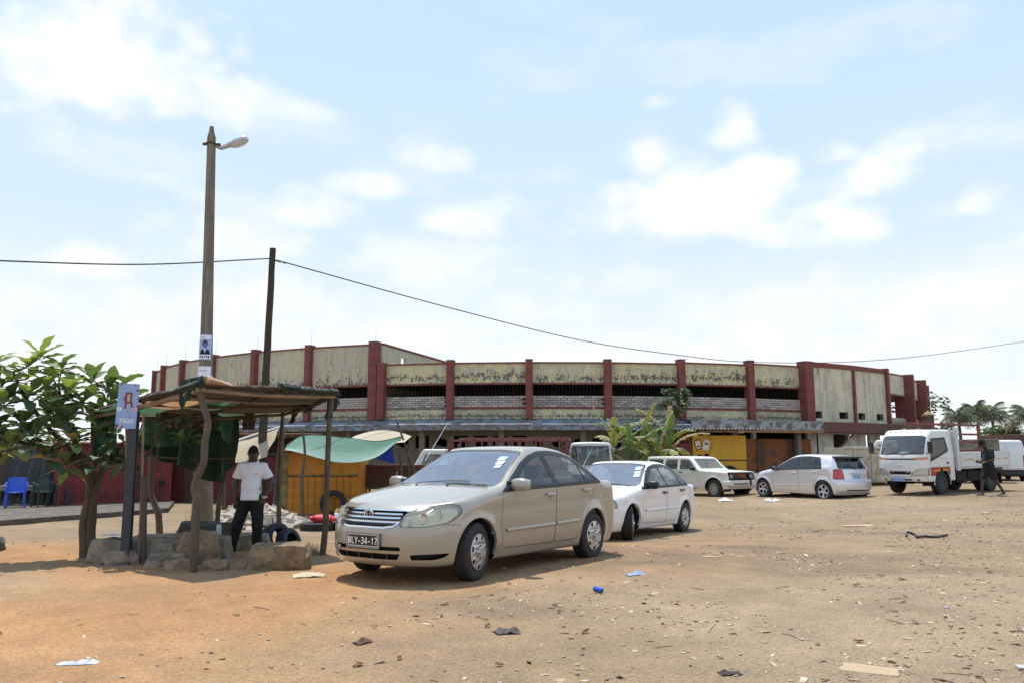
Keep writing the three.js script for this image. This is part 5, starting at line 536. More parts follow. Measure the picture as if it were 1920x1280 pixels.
// ---------------------------------------------------------------- trucks further back
function boxTruck(name, label, x, z, turn, y, o) {
  const t = thing(name, label, 'truck', [x, y, z], turn), P = o.paint, w = 0.85;
  const nose = table([[0.4, 2.5], [0.9, 2.52], [1.15, 2.46], [1.75, 2.15], [1.9, 2.05]], 0, 2.4), f = (a, b, c) => { const q = Math.abs(c); let d = smax(q - (w - Math.max(0, b - 1.15) * 0.12), b - 1.85, 0.08); d = smax(d, a - nose(b) + 0.06 * c * c, 0.06); return smax(smax(d, 1.2 - a, 0.03), 0.45 - b, 0.03); };
  let s = soupOf(nets(f, [1.1, 0.35, -1], [2.7, 2.0, 1], 0.05)), g; [g, s] = cut(s, [[-0.74, 1.2], [0.74, 1.2], [0.68, 1.7], [-0.68, 1.7]], AZ, AY, (n) => n[0] > 0.25); part('windshield', soupGeo(g, 0.004), M.glass, t); for (const q of [-1, 1]) { [g, s] = cut(s, [[2.15, 1.2], [1.98, 1.66], [1.4, 1.68], [1.4, 1.2]], AX, AY, (n) => n[2] * q > 0.4); part('side_window', soupGeo(g, 0.004), M.glass, t); } part('cab', soupGeo(s), P, t);
  part('bed', [bevel(3.9, 0.12, 1.9, 0.02, -0.9, 0.92, 0), box(5.2, 0.18, 0.7, 0, 0.7, 0)], o.bed, t); for (const q of [-1, 1]) { part('side_board', [bevel(3.9, 0.42, 0.05, 0.012, -0.9, 1.18, q * 0.93)], o.bed, t); wheel(t, 1.8, q * 0.72, { r: 0.38, w: 0.2, rim: 0.21, kind: 'steel', mat: M.dark }); wheel(t, -1.7, q * 0.72, { r: 0.38, w: 0.2, rim: 0.21, kind: 'steel', mat: M.dark }); }
  if (o.rack) for (const q of [-1, 1]) { for (const y of [1.72, 2.2]) part('rack_rail', bevel(4.3, 0.08, 0.05, 0.01, -1.1, y + 0.05 * q, q * 0.93), o.rack, t); for (let k = 0; k < 11; k++) part('rack_post', bevel(0.07, 1.0, 0.05, 0.01, 1.0 - k * 0.42 - (k % 2) * 0.14, 1.76, q * 0.93), o.rack, t); }
  if (o.rack) { for (const y of [1.72, 2.2]) part('rack_rail', bevel(0.05, 0.08, 1.8, 0.01, -3.2, y, 0), o.rack, t); part('rack_corner_post', bevel(0.12, 0.85, 0.12, 0.02, 1.04, 1.62, -0.92), o.rack, t); part('rack_corner_post', bevel(0.12, 0.85, 0.12, 0.02, 1.04, 1.62, 0.92), o.rack, t); }
  return t;
}
M.rackRed = std([0.16, 0.05, 0.04], 0.7, { map: T.grain }); M.rackRed.map = null;
boxTruck('stake_truck', 'old truck with white cab and red brown stake rack behind the gold saloon', -1.1, -30.6, Math.PI - 0.12, -0.3, { paint: M3.oldWhite, bed: M.rackRed, rack: M.rackRed });
{ const t = thing('cargo_trailer', 'rusty brown flatbed trailer standing right of the orange kiosk', 'trailer', [-2.3, -0.3, -25.6], -0.03); M.brownSteel = std([0.085, 0.035, 0.025], 0.75, { bumpMap: T.grain, bumpScale: 0.004 });
  part('bed', bevel(4.4, 0.1, 1.9, 0.02, 0, 0.78, 0), M.brownSteel, t); for (let k = 0; k < 4; k++) part('side_board', bevel(1.08, 0.52, 0.05, 0.015, -1.65 + k * 1.1, 1.05, 0.93), M.brownSteel, t); part('rail', bevel(4.4, 0.06, 0.08, 0.015, 0, 1.33, 0.93), M.rackRed, t); for (const s of [-1, 1]) part('side_frame', bevel(4.4, 0.1, 0.08, 0.015, 0, 0.68, s * 0.8), M.concrete, t); for (const x of [-0.6, 0.6]) for (const s of [-1, 1]) wheel(t, x, s * 0.72, { r: 0.36, w: 0.2, rim: 0.2, kind: 'steel', mat: M.dark }); part('drawbar', rod([-2.2, 0.6, 0], [-3.2, 0.45, 0], 0.05), M.brownSteel, t); part('stand', rod([-2.0, 0.02, 0.5], [-2.0, 0.7, 0.5], 0.04), M.brownSteel, t); }
{ const t = boxTruck('dump_truck', 'grey cream dump truck with red ladder frame behind the tipper truck', 18.0, -35.5, Math.PI - 0.5, 0.12, { paint: M3.oldWhite, bed: M.concrete }); part('raised_body', [bevel(2.6, 0.5, 0.06, 0.02, -1.2, 1.6, 0.95), bevel(2.6, 0.5, 0.06, 0.02, -1.2, 1.6, -0.95), bevel(0.06, 0.5, 1.9, 0.02, -2.5, 1.6, 0)], M.concrete, t); }
{ const t = thing('rack_frame', 'red steel ladder rack standing upright above the tipper truck bed', 'rack', [15.75, 0.95, -29.2], 0.5); for (const x of [-1.3, 1.3]) part('upright', bevel(0.07, 1.5, 0.07, 0.01, x, 0.75, 0), M.red, t); for (const y of [0.55, 0.85, 1.12, 1.45]) part('rung', bevel(y > 1.4 ? 4.2 : 2.6, 0.07, 0.06, 0.01, y > 1.4 ? -0.75 : 0, y, 0), M.red, t); }
{ const t = thing('steel_skip', 'rust streaked cream steel skip behind the silver hatchback', 'skip', [14.0, -0.05, -33.2], 0.1); const m = withTex(mottled([0.5, 0.47, 0.39], [0.42, 0.38, 0.28], { spot: 0.32, ks: 6, spotCol: [0.22, 0.09, 0.03] }), 0.8, 0.002); part('front_panel', uvBox(prism([[-1.05, 1.65], [1.05, 1.65], [0.9, 0.35], [-0.9, 0.35]], [], 0.05), 2), m, t).position.z = 0.8; part('rear_panel', uvBox(prism([[-1.05, 1.65], [1.05, 1.65], [0.9, 0.35], [-0.9, 0.35]], [], 0.05), 2), m, t).position.z = -0.85; for (const s of [-1, 1]) part('end_panel', place(uvBox(new THREE.BoxGeometry(0.05, 1.34, 1.65), 2), s * 0.97, 1.0, 0, 0, 0, -s * 0.115), m, t); part('rim_bar', bevel(2.2, 0.1, 0.1, 0.02, 0, 1.66, 0.86), m, t); part('base', bevel(1.8, 0.12, 1.6, 0.02, 0, 0.36, 0), m, t); for (const x of [-0.7, 0, 0.7]) part('stiffener', bevel(0.08, 1.2, 0.06, 0.01, x, 1.0, 0.88), m, t); for (const s of [-1, 1]) part('skid', bevel(2.0, 0.3, 0.12, 0.02, 0, 0.16, s * 0.6), M.rust, t); }
// ---------------------------------------------------------------- shelter of poles and tarpaulins, and what stands in and by it
const tarpMat = (c, through = 0.45, rough = 1) => phys(c, rough, { transmission: through, thickness: 0, bumpMap: T.grain, bumpScale: 0.006 });
M.tarpBrown = tarpMat([0.062, 0.042, 0.028], 0.06); M.tarpOlive = tarpMat([0.045, 0.04, 0.027], 0.06); M.tarpGreen = tarpMat([0.04, 0.17, 0.105], 0.5); M.tarpTan = tarpMat([0.5, 0.3, 0.15], 0.42); M.netDark = tarpMat([0.016, 0.032, 0.022], 0.25); M.netGreen = tarpMat([0.035, 0.13, 0.075], 0.5); M.pole = std([0.62, 0.58, 0.53], 0.9, { map: T.bark, bumpMap: T.bark, bumpScale: 0.008 }); M.pale = std([1.7, 1.55, 1.35], 0.85, { map: T.bark, bumpMap: T.bark, bumpScale: 0.006 });
{
  const S = thing('taxi_shelter', 'makeshift shelter of crooked poles and patched green and brown tarpaulins', 'shelter');
  const P1 = V(-3.77, 2.15, -9.93), P2 = V(-2.59, 2.2, -11.88), P3 = V(-5.89, 1.89, -11.5), P4 = V(-4.05, 2.06, -14.5), P5 = V(-6.53, 1.98, -14.8);
  const post = (pts, r) => part('post', tube(pts, r, 9, 0.25), M.pole, S);
  post([[-3.75, -0.15, -9.93], [-3.76, 0.44, -9.92], [-3.76, 0.81, -9.94], [-3.80, 1.0, -9.93], [-3.70, 1.27, -9.92], [-3.70, 1.51, -9.93], [-3.68, 1.76, -9.94], [-3.77, 2.03, -9.93], [-3.79, 2.2, -9.93]], [0.05, 0.038]);
  post([[-2.70, -0.15, -11.88], [-2.66, 0.2, -11.88], [-2.645, 1.0, -11.87], [-2.65, 1.53, -11.89], [-2.63, 2.07, -11.88], [-2.6, 2.25, -11.88]], [0.046, 0.034]);
  post([[-6.22, -0.3, -14.8], [-6.27, 0.3, -14.8], [-6.43, 0.7, -14.8], [-6.45, 1.3, -14.8], [-6.53, 2.02, -14.8]], [0.06, 0.045]);
  post([[-5.06, -0.25, -14.3], [-5.02, 0.65, -14.3], [-4.89, 1.38, -14.32], [-4.86, 2.08, -14.3]], [0.045, 0.035]); post([[-4.03, -0.2, -14.5], [-4.07, 0.9, -14.5], [-4.05, 2.1, -14.5]], [0.045, 0.035]);
  post([[-5.93, -0.1, -11.7], [-5.88, 0.9, -11.68], [-5.9, 1.93, -11.55]], [0.04, 0.03]);
  const beam = (a, b, r = 0.035, m = M.pale, bow = 0.03) => { const c = a.clone().lerp(b, 0.5); part('roof_pole', tube([[a.x, a.y, a.z], [c.x, c.y - bow, c.z], [b.x, b.y, b.z]], [r, r * 0.8], 7, 0.2), m, S); };
  const ext = (a, b, k) => a.clone().add(b.clone().sub(a).multiplyScalar(k));
  beam(ext(P2, P1, 1.03), ext(P1, P2, 1.03), 0.03); beam(ext(P3, P1, 1.02), ext(P1, P3, 1.05)); beam(P2, P4, 0.03, M.pole); beam(P3, P5, 0.035, M.pole); beam(P5, P4, 0.035, M.pole); beam(P3, P4, 0.03, M.pole, 0.05);
  const Q = (u, v) => { const a = P1.clone().lerp(P2, u), b = P3.clone().lerp(P4, u); return a.lerp(b, v); };
  beam(Q(0.5, 0), Q(0.5, 1), 0.024, M.pole); beam(Q(0, 0.5), Q(1, 0.5), 0.026, M.pole); beam(Q(0.1, 0.25), Q(1, 0.3), 0.02); beam(V(-4.75, 1.3, -14.1), V(-6.4, 1.36, -14.15), 0.018, M.pole);
  const tarp = (u0, u1, v0, v1, m, k, lift = 0.05, sag = 0.05, name = 'roof_tarp') => part(name, sheet((u, v) => { const p = Q(lerp(u0, u1, u), lerp(v0, v1, v)), w = Math.sin(u * Math.PI) * Math.sin(v * Math.PI); return [p.x + 0.05 * (vn(u * 5 + k, v * 5) - 0.5), p.y + lift - sag * w + 0.05 * (fbm(u * 4 + k, v * 4 + k, 3) - 0.5), p.z + 0.05 * (vn(v * 6 + k, u * 3 + 9) - 0.5)]; }, 16, 16), m, S);
  tarp(-0.04, 0.52, -0.05, 0.42, M.tarpBrown, 3, 0.045, 0.04); tarp(0.48, 1.05, -0.05, 0.55, M.tarpOlive, 9, 0.05, 0.08); tarp(0.5, 1.04, 0.5, 1.02, M.tarpBrown, 15, 0.05, 0.05); tarp(0.02, 0.32, 0.38, 0.68, M.tarpTan, 21, 0.045, 0.1); tarp(-0.04, 0.3, 0.62, 1.02, M.tarpGreen, 27, 0.05, 0.07); tarp(0.28, 0.56, 0.4, 0.8, M.tarpGreen, 33, 0.05, 0.07); tarp(0.26, 0.56, 0.74, 1.03, M.tarpBrown, 39, 0.06, 0.06); tarp(0.3, 0.42, 0.36, 0.72, M.tarpTan, 44, 0.09, 0.05);
  part('roof_tarp', sheet((u, v) => { const a = P3.clone().lerp(P4, u), b = P5.clone().lerp(P4, u * 0.9 + 0.02), p = a.lerp(b, v); return [p.x, p.y + 0.05 + 0.05 * (fbm(u * 4, v * 4 + 70, 3) - 0.5) - 0.08 * Math.sin(u * 3.14) * Math.sin(v * 3.14), p.z]; }, 16, 10), M.netGreen, S);
  // folds hanging over the edges
  const flap = (a, b, len, m, k, amp = 0.05, n = 24, name = 'hanging_tarp') => part(name, sheet((u, v) => { const p = a.clone().lerp(b, u), d = typeof len === 'function' ? len(u) : len; const nx = b.z - a.z, nz = -(b.x - a.x), l = Math.hypot(nx, nz), w = amp * (0.3 + v) * (Math.sin(u * 13 + k + v * 2) + 0.8 * Math.sin(u * 29 + k * 2) + 1.6 * (fbm(u * 6 + k, v * 3, 3) - 0.5)); return [p.x + nx / l * w, p.y + 0.05 - d * v, p.z + nz / l * w]; }, n, 14), m, S);
  flap(V(-6.43, 1.93, -14.25), V(-4.72, 1.97, -14.15), (u) => 0.4 + 0.68 * Math.pow(Math.sin(Math.min(1, u * 1.05) * 2.3), 2) + 0.16 * Math.sin(u * 9), M.netDark, 2, 0.11, 44); flap(V(-6.35, 1.95, -14.05), V(-4.75, 1.98, -13.95), (u) => 0.38 + 0.14 * Math.sin(u * 7), M.netGreen, 8, 0.1, 40); flap(V(-5.94, 1.86, -11.65), V(-5.58, 1.9, -11.6), 0.58, M.netGreen, 5, 0.03, 14); flap(V(-5.9, 1.42, -11.7), V(-5.52, 1.42, -11.66), 0.24, M.netDark, 6, 0.03, 12);
  flap(P1.clone().add(V(-0.34, 0.08, -0.2)), P1.clone().add(V(0.02, 0.12, 0.02)), (u) => 0.36 - 0.24 * u, M.netDark, 11, 0.03, 10); flap(P2.clone().add(V(-0.05, 0.03, 0.05)), P2.clone().add(V(0.02, 0.03, -0.25)), (u) => 0.42 - 0.25 * u, M.netDark, 13, 0.03, 10); flap(Q(1.0, 0.35), Q(1.0, 0.8), (u) => 0.14 + 0.12 * Math.sin(u * 8) * u, M.tarpOlive, 17, 0.03, 18); flap(Q(0.75, 0.96), Q(0.82, 0.99), 0.3, M.tarpBrown, 19, 0.03, 8); flap(Q(0.30, 0.98), Q(0.6, 1.0), (u) => 0.14 + 0.14 * Math.sin(u * 3.1), M.tarpBrown, 23, 0.04, 14);
  const fold = (a, b, r, m, k) => { const n = 6, pts = []; for (let i = 0; i <= n; i++) { const p = a.clone().lerp(b, i / n); pts.push([p.x, p.y + 0.02 * vn(i * 0.9 + k, k), p.z]); } part('rolled_edge', tube(pts, [r, r * 0.7], 9, 0.7), m, S); };
  fold(ext(P3, P1, 1.02).add(V(-0.06, 0.05, 0)), P1.clone().lerp(P3, 0.35).add(V(0, 0.05, 0)), 0.05, M.netDark, 1); fold(P1.clone().add(V(0.02, 0.1, -0.02)), Q(0.2, 0.02).add(V(0, 0.06, 0)), 0.06, M.tarpTan, 4); fold(Q(0.55, 0).add(V(0, 0.07, 0)), P2.clone().add(V(0.04, 0.05, 0)), 0.065, M.netDark, 7); fold(P2.clone().add(V(0.05, 0.05, 0)), Q(1.02, 0.3).add(V(0, 0.05, 0)), 0.06, M.netDark, 31); fold(P1.clone().lerp(P3, 0.3).add(V(0, 0.06, 0)), P1.clone().lerp(P3, 1.0).add(V(0, 0.06, 0)), 0.05, M.tarpBrown, 37); fold(Q(0.3, 0).add(V(0, 0.05, 0)), Q(0.6, 0).add(V(0, 0.06, 0)), 0.035, M.tarpBrown, 9);
}
// taxi sign on a dark steel post
{
  const t = thing('taxi_sign', 'rusty pale blue TAXI sign on a dark steel post', 'sign', [-4.9, -0.02, -10.65], 0.12);
  part('post', [bevel(0.11, 2.0, 0.03, 0.006, 0, 0.95, 0.04), bevel(0.11, 2.0, 0.03, 0.006, 0, 0.95, -0.04), box(0.025, 2.0, 0.06, 0, 0.95, 0)], std([0.03, 0.033, 0.04], 0.6), t);
  const face = canvasTex(256, 620, (c, w, h) => { c.fillStyle = '#8fa6d2'; c.fillRect(0, 0, w, h); seed(5); for (let i = 0; i < 500; i++) { c.fillStyle = ['rgba(160,180,215,0.25)', 'rgba(110,130,175,0.2)', 'rgba(95,60,45,0.16)'][i % 3]; c.fillRect(rnd() * w, rnd() * h, rr(2, 26), rr(2, 14)); }
    c.fillStyle = '#7a3a22'; for (const [x, y, a, b] of [[96, 120, 82, 26], [92, 120, 26, 230], [156, 120, 24, 150], [92, 250, 90, 26], [70, 180, 30, 22], [60, 210, 40, 20], [170, 262, 26, 70]]) c.fillRect(x, y, a, b); c.fillStyle = '#a8a48e'; c.fillRect(120, 150, 34, 96); c.fillStyle = '#7a3a22'; for (const [x, y, r] of [[30, 20, 10], [205, 12, 12], [20, 590, 22], [88, 600, 14], [238, 90, 14], [248, 310, 10], [60, 70, 7], [135, 385, 7]]) { c.beginPath(); c.ellipse(x, y, r, r * 1.3, 0, 0, 7); c.fill(); }
    for (const [x, col] of [[30, '#e6e6ee'], [220, '#e79aae']]) { c.fillStyle = col; c.beginPath(); c.arc(x, 355, 28, 0, 7); c.fill(); c.fillStyle = '#8a7a90'; c.fillRect(x - 6, 340, 12, 30); } c.fillStyle = '#d9dbd4'; c.font = 'bold 88px sans-serif'; c.textAlign = 'center'; c.save(); c.translate(w / 2 + 4, 545); c.scale(0.95, 1); c.fillText('TAXI', 0, 0); c.restore(); });
  const p = part('sign_plate', card(0.255, 0.575, 0.012), printed(face, 0.7), t); p.position.set(-0.07, 2.01, 0.07); p.rotation.z = -0.035; part('bolt', new THREE.CylinderGeometry(0.012, 0.012, 0.02, 8).rotateX(Math.PI / 2).translate(-0.03, 1.86, 0.08), M.steel, t);
}
for (const [x, z, h, lean, l] of [[-5.02, -10.75, 1.85, 0.03, 'thin pale stick left of the taxi sign post'], [-4.76, -10.72, 1.9, -0.02, 'thin pale stick right of the taxi sign post']]) single('prop_stick', l, 'stick', tube([[x, -0.1, z], [x + lean, h * 0.5, z], [x + lean * 0.5, h, z + 0.1]], 0.016, 6, 0.3), M.pale, [0, 0, 0]);
single('iron_pipe', 'rusty brown iron pipe standing upright right of the taxi sign', 'pipe', [rod([-4.66, -0.1, -10.65], [-4.72, 1.09, -10.65], 0.034, 0.034, 12), new THREE.TorusGeometry(0.03, 0.008, 6, 14).rotateX(1.57).translate(-4.72, 1.09, -10.65)], std([0.07, 0.05, 0.048], 0.8));
// street lamp on a concrete pole with two posters
{
  const t = thing('street_lamp', 'tall concrete street lamp with election posters rising behind the shelter', 'street lamp', [-5.78, -0.25, -15.6]);
  const shaft = new THREE.LatheGeometry([[0, 0], [0.2, 0], [0.19, 0.6], [0.165, 1.4], [0.135, 2.6], [0.115, 3.8], [0.1, 5.4], [0.082, 7.85], [0.05, 7.98], [0.04, 8.08], [0, 8.1]].map(([a, b]) => new THREE.Vector2(a, b)), 20); { const p = shaft.attributes.position; for (let i = 0; i < p.count; i++) p.setX(p.getX ? i : i, p.getX(i) - p.getY(i) * 0.026); } const uv = shaft.attributes.uv; for (let i = 0; i < uv.count; i++) uv.setXY(i, uv.getX(i) * 0.8, uv.getY(i) * 5); shaft.computeVertexNormals();
  const cm = std([0.85, 0.78, 0.68], 0.95, { map: mottled([0.26, 0.235, 0.205], [0.19, 0.17, 0.15], { f: 8, spot: 0.26, ks: 16 }), bumpMap: T.grain, bumpScale: 0.004 }); part('pole', shaft, cm, t);
  part('clamp_band', [new THREE.TorusGeometry(0.095, 0.018, 8, 20).rotateX(1.57).translate(-0.205, 7.72, 0), bevel(0.1, 0.05, 0.05, 0.01, -0.32, 7.72, 0), bevel(0.12, 0.06, 0.06, 0.01, -0.08, 7.70, 0)], M.rust, t); part('lamp_arm', rod([-0.12, 7.68, 0], [0.02, 7.62, 0], 0.03), M.steel, t);
  const head = new THREE.Group(); head.name = 'lamp_head'; head.position.set(0, 7.64, 0); head.rotation.z = 0.36; t.add(head); const hm = std([0.5, 0.51, 0.52], 0.4, { metalness: 0.4 });
  part('housing', netGeo(nets((x, y, z) => { const k = clamp(x / 0.58), hw = lerp(0.055, 0.115, sstep(0.1, 0.6, k)) * (1 - 0.5 * sstep(0.8, 1.05, k)), hh = lerp(0.045, 0.075, sstep(0.2, 0.6, k)) * (1 - 0.4 * sstep(0.75, 1.05, k)); const e = Math.hypot(y / hh, z / hw) - 1; return smax(e * 0.05, smax(x - 0.56, -x, 0.03), 0.04); }, [-0.06, -0.16, -0.18], [0.66, 0.16, 0.18], 0.02)), hm, head); part('lens', new THREE.SphereGeometry(1, 20, 12).scale(0.17, 0.06, 0.095).translate(0.36, -0.05, 0), phys([0.85, 0.88, 0.9], 0.1, { transmission: 0.6, thickness: 0 }), head);
  const poster = (y0, y1, tx, r) => { const g = new THREE.CylinderGeometry(r, r + 0.004, y1 - y0, 20, 1, true, -1.15, 2.3); const o = part('poster', g, printed(tx, 0.8), t); o.position.set(-(y0 + y1) / 2 * 0.026, (y0 + y1) / 2, 0); };
  poster(3.40, 3.88, canvasTex(200, 330, (c, w, h) => { c.fillStyle = '#e9ebf4'; c.fillRect(0, 0, w, h); c.strokeStyle = '#6a75a8'; c.lineWidth = 6; c.strokeRect(6, 6, w - 12, h - 12); c.fillStyle = '#9fb0da'; c.fillRect(14, 60, w - 28, 200); c.fillStyle = '#23284a'; c.beginPath(); c.ellipse(112, 120, 36, 46, 0, 0, 7); c.fill(); c.fillStyle = '#6b6f92'; c.beginPath(); c.ellipse(116, 138, 29, 36, 0, 0, 7); c.fill(); c.fillStyle = '#171b3a'; c.beginPath(); c.moveTo(40, 260); c.lineTo(56, 205); c.lineTo(112, 185); c.lineTo(170, 205); c.lineTo(186, 260); c.fill(); c.fillStyle = '#e9ebf4'; c.beginPath(); c.moveTo(98, 190); c.lineTo(128, 190); c.lineTo(114, 240); c.fill(); c.fillStyle = '#39406e'; c.font = 'italic 40px sans-serif'; c.fillText('Vota', 24, 48); for (let i = 0; i < 6; i++) c.fillRect(24 + i * 26, 276, 18, 14 + (i % 3) * 10); }), 0.126);
  poster(3.08, 3.28, canvasTex(200, 150, (c, w, h) => { c.fillStyle = '#e9ebf4'; c.fillRect(0, 0, w, h); c.strokeStyle = '#8d97bf'; c.lineWidth = 5; c.strokeRect(6, 6, w - 12, h - 12); c.fillStyle = '#4a517e'; c.font = 'italic 48px sans-serif'; c.fillText('Vota', 40, 80); }), 0.132);
}
// wooden utility pole and its cables
{
  const t = thing('utility_pole', 'slightly crooked dark wooden utility pole behind the standing man', 'utility pole', [-6.98, -0.4, -23.1]); part('pole', tube([[0, 0, 0], [-0.01, 2.5, 0], [0.0, 3.5, 0], [0.03, 5.5, 0], [0.06, 7.65, 0]], [0.13, 0.085], 12, 0.2), std([0.32, 0.3, 0.28], 0.95, { map: T.bark, bumpMap: T.bark, bumpScale: 0.01 }), t); for (const [x, y] of [[0.14, 7.28], [0.26, 7.26], [0.42, 7.22]]) part('insulator', new THREE.SphereGeometry(0.035, 10, 8).scale(1.3, 0.8, 1).translate(x, y, 0.02), M.trim, t); part('cable_bracket', rod([0.05, 7.3, 0], [0.45, 7.2, 0], 0.012), M.steel, t);
  const cable = (pts, label) => single('overhead_cable', label, 'cable', tube(pts, 0.017, 6, 0, 14), M.dark, [0, 0, 0]);
  cable([[-11.55, 5.45, -17], [-9.3, 6.05, -20], [-6.94, 6.95, -23.1]], 'thin black cable running left from the utility pole'); cable([[-6.8, 6.9, -23.1], [-2.2, 6.42, -28.2], [3.13, 6.03, -34], [7.6, 5.86, -37.3], [11.53, 5.84, -40], [20.64, 6.52, -45], [34.2, 8.62, -51]], 'long sagging black cable crossing the sky above the arena');
}
for (const [x, z, h, l] of [[-11.58, -17, 5.6, 'wooden utility pole at the left end of the cable'], [34.25, -51, 8.8, 'wooden utility pole at the far right end of the cable']]) { const t = thing('utility_pole', l, 'utility pole', [x, -0.4, z]); part('pole', tube([[0, 0, 0], [0.03, h * 0.5, 0], [0, h + 0.4, 0]], [0.13, 0.09], 10, 0.2), std([0.32, 0.3, 0.28], 0.95, { map: T.bark }), t); part('insulator', new THREE.SphereGeometry(0.04, 10, 8).translate(0.05, h + 0.25, 0), M.trim, t); }
// stones and concrete lumps round the shelter
M.stone = std([1, 0.97, 0.9], 0.95, { map: mottled([0.27, 0.235, 0.185], [0.17, 0.15, 0.12], { f: 6, spot: 0.24, ks: 14 }), bumpMap: T.concrete, bumpScale: 0.012 }); M.stoneBrown = std([1, 0.95, 0.85], 0.95, { map: mottled([0.26, 0.19, 0.125], [0.17, 0.125, 0.085], { f: 8, spot: 0.3, ks: 18 }), bumpMap: T.grain, bumpScale: 0.02 }); M.stoneDark = std([0.09, 0.085, 0.075], 0.9, { bumpMap: T.grain, bumpScale: 0.015 });
function rockGeo(w, h, d, k, round = 0.45, rough = 0.16, n = 12) { const g = new THREE.BoxGeometry(2, 2, 2, n, n, n), p = g.attributes.position, v = V(0, 0, 0); for (let i = 0; i < p.count; i++) { v.fromBufferAttribute(p, i); const s = v.clone().normalize().multiplyScalar(1.25); v.lerp(s, round); const f = 1 + rough * ((fbm(v.x * 1.3 + k * 7 + v.z * 0.7, v.y * 1.3 + k + v.z * 0.9, 4) - 0.5) * 2 + (fbm(v.x * 5 + k, v.y * 5 + v.z * 4 + k, 2) - 0.5) * 0.5); v.multiplyScalar(f); v.y += 0.16 * (fbm(v.x * 1.1 + k * 3, v.z * 1.1 + k, 2) - 0.5) * 2; v.x *= 1 - 0.13 * v.y * (k % 3 ? 1 : 0.4); p.setXYZ(i, v.x * w / 2, v.y * h / 2 + h / 2 - 0.03, v.z * d / 2); } g.computeVertexNormals(); return uvBox(g.toNonIndexed(), 0.8, k * 0.3, k * 0.7); }
[[-2.87, -10.35, 0.72, 0.34, 0.5, 3, 0.25, 0.16, 'stoneBrown', 'large brown concrete lump in front of the two tyres', 0.15], [-5.2, -10.95, 0.52, 0.34, 0.42, 5, 0.2, 0.12, 'stone', 'flat topped grey block beside the tree trunk', 0.2], [-5.0, -10.72, 0.38, 0.22, 0.34, 8, 0.3, 0.14, 'stone', 'low grey stone between the tree and the sign post', 0.6], [-5.02, -10.66, 0.34, 0.1, 0.3, 9, 0.3, 0.1, 'stoneDark', 'dark flat stone below the low grey stone left of the sign', 0.3], [-4.62, -11.0, 0.62, 0.32, 0.4, 11, 0.25, 0.13, 'stone', 'broad grey block behind the upright iron pipe', -0.1], [-4.32, -10.55, 0.5, 0.2, 0.4, 14, 0.2, 0.14, 'stone', 'wedge shaped flat stone right of the iron pipe', 0.25], [-4.02, -10.75, 0.46, 0.42, 0.42, 17, 0.35, 0.2, 'stoneBrown', 'rough brown boulder behind the crooked front post', 0.4], [-4.02, -10.18, 0.3, 0.16, 0.3, 19, 0.45, 0.2, 'stoneBrown', 'small brown stone at the foot of the front post', 0.8], [-3.6, -10.2, 0.3, 0.15, 0.28, 21, 0.45, 0.25, 'stoneBrown', 'small brown stone right of the crooked front post', 0.2], [-4.08, -11.35, 0.5, 0.36, 0.42, 23, 0.15, 0.1, 'stone', 'grey slab left of the feet of the standing man', 0.1], [-5.25, -12.9, 1.3, 0.26, 0.5, 26, 0.12, 0.1, 'stone', 'long low kerb slab at the back of the shelter', 0.12], [-4.85, -13.4, 0.95, 0.44, 0.5, 29, 0.35, 0.2, 'stoneDark', 'dark mossy block in front of the lamp post foot', 0.1], [-3.98, -12.9, 0.5, 0.28, 0.45, 31, 0.15, 0.1, 'stone', 'grey block behind the legs of the standing man', 0.2], [-7.95, -12.6, 0.5, 0.26, 0.4, 33, 0.4, 0.18, 'stoneDark', 'dark stone lying at the left edge of the sand', 0.3], [-5.4, -11.9, 0.5, 0.24, 0.5, 36, 0.2, 0.12, 'stone', 'grey block inside the shelter behind the sign post', 0.4]].forEach(([x, z, w, h, d, k, ro, ru, m, l, tn]) => single('stone', l, 'stone', rockGeo(w, h, d, k, ro, ru), M[m], [x, land(x, z) - 0.02, z], tn, 'stones around the shelter'));
{ const p = single('paper_sheet', 'white paper sheet lying on the flat topped block by the tree', 'paper', sheet((u, v) => [lerp(-0.2, 0.16, u), 0.318 + 0.012 * vn(u * 4, v * 4), lerp(-0.15, 0.1, v)], 6, 4, 0.002), std([0.7, 0.74, 0.85], 0.8), [-5.15, land(-5.2, -10.95) + 0.02, -10.95], 0.2); void p; }
single('drink_can', 'pale blue green drink can standing near the man in the shelter', 'can', new THREE.LatheGeometry([[0, 0], [0.026, 0], [0.033, 0.01], [0.033, 0.13], [0.026, 0.145], [0, 0.143]].map(([a, b]) => new THREE.Vector2(a, b)), 18), std([0.35, 0.5, 0.55], 0.35, { metalness: 0.4 }), [-3.96, 0.29, -11.3]);
// tyres leaning behind the lump, bundle on tyres
const tyreThing = (label, x, y, z, rx, ry, r = 0.28, m = M.rubber) => { const o = single('old_tyre', label, 'tyre', wheelGeo(r, 0.2, r * 0.6), m, [x, y, z], 0, 'old tyres'); o.rotation.set(rx, ry, 0, 'YXZ'); return o; };
M.tyreBlue = std([0.02, 0.025, 0.04], 0.7); tyreThing('old tyre standing upright behind the brown concrete lump', -3.74, 0.04, -13.3, -0.25, 1.0, 0.25, M.tyreBlue); tyreThing('smaller old tyre leaning right of the upright tyre', -3.52, 0.0, -13.2, -0.35, 1.15, 0.21, M.tyreBlue); tyreThing('old tyre lying flat under the red bundle', -4.25, -0.2, -18.2, Math.PI / 2, 0, 0.36); tyreThing('old tyre lying flat right of the red bundle', -3.62, -0.2, -18.5, Math.PI / 2, 0, 0.34); tyreThing('tyre leaning against the right foot of the orange kiosk', -4.95, 0.02, -23.05, -0.1, 0, 0.36);
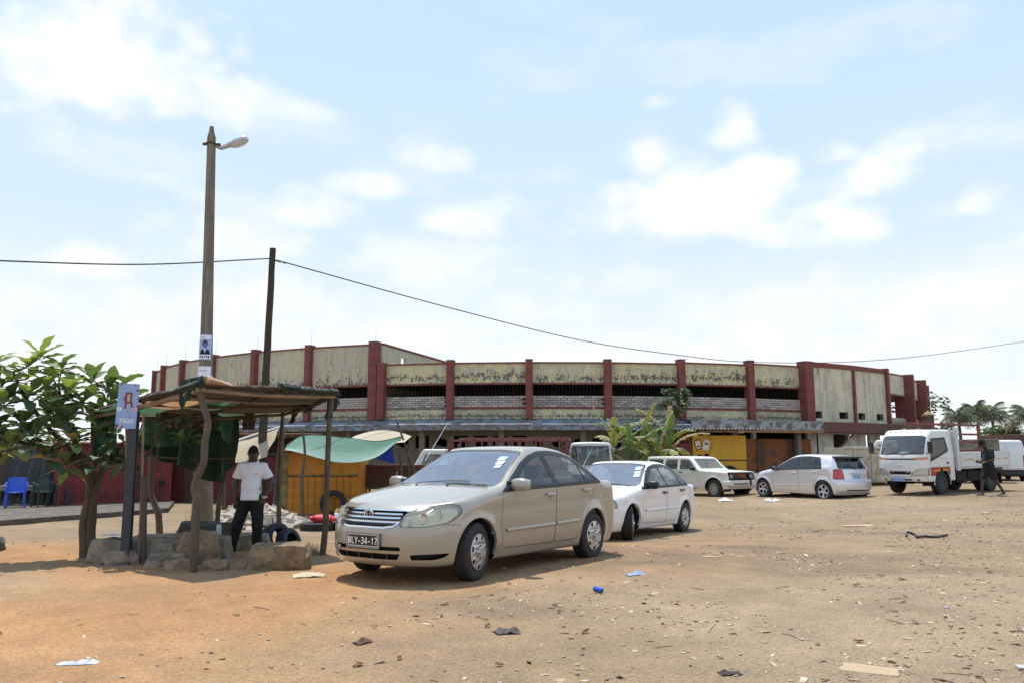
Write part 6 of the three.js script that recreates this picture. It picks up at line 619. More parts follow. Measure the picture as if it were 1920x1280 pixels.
single('red_bundle', 'red cloth bundle lying on a flat tyre', 'bundle', netGeo(nets((x, y, z) => Math.hypot(x / 1.9, y * 1.5, z) - 0.15 - 0.06 * (fbm(x * 6 + 4, y * 6 + z * 5, 3) - 0.5) * 2, [-0.5, -0.3, -0.35], [0.5, 0.35, 0.35], 0.025)), std([0.5, 0.02, 0.03], 0.6), [-4.12, -0.02, -18.2]);
// heap of broken rubble
{ seed(808); const gs = []; for (let i = 0; i < 420; i++) { const a = rnd() * 6.283, r = Math.pow(rnd(), 0.62), x = Math.cos(a) * r * 1.35, z = Math.sin(a) * r * 0.95, s = rr(0.06, 0.19); gs.push(place(rockGeo(s * rr(1, 1.7), s, s * rr(0.8, 1.4), i, 0.2, 0.2, 2), x, 0.5 * (1 - r) - 0.02, z, rr(-0.6, 0.6), rnd() * 3, rr(-0.6, 0.6))); } const o = single('rubble_heap', 'heap of pale broken rubble behind the standing man', 'rubble', gs, std([0.4, 0.345, 0.28], 0.95, { bumpMap: T.grain, bumpScale: 0.01 }), [-6.0, -0.3, -19.3]); o.userData.kind = 'stuff'; }
// ---------------------------------------------------------------- kiosks and stalls behind the shelter
function corr(w, h, pitch = 0.09, depth = 0.022, th = 0.003) { const n = Math.max(4, Math.round(w / pitch * 4)); return sheet((u, v) => [u * w, v * h, depth * Math.sin(u * w / pitch * 6.2832)], n, 1, th); }
M.redIron = std([1, 1, 1], 0.7, { map: mottled([0.2, 0.03, 0.03], [0.13, 0.025, 0.025], { f: 5, spot: 0.22, ks: 9, spotCol: [0.3, 0.26, 0.25] }) }); M.maroon = std([0.11, 0.018, 0.02], 0.75, { bumpMap: T.grain, bumpScale: 0.003 }); M.brownBoard = std([0.075, 0.045, 0.035], 0.85); M.orange = std([1, 1, 1], 0.6, { map: mottled([0.58, 0.225, 0.022], [0.48, 0.18, 0.018], { f: 6, spot: 0.2, ks: 10, spotCol: [0.25, 0.1, 0.03] }) }); M.yellow = std([1, 1, 1], 0.55, { map: mottled([0.64, 0.36, 0.025], [0.58, 0.32, 0.025], { f: 5, spot: 0.16, ks: 8, spotCol: [0.3, 0.18, 0.04] }) }); M.olive = std([1, 1, 1], 0.8, { map: mottled([0.3, 0.22, 0.08], [0.17, 0.13, 0.07], { f: 6, spot: 0.3, ks: 10 }) });
M.slab = std([0.6, 0.55, 0.5], 0.95, { map: T.concrete, bumpMap: T.concrete, bumpScale: 0.005 });  // darkened copy of the concrete, shadow put into the colour
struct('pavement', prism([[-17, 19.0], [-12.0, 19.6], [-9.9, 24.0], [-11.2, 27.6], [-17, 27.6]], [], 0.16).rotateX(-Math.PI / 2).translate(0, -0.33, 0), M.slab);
{ // red container kiosk: corrugated sheets on a frame
  const A = V(-13.85, 0, -25.4), B = V(-11.5, 0, -27.9), L = A.distanceTo(B), t = thing('red_kiosk', 'dark red corrugated iron kiosk left of the shelter', 'kiosk', [A.x, -0.2, A.z], Math.atan2(-(B.z - A.z), B.x - A.x)), n = 4;
  for (let k = 0; k < n; k++) { part('iron_sheet', uvBox(corr(L / n + 0.03, 1.25, 0.11, 0.02), 1.4, k * 0.3), M.redIron, t).position.set(k * L / n, 0.02, (k % 2) * 0.01); part('iron_sheet', uvBox(corr(L / n + 0.03, 0.62, 0.11, 0.02), 1.4, k * 0.6), M.redIron, t).position.set(k * L / n, 1.28, (k % 2) * 0.01 + 0.012); }
  part('corner_post', bevel(0.08, 1.95, 0.08, 0.01, 0, 0.95, 0), M.redIron, t); part('corner_post', bevel(0.08, 1.95, 0.08, 0.01, L, 0.95, 0), M.redIron, t); part('side_wall', uvBox(corr(2.4, 1.9, 0.11, 0.02), 1.4), M.redIron, t).rotation.y = Math.PI / 2; { const s = part('side_wall', uvBox(corr(2.4, 1.9, 0.11, 0.02), 1.4), M.redIron, t); s.rotation.y = Math.PI / 2; s.position.x = L; } part('rear_wall', box(L, 1.9, 0.04, L / 2, 0.95, -2.4), M.maroon, t); part('roof_sheet', box(L + 0.3, 0.03, 2.7, L / 2, 1.94, -1.15, 0.03), M.rust, t);
  part('padlock_hasp', bevel(0.12, 0.05, 0.03, 0.008, 0.35, 1.0, 0.04), M.trim, t); part('shelf_bracket', bevel(0.18, 0.16, 0.06, 0.01, L - 0.28, 0.62, 0.05), M.trim, t);
}
{ const t = thing('black_stall', 'dark stall draped with black plastic sheets behind the blue chair', 'stall', [-15.3, -0.2, -26.2]); part('board', box(1.5, 1.7, 0.05, -1.0, 0.98, 0.1), M.brownBoard, t); for (const [x, w, k] of [[-0.1, 1.3, 3], [0.9, 1.0, 9]]) part('plastic_sheet', sheet((u, v) => [x - 0.2 + u * w, 1.75 - v * 1.7, 0.35 + 0.55 * v * (k === 3 ? 1 : 0.6) + 0.12 * (fbm(u * 6 + k, v * 4, 3) - 0.5) + 0.05 * Math.sin(u * 20 + k)], 24, 12), std([0.014, 0.014, 0.016], 0.45), t); part('roof_pole', rod([-1.8, 1.78, 0.2], [1.4, 1.76, 0.2], 0.03), M.pole, t); part('bench', box(1.6, 0.14, 0.4, 0.1, 0.55, 0.9), M.concrete, t); for (const x of [-0.6, 0.8]) part('bench_leg', box(0.14, 0.5, 0.35, x, 0.25, 0.9), M.brownBoard, t); part('rear_post', rod([-1.7, -0.1, 0.2], [-1.7, 1.8, 0.2], 0.04), M.pole, t); part('rear_post', rod([1.3, -0.1, 0.2], [1.3, 1.8, 0.2], 0.04), M.pole, t); }
function plasticChair(label, mat, x, y, z, turn) { const t = thing('plastic_chair', label, 'chair', [x, y, z], turn, 'plastic garden chairs'); for (const [a, b] of [[-0.22, 0.2], [0.22, 0.2], [-0.2, -0.22], [0.2, -0.22]]) part('leg', tube([[a * 1.15, 0, b * 1.15], [a, 0.42, b]], [0.024, 0.03], 7), mat, t); part('seat', sheet((u, v) => [lerp(-0.23, 0.23, u), 0.43 - 0.03 * Math.sin(u * 3.14) * Math.sin(v * 3.14), lerp(-0.23, 0.25, v)], 8, 8, 0.02), mat, t); part('backrest', sheet((u, v) => { const a = (u - 0.5) * 2.4; return [Math.sin(a) * 0.25, 0.45 + v * (0.38 + 0.04 * Math.cos(a)), -0.14 - Math.cos(a) * 0.13 - v * 0.08]; }, 14, 6, 0.014), mat, t); for (const s of [-1, 1]) part('armrest', tube([[s * 0.24, 0.72, -0.2], [s * 0.29, 0.66, 0.0], [s * 0.28, 0.64, 0.2], [s * 0.25, 0.4, 0.24]], 0.022, 7), mat, t); }
plasticChair('blue plastic chair standing on the pavement edge', phys([0.015, 0.09, 0.5], 0.35), -14.5, -0.17, -24.3, 0.5); plasticChair('dark green plastic chair in the shade beside the red kiosk', phys([0.012, 0.03, 0.022], 0.4), -13.9, -0.17, -24.7, 0.9);
{ // low maroon kiosks behind the lamp post and the man
  const t = thing('maroon_stall', 'long dark maroon stall wall behind the lamp post', 'stall', [-10.4, -0.3, -28.6], -0.1); for (let k = 0; k < 5; k++) part('wall_panel', bevel(0.62, 1.65, 0.05, 0.01, -1.28 + k * 0.64, 0.85, (k % 2) * 0.015), k % 2 ? M.brownBoard : M.maroon, t); part('roof_sheet', box(3.5, 0.04, 1.8, 0, 1.7, -0.8, 0.04), M.rust, t); part('rear_wall', box(3.2, 1.6, 0.05, 0, 0.82, -1.5), M.maroon, t);
  const m = thing('maroon_kiosk', 'maroon kiosk behind the man with a beige awning', 'kiosk', [-7.55, -0.3, -25.4], 0.05); for (let k = 0; k < 4; k++) part('wall_panel', bevel(0.58, 1.62, 0.05, 0.01, -0.9 + k * 0.6, 0.83, 0.02 * (k % 2)), M.maroon, m); part('counter_edge', bevel(2.4, 0.06, 0.14, 0.01, 0, 1.66, 0.04), M.brownBoard, m); for (const s of [-1, 1]) part('corner_post', bevel(0.1, 2.3, 0.1, 0.01, s * 1.22, 1.12, 0), M.maroon, m); part('side_wall', box(0.05, 2.1, 1.8, 1.24, 1.05, -0.92), M.maroon, m); part('rear_wall', box(2.4, 2.2, 0.05, 0, 1.1, -1.8), M.brownBoard, m); part('roof_sheet', box(2.7, 0.04, 2.1, 0, 2.3, -0.9, 0.03), M.rust, m);
  const a = thing('beige_awning', 'beige canvas awning sloping down above the standing man', 'awning'); M.canvas = tarpMat([0.42, 0.35, 0.235], 0.25); part('canvas', sheet((u, v) => { const tl = V(-8.05, 1.66, -23.5), tr = V(-6.62, 2.12, -23.5), bl = V(-7.95, 1.18, -22.5), br = V(-6.65, 1.3, -22.4), p = tl.lerp(tr, u).lerp(bl.lerp(br, u), v); return [p.x + 0.03 * Math.sin(v * 9 + u * 4), p.y - 0.06 * Math.sin(u * 3.14) * (0.3 + v) + 0.05 * (fbm(u * 5, v * 4 + 3, 3) - 0.5), p.z + 0.08 * Math.sin(v * 3.14)]; }, 18, 12), M.canvas, a); part('top_pole', tube([[-8.2, 1.62, -23.5], [-7.4, 1.9, -23.5], [-6.55, 2.15, -23.5]], 0.035, 8), std([0.6, 0.58, 0.52], 0.7), a); part('support_pole', tube([[-6.45, -0.35, -23.5], [-6.5, 1.0, -23.5], [-6.58, 2.5, -23.5]], [0.045, 0.035], 8, 0.3), M.pole, a); part('support_pole', tube([[-8.1, -0.35, -23.5], [-8.1, 1.7, -23.5]], 0.035, 8, 0.3), M.pole, a);
  // orange kiosk
  const o = thing('orange_kiosk', 'orange wooden kiosk with plank front under the green tarpaulin', 'kiosk', [-6.33, -0.3, -23.35], 0.03); const W = 1.98; part('upper_panel', bevel(W, 0.66, 0.05, 0.01, W / 2, 1.42, 0), M.orange, o); part('ledge', bevel(W + 0.04, 0.05, 0.12, 0.01, W / 2, 1.08, 0.02), M.olive, o); for (let k = 0; k < 10; k++) part('plank', bevel(W / 10 - 0.008, 1.04, 0.04, 0.008, (k + 0.5) * W / 10, 0.52, k % 2 ? 0.005 : 0), M.orange, o); part('side_wall', box(0.05, 1.75, 1.8, 0, 0.87, -0.9), M.olive, o); part('side_wall', box(0.05, 1.75, 1.8, W, 0.87, -0.9), M.orange, o); part('corner_post', bevel(0.16, 1.78, 0.08, 0.01, -0.06, 0.88, 0.01), M.olive, o); part('rear_wall', box(W, 1.75, 0.05, W / 2, 0.87, -1.8), M.orange, o); part('roof_sheet', box(W + 0.4, 0.04, 2.2, W / 2, 1.8, -0.9, 0.05), M.rust, o);
  // tarpaulins over the stall
  const gt = thing('green_tarpaulin', 'sagging green tarpaulin hung over the orange kiosk', 'tarpaulin'), top = new THREE.CatmullRomCurve3([V(-6.15, 1.62, -22.5), V(-5.85, 1.88, -23.2), V(-4.6, 1.82, -23.1), V(-3.7, 1.72, -22.6), V(-2.95, 1.84, -22.1)]), bot = new THREE.CatmullRomCurve3([V(-6.1, 1.52, -22.1), V(-5.4, 1.36, -21.6), V(-4.5, 1.16, -21.4), V(-3.6, 1.26, -21.5), V(-2.97, 1.78, -22.0)]); M.tarpSea = tarpMat([0.03, 0.19, 0.115], 0.5, 0.9); part('sheet', sheet((u, v) => { const p = top.getPoint(u).lerp(bot.getPoint(u), v); return [p.x, p.y - 0.06 * Math.sin(v * 3.14) + 0.03 * (fbm(u * 7, v * 4 + 11, 3) - 0.5), p.z + 0.08 * Math.sin(u * 7 + v * 2) * v]; }, 30, 14), M.tarpSea, gt); part('hem', tube(top.getPoints(14).map((p) => [p.x, p.y, p.z]), 0.012, 6), M.netDark, gt);
  for (const [pts, l] of [[[[-5.18, -0.4, -20.8], [-5.26, 0.8, -20.8], [-5.22, 1.4, -20.82], [-5.3, 2.0, -20.8]], 'thin crooked pole in front of the orange kiosk'], [[[-6.42, -0.4, -22.4], [-6.36, 0.9, -22.4], [-6.3, 2.1, -22.4]], 'thin pole at the left corner of the orange kiosk'], [[[-2.55, -0.4, -23.6], [-2.75, 0.78, -23.5], [-3.0, 1.5, -23.5], [-3.3, 2.32, -23.5]], 'leaning pole right of the green tarpaulin'], [[[-3.12, -0.3, -23.5], [-3.14, 0.9, -23.5], [-3.2, 1.42, -23.5]], 'short dark stick beside the leaning pole']]) single('wooden_pole', l, 'pole', tube(pts, [0.04, 0.03], 8, 0.3), M.pole, [0, 0, 0], 0);
  single('beige_sunshade', 'beige canvas sunshade rising behind the green tarpaulin', 'sunshade', sheet((u, v) => { const a = (u - 0.5) * 1.7; return [-3.85 + a, 1.78 + 0.30 * Math.cos(a * 1.35) * (1 - v) - 0.12 * v * Math.cos(a), -24.6 + v * 1.6]; }, 16, 8), M.canvas, [0, 0, 0]); single('blue_tarpaulin', 'bright blue tarpaulin corner hanging below the sunshade', 'tarpaulin', sheet((u, v) => [lerp(-4.5, -3.5, u) + 0.06 * v, 1.62 - v * (0.12 + 0.42 * u) - 0.1 * (1 - u), -24.2 + 0.08 * Math.sin(v * 5 + u * 6)], 14, 10), tarpMat([0.01, 0.07, 0.55], 0.4, 0.7), [0, 0, 0]);
  for (const [x, l] of [[-4.5, 'left post under the beige sunshade'], [-3.05, 'right post under the beige sunshade']]) single('sunshade_post', l, 'post', rod([x, -0.3, -24.4], [x, 1.85, -24.4], 0.035), M.pole);
  seed(41); for (let k = 0; k < 7; k++) single('plastic_bottle', ['leftmost white bottle in the row on the brown trailer', 'brown jar second in the row on the trailer', 'third bottle, white, in the row on the trailer', 'middle white bottle in the row on the trailer', 'brown jar right of the middle bottle on the trailer', 'sixth bottle, white, in the row on the trailer', 'rightmost white bottle in the row on the trailer'][k], 'bottle', new THREE.LatheGeometry([[0, 0], [0.09, 0], [0.1, 0.04], [0.1, 0.2], [0.04, 0.27], [0.04, 0.3], [0, 0.3]].map(([a, b]) => new THREE.Vector2(a, b)), 14), k % 3 === 1 ? M.brownBoard : std([0.55, 0.55, 0.52], 0.5), [-4.35 + k * 0.18, 0.53, -25.1 + rr(-0.1, 0.1)], 0, 'goods on the brown trailer');
  single('seedling_crate', 'wooden crate of bright green seedlings on the brown trailer', 'crate', [box(0.9, 0.3, 0.5, 0, 0.15, 0)], M.olive, [-2.95, 0.53, -25.4]);
}
// ---------------------------------------------------------------- yellow and brown kiosk on the right, before the arena
{
  const t = thing('yellow_kiosk', 'yellow panelled kiosk with rusty lean-to left side before the arena', 'kiosk', [8.32, -0.2, -38]); const W = 2.45;
  part('panel', bevel(0.78, 1.12, 0.05, 0.01, 0.39, 1.86, 0), M.yellow, t); part('panel', bevel(W - 0.8, 1.12, 0.05, 0.01, 0.8 + (W - 0.8) / 2, 1.86, 0), M.yellow, t); part('panel', bevel(W, 1.2, 0.05, 0.01, W / 2, 0.68, -0.02), M.yellow, t); part('trim_bar', bevel(W, 0.05, 0.07, 0.01, W / 2, 1.29, 0.02), M.rust, t);
  for (const [x, y, r, a, b] of [[0.25, 2.0, 0.25, '#8c2a1c', '#3f7a4a'], [0.62, 1.98, -0.14, '#dcdcd8', '#b8483a']]) { const s = part('notice_board', card(0.3, 0.46, 0.02), printed(canvasTex(128, 200, (c, w, h) => { c.fillStyle = a; c.fillRect(0, 0, w, h); c.fillStyle = '#e6e2d8'; c.fillRect(16, 22, w - 32, h - 44); c.fillStyle = b; c.fillRect(24, r > 0 ? 120 : 60, w - 48, 34); c.fillStyle = r > 0 ? '#d8d2c4' : '#7a6a62'; c.fillRect(40, 40, 30, 50); }), 0.6), t); s.position.set(x, y, 0.045); s.rotation.z = r; }
  for (const [x, y] of [[0.3, 1.48], [0.62, 1.52]]) part('hanging_bag', new THREE.SphereGeometry(0.09, 12, 8).scale(1.2, 0.8, 0.5).translate(x, y, 0.06), M.dark, t);
  part('lean_to', uvBox(corr(0.95, 1.85, 0.12, 0.02), 1.2), std([1, 1, 1], 0.8, { map: T.red }), t).position.set(-0.96, 0.2, 0.01); part('side_wall', box(0.05, 2.1, 2.0, -1.2, 1.1, -1), M.rust, t); part('side_wall', box(0.05, 2.3, 2.0, W, 1.15, -1), M.rust, t); part('rear_wall', box(W + 1.2, 2.2, 0.05, W / 2 - 0.6, 1.1, -2), M.rust, t); part('upper_board', box(1.0, 0.42, 0.04, -0.1, 2.42, -0.15), M.rust, t);
  part('roof_sheet', place(uvBox(corr(4.4, 2.6, 0.16, 0.03), 1.5), -1.3, 2.68, 1.0, -Math.PI / 2, 0, -0.06), M.concrete, t); part('roof_brick', bevel(0.26, 0.14, 0.2, 0.02, 2.05, 2.58, 0.7), std([0.5, 0.38, 0.24], 0.9), t); for (const x of [0.6, 1.5, 2.3]) part('roof_strut', rod([x, 2.4, -0.1], [x, 2.62, -0.1], 0.03), M.pole, t);
  tyreThing('large dark tyre leaning against the yellow kiosk', 9.9, 0.35, -37.85, -0.08, 0, 0.5);
}
// brick gate pillar, roadside stall and pink wall on the far right
{ const t = thing('brick_pillar', 'tall reddish brick pillar with a pale cap right of the arena', 'pillar', [30.4, -0.2, -60]); part('shaft', bevel(0.6, 4.3, 0.6, 0.03, 0, 2.15, 0), M.redDirty, t); part('cap', [bevel(0.66, 0.14, 0.66, 0.03, 0, 4.36, 0), new THREE.ConeGeometry(0.38, 0.3, 4).rotateY(Math.PI / 4).translate(0, 4.56, 0)], M.olive, t);
  const s = thing('roadside_stall', 'pinkish roadside stall with flat roof at the right edge', 'stall', [27.9, 0.1, -45]); part('roof', bevel(3.4, 0.5, 2.4, 0.04, 0, 2.05, 0), M.redDirty, s); for (const x of [-1.5, -0.5, 0.6, 1.5]) part('post', bevel(0.16, 1.9, 0.16, 0.02, x, 0.9, 1.0), M.redDirty, s); part('counter', box(3.2, 0.7, 0.2, 0, 0.3, 0.7), M.concrete, s); part('rear_wall', box(3.3, 1.9, 0.1, 0, 0.9, -1.1), M.whiteWall, s);
  single('boundary_wall', 'low pale boundary wall below the distant palms', 'wall', [box(40, 1.6, 0.25, 0, 0.6, 0), box(40, 0.1, 0.35, 0, 1.45, 0)], M.whiteWall, [48, 0, -66], -0.15);
  single('stair_wall', 'dark sloping stair wall at the right end of the arena', 'wall', prism([[0, 0], [4.5, 0], [0, 3.7]], [], 0.25), M.redDirty, [30.6, -0.3, -66]); }
// ---------------------------------------------------------------- plants
const leafMat = (c, t = 0.4) => phys(c, 0.9, { transmission: t, thickness: 0 });
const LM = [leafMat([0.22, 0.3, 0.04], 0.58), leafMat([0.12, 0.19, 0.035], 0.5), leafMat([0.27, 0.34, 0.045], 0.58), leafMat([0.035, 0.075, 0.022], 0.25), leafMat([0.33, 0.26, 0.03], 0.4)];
function leafGeo(len, wid, droop, fold, k = 0) { return sheet((u, v) => { const w = wid * Math.pow(Math.sin(Math.PI * clamp(Math.pow(v, 1.25) * 0.985 + 0.015)), 0.9) * (u - 0.5) * 2, s = Math.abs(u - 0.5) * 2; return [w, -droop * v * v * len + fold * s * Math.abs(w) + 0.012 * Math.sin(v * 14 + k) * s, len * v * (1 - 0.12 * droop * v)]; }, 4, 6); }
const bigLeaves = [leafGeo(0.31, 0.072, 0.35, 0.3), leafGeo(0.27, 0.066, 0.6, 0.2, 2), leafGeo(0.34, 0.076, 0.15, 0.32, 4)];
{ // broad leaved tree at the left
  const t = thing('broadleaf_tree', 'young tree with big glossy leaves left of the taxi sign', 'tree', [-5.8, -0.03, -11.49]); const bk = std([0.55, 0.5, 0.43], 0.95, { map: T.bark, bumpMap: T.bark, bumpScale: 0.012 });
  part('trunk', tube([[0, -0.1, 0], [-0.06, 0.45, 0], [-0.02, 0.95, 0.02], [-0.14, 1.4, 0.1]], [0.1, 0.05], 10, 0.3), bk, t); part('trunk', tube([[0.07, -0.1, 0.03], [0.04, 0.5, 0.04], [0.06, 1.0, 0.0], [0.12, 1.35, -0.1], [0.1, 1.7, -0.15]], [0.065, 0.03], 9, 0.3), bk, t);
  seed(2024); const ros = [[-0.78, 2.62, 0.4], [-1.05, 2.35, 0.5], [-0.55, 2.45, 0.2], [-0.5, 2.62, 0.1], [-0.52, 2.3, 0.4], [-0.2, 2.46, -0.2], [0.0, 2.36, -0.25], [0.22, 2.42, -0.3], [-0.68, 2.2, 0.5], [-0.95, 2.1, 0.6], [-1.2, 2.0, 0.5], [-0.35, 1.95, 0.4], [-0.15, 1.9, 0.5], [-0.6, 1.72, 0.6], [-0.38, 1.62, 0.8], [-0.75, 1.55, 0.7], [-0.15, 2.15, 0.1], [0.12, 2.1, -0.1], [-0.85, 1.85, 0.3], [-0.05, 1.62, 0.5], [-0.3, 1.42, 0.7], [0.12, 1.75, 0.2], [-1.1, 2.62, 0.6], [-1.3, 2.3, 0.4], [-1.35, 1.75, 0.5], [-1.15, 1.55, 0.4], [-1.4, 2.6, 0.5], [-0.25, 2.3, 0.35], [-0.42, 2.12, 0.15], [0.3, 2.2, -0.35], [-0.62, 1.95, 0.1], [-1.0, 1.75, 0.6], [-0.9, 2.45, 0.2], [-0.1, 1.3, 0.55], [0.28, 1.35, 0.45], [-1.5, 2.05, 0.3], [-0.45, 1.8, 0.0], [-0.7, 2.75, 0.3]];
  const limbs = [[[-0.14, 1.35, 0.1], [-0.5, 1.75, 0.3], [-0.85, 2.25, 0.4], [-0.95, 2.5, 0.45]], [[-0.14, 1.3, 0.1], [-0.6, 1.5, 0.4], [-1.15, 1.75, 0.5], [-1.4, 2.05, 0.45]], [[-0.12, 1.35, 0.1], [-0.3, 1.8, 0.2], [-0.5, 2.35, 0.15]], [[0.1, 1.6, -0.1], [0.02, 1.95, -0.15], [0.1, 2.3, -0.25]], [[-0.1, 1.2, 0.1], [-0.25, 1.4, 0.4], [-0.45, 1.6, 0.65]]].map((p) => new THREE.CatmullRomCurve3(p.map((q) => V(...q)))); limbs.forEach((L) => part('limb', tube(L.getPoints(4).map((p) => [p.x, p.y, p.z]), [0.036, 0.014], 7, 0.25, 3), bk, t)); const leaves = [], twigs = []; for (const [x, y, z] of ros) { let best = null, bd = 1e9; for (const L of limbs) for (const k of [0.45, 0.65, 0.85, 1]) { const p = L.getPoint(k), d = p.distanceTo(V(x, y, z)) + Math.max(0, p.y - y) * 2; if (d < bd) { bd = d; best = p; } } twigs.push(tube([[best.x, best.y, best.z], [lerp(best.x, x, 0.6), lerp(best.y, y, 0.4), lerp(best.z, z, 0.6)], [x, y, z]], [0.013, 0.007], 5, 0.2, 3)); const n = 9 + ((rnd() * 4) | 0), up = V(rr(-0.35, 0.35), 1, rr(-0.3, 0.3)).normalize(), tip = V(x, y, z); for (let i = 0; i < n; i++) { const a = i * 2.4 + rnd() * 0.5, e = lerp(1.0, -0.35, i / n) + rr(-0.2, 0.2); const d = V(Math.cos(a) * Math.cos(e), Math.sin(e), Math.sin(a) * Math.cos(e)); const zq = d.clone().normalize(), xq = up.clone().cross(zq).normalize(), yq = zq.clone().cross(xq); const m4 = new THREE.Matrix4().makeBasis(xq, yq, zq); m4.setPosition(tip.clone().addScaledVector(up, -0.012 * i)); const sc = rr(0.8, 1.25); m4.scale(V(sc, sc, sc)); leaves.push({ m4, g: (rnd() * 3) | 0, c: rnd() < 0.05 ? 4 : y > 2.2 ? [0, 2, 0, 1][(rnd() * 4) | 0] : [0, 1, 3, 3, 1][(rnd() * 5) | 0], z }); } }  // higher leaves draw brighter greens, light from above put into their colour
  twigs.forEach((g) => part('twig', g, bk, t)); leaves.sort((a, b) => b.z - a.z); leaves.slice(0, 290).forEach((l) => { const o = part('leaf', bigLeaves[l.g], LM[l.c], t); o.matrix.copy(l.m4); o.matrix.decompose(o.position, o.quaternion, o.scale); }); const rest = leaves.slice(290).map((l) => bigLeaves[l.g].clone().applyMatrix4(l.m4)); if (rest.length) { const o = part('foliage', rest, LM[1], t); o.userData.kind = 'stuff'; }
  // creeper climbing behind the sign
  const v = thing('creeper', 'leafy creeper climbing the shelter behind the taxi sign', 'plant', [-4.9, 0, -11.0]); part('vine', tube([[-0.25, 0, 0.1], [-0.1, 0.6, 0.1], [0.05, 1.3, 0.05], [0.3, 1.85, -0.2], [0.6, 1.9, -0.5]], [0.02, 0.01], 6, 0.3), bk, v); seed(66); for (let i = 0; i < 110; i++) { const u = rnd(), x = u < 0.45 ? rr(-0.35, 0.05) : rr(-0.1, 0.8), y = u < 0.45 ? rr(1.15, 1.75) : rr(1.5, 1.98), z = u < 0.45 ? rr(0.0, 0.35) : rr(-0.7, 0.1), o = part('leaf', bigLeaves[i % 3], LM[[1, 3, 3, 3][i % 4]], v); o.position.set(x, y, z); o.rotation.set(rr(-0.4, 1.2), rnd() * 6.28, rr(-0.4, 0.4)); o.scale.setScalar(rr(0.3, 0.55)); }
}
// grasses
M.grass = leafMat([0.16, 0.17, 0.045], 0.4, 0.7);
function tuft(label, x, y, z, n, h, sp, k, m = M.grass) { seed(k); const gs = []; for (let i = 0; i < n; i++) { const a = rnd() * 6.283, r = sp * Math.sqrt(rnd()), l = h * rr(0.5, 1), b = rr(0.1, 0.5) * l; gs.push(place(sheet((u, v) => [(u - 0.5) * 0.014 * (1 - v * 0.85), l * v, b * v * v], 1, 4), r * Math.cos(a), 0, r * Math.sin(a), 0, rnd() * 6.28, 0)); } const o = single('grass_tuft', label, 'grass', gs, m, [x, y, z], 0); o.userData.kind = 'stuff'; return o; }
tuft('tall dry grass tuft at the foot of the lamp post', -5.25, land(-5.25, -14.2), -14.2, 90, 0.75, 0.22, 1); tuft('grass tuft right of the lamp post foot', -4.55, land(-4.5, -13.6), -13.6, 60, 0.5, 0.16, 2); tuft('small grass tuft by the right shelter post', -2.9, land(-2.9, -11.8), -11.8, 60, 0.2, 0.2, 3); tuft('seedling greens growing in the crate', -2.95, 0.83, -25.4, 120, 0.28, 0.4, 4, LM[2]);
// banana plants: each leaf split along its veins
{
  const bananaLeaf = (len, wid, arch, k) => { const gs = [], n = 11; const sp = (v) => { const a = arch * v; return V(0, len * (v - 0.0) * Math.cos(a * 0.9) * 0.9 + 0.05 * len * v, len * v * Math.sin(a * 0.9)); }; for (const s of [-1, 1]) for (let i = 0; i < n; i++) { const v0 = 0.14 + 0.86 * i / n, v1 = 0.14 + 0.86 * (i + 1) / n - 0.012, dr = 0.25 + 0.5 * hsh(i * 3 + k, s + 5); gs.push(sheet((u, v) => { const q = lerp(v0, v1, v), p = sp(q), w = wid * Math.pow(Math.sin(Math.PI * clamp(q * 0.92 - 0.06, 0.02, 0.98)), 0.6) * u; return [s * w * 0.92, p.y - dr * w * u * 0.9 + 0.1 * w, p.z + 0.1 * w]; }, 3, 2)); } const pts = []; for (let i = 0; i <= 6; i++) { const p = sp(i / 6); pts.push([p.x, p.y - 0.012, p.z]); } gs.push(tube(pts, [0.028, 0.006], 5, 0, 3)); return merge(gs); };
  const variants = [bananaLeaf(2.3, 0.26, 0.8, 1), bananaLeaf(2.2, 0.25, 1.15, 2), bananaLeaf(2.6, 0.2, 0.35, 3), bananaLeaf(1.8, 0.24, 1.6, 4)], bm = [leafMat([0.17, 0.225, 0.03], 0.45), leafMat([0.24, 0.25, 0.045], 0.45), leafMat([0.1, 0.16, 0.03], 0.4), leafMat([0.27, 0.2, 0.06], 0.4)], dry = std([0.2, 0.135, 0.075], 0.95);
  seed(511); [[4.35, -35.2, 1.7, 'leftmost banana plant beside the old minibus'], [5.0, -34.6, 1.25, 'low banana plant in front of the clump'], [5.5, -35.5, 1.9, 'tallest banana plant in the middle of the clump'], [6.25, -35.0, 1.5, 'banana plant second from the right in the clump'], [6.75, -35.6, 1.8, 'rightmost banana plant beside the brown kiosk']].forEach(([x, z, h, l], q) => { const t = thing('banana_plant', l, 'banana plant', [x, -0.2, z], 0, 'banana plants before the arena'); part('stem', tube([[0, 0, 0], [0.03, h * 0.5, 0], [0.0, h, 0]], [0.13, 0.08], 9, 0.2), leafMat([0.12, 0.15, 0.05], 0.1, 0.7), t); const n = 8; for (let i = 0; i < n; i++) { const o = part('leaf', variants[i % 4], bm[(rnd() * 4) | 0], t); o.position.set(0, h - 0.05 - 0.04 * i, 0); o.rotation.set(0, q * 1.1 + i * 2.4 + rr(-0.3, 0.3), 0); o.rotateX(i < 3 ? rr(-0.1, 0.1) : rr(0.25, 0.8)); o.scale.setScalar(rr(0.75, 1.05)); } for (let i = 0; i < 5; i++) { const o = part('dead_leaf', variants[3], dry, t); o.position.set(0, h - 0.25 - 0.08 * i, 0); o.rotation.set(0, rnd() * 6.28, 0); o.rotateX(2.2 + rr(-0.2, 0.3)); o.scale.set(0.45, 0.75, 0.6); } });
}
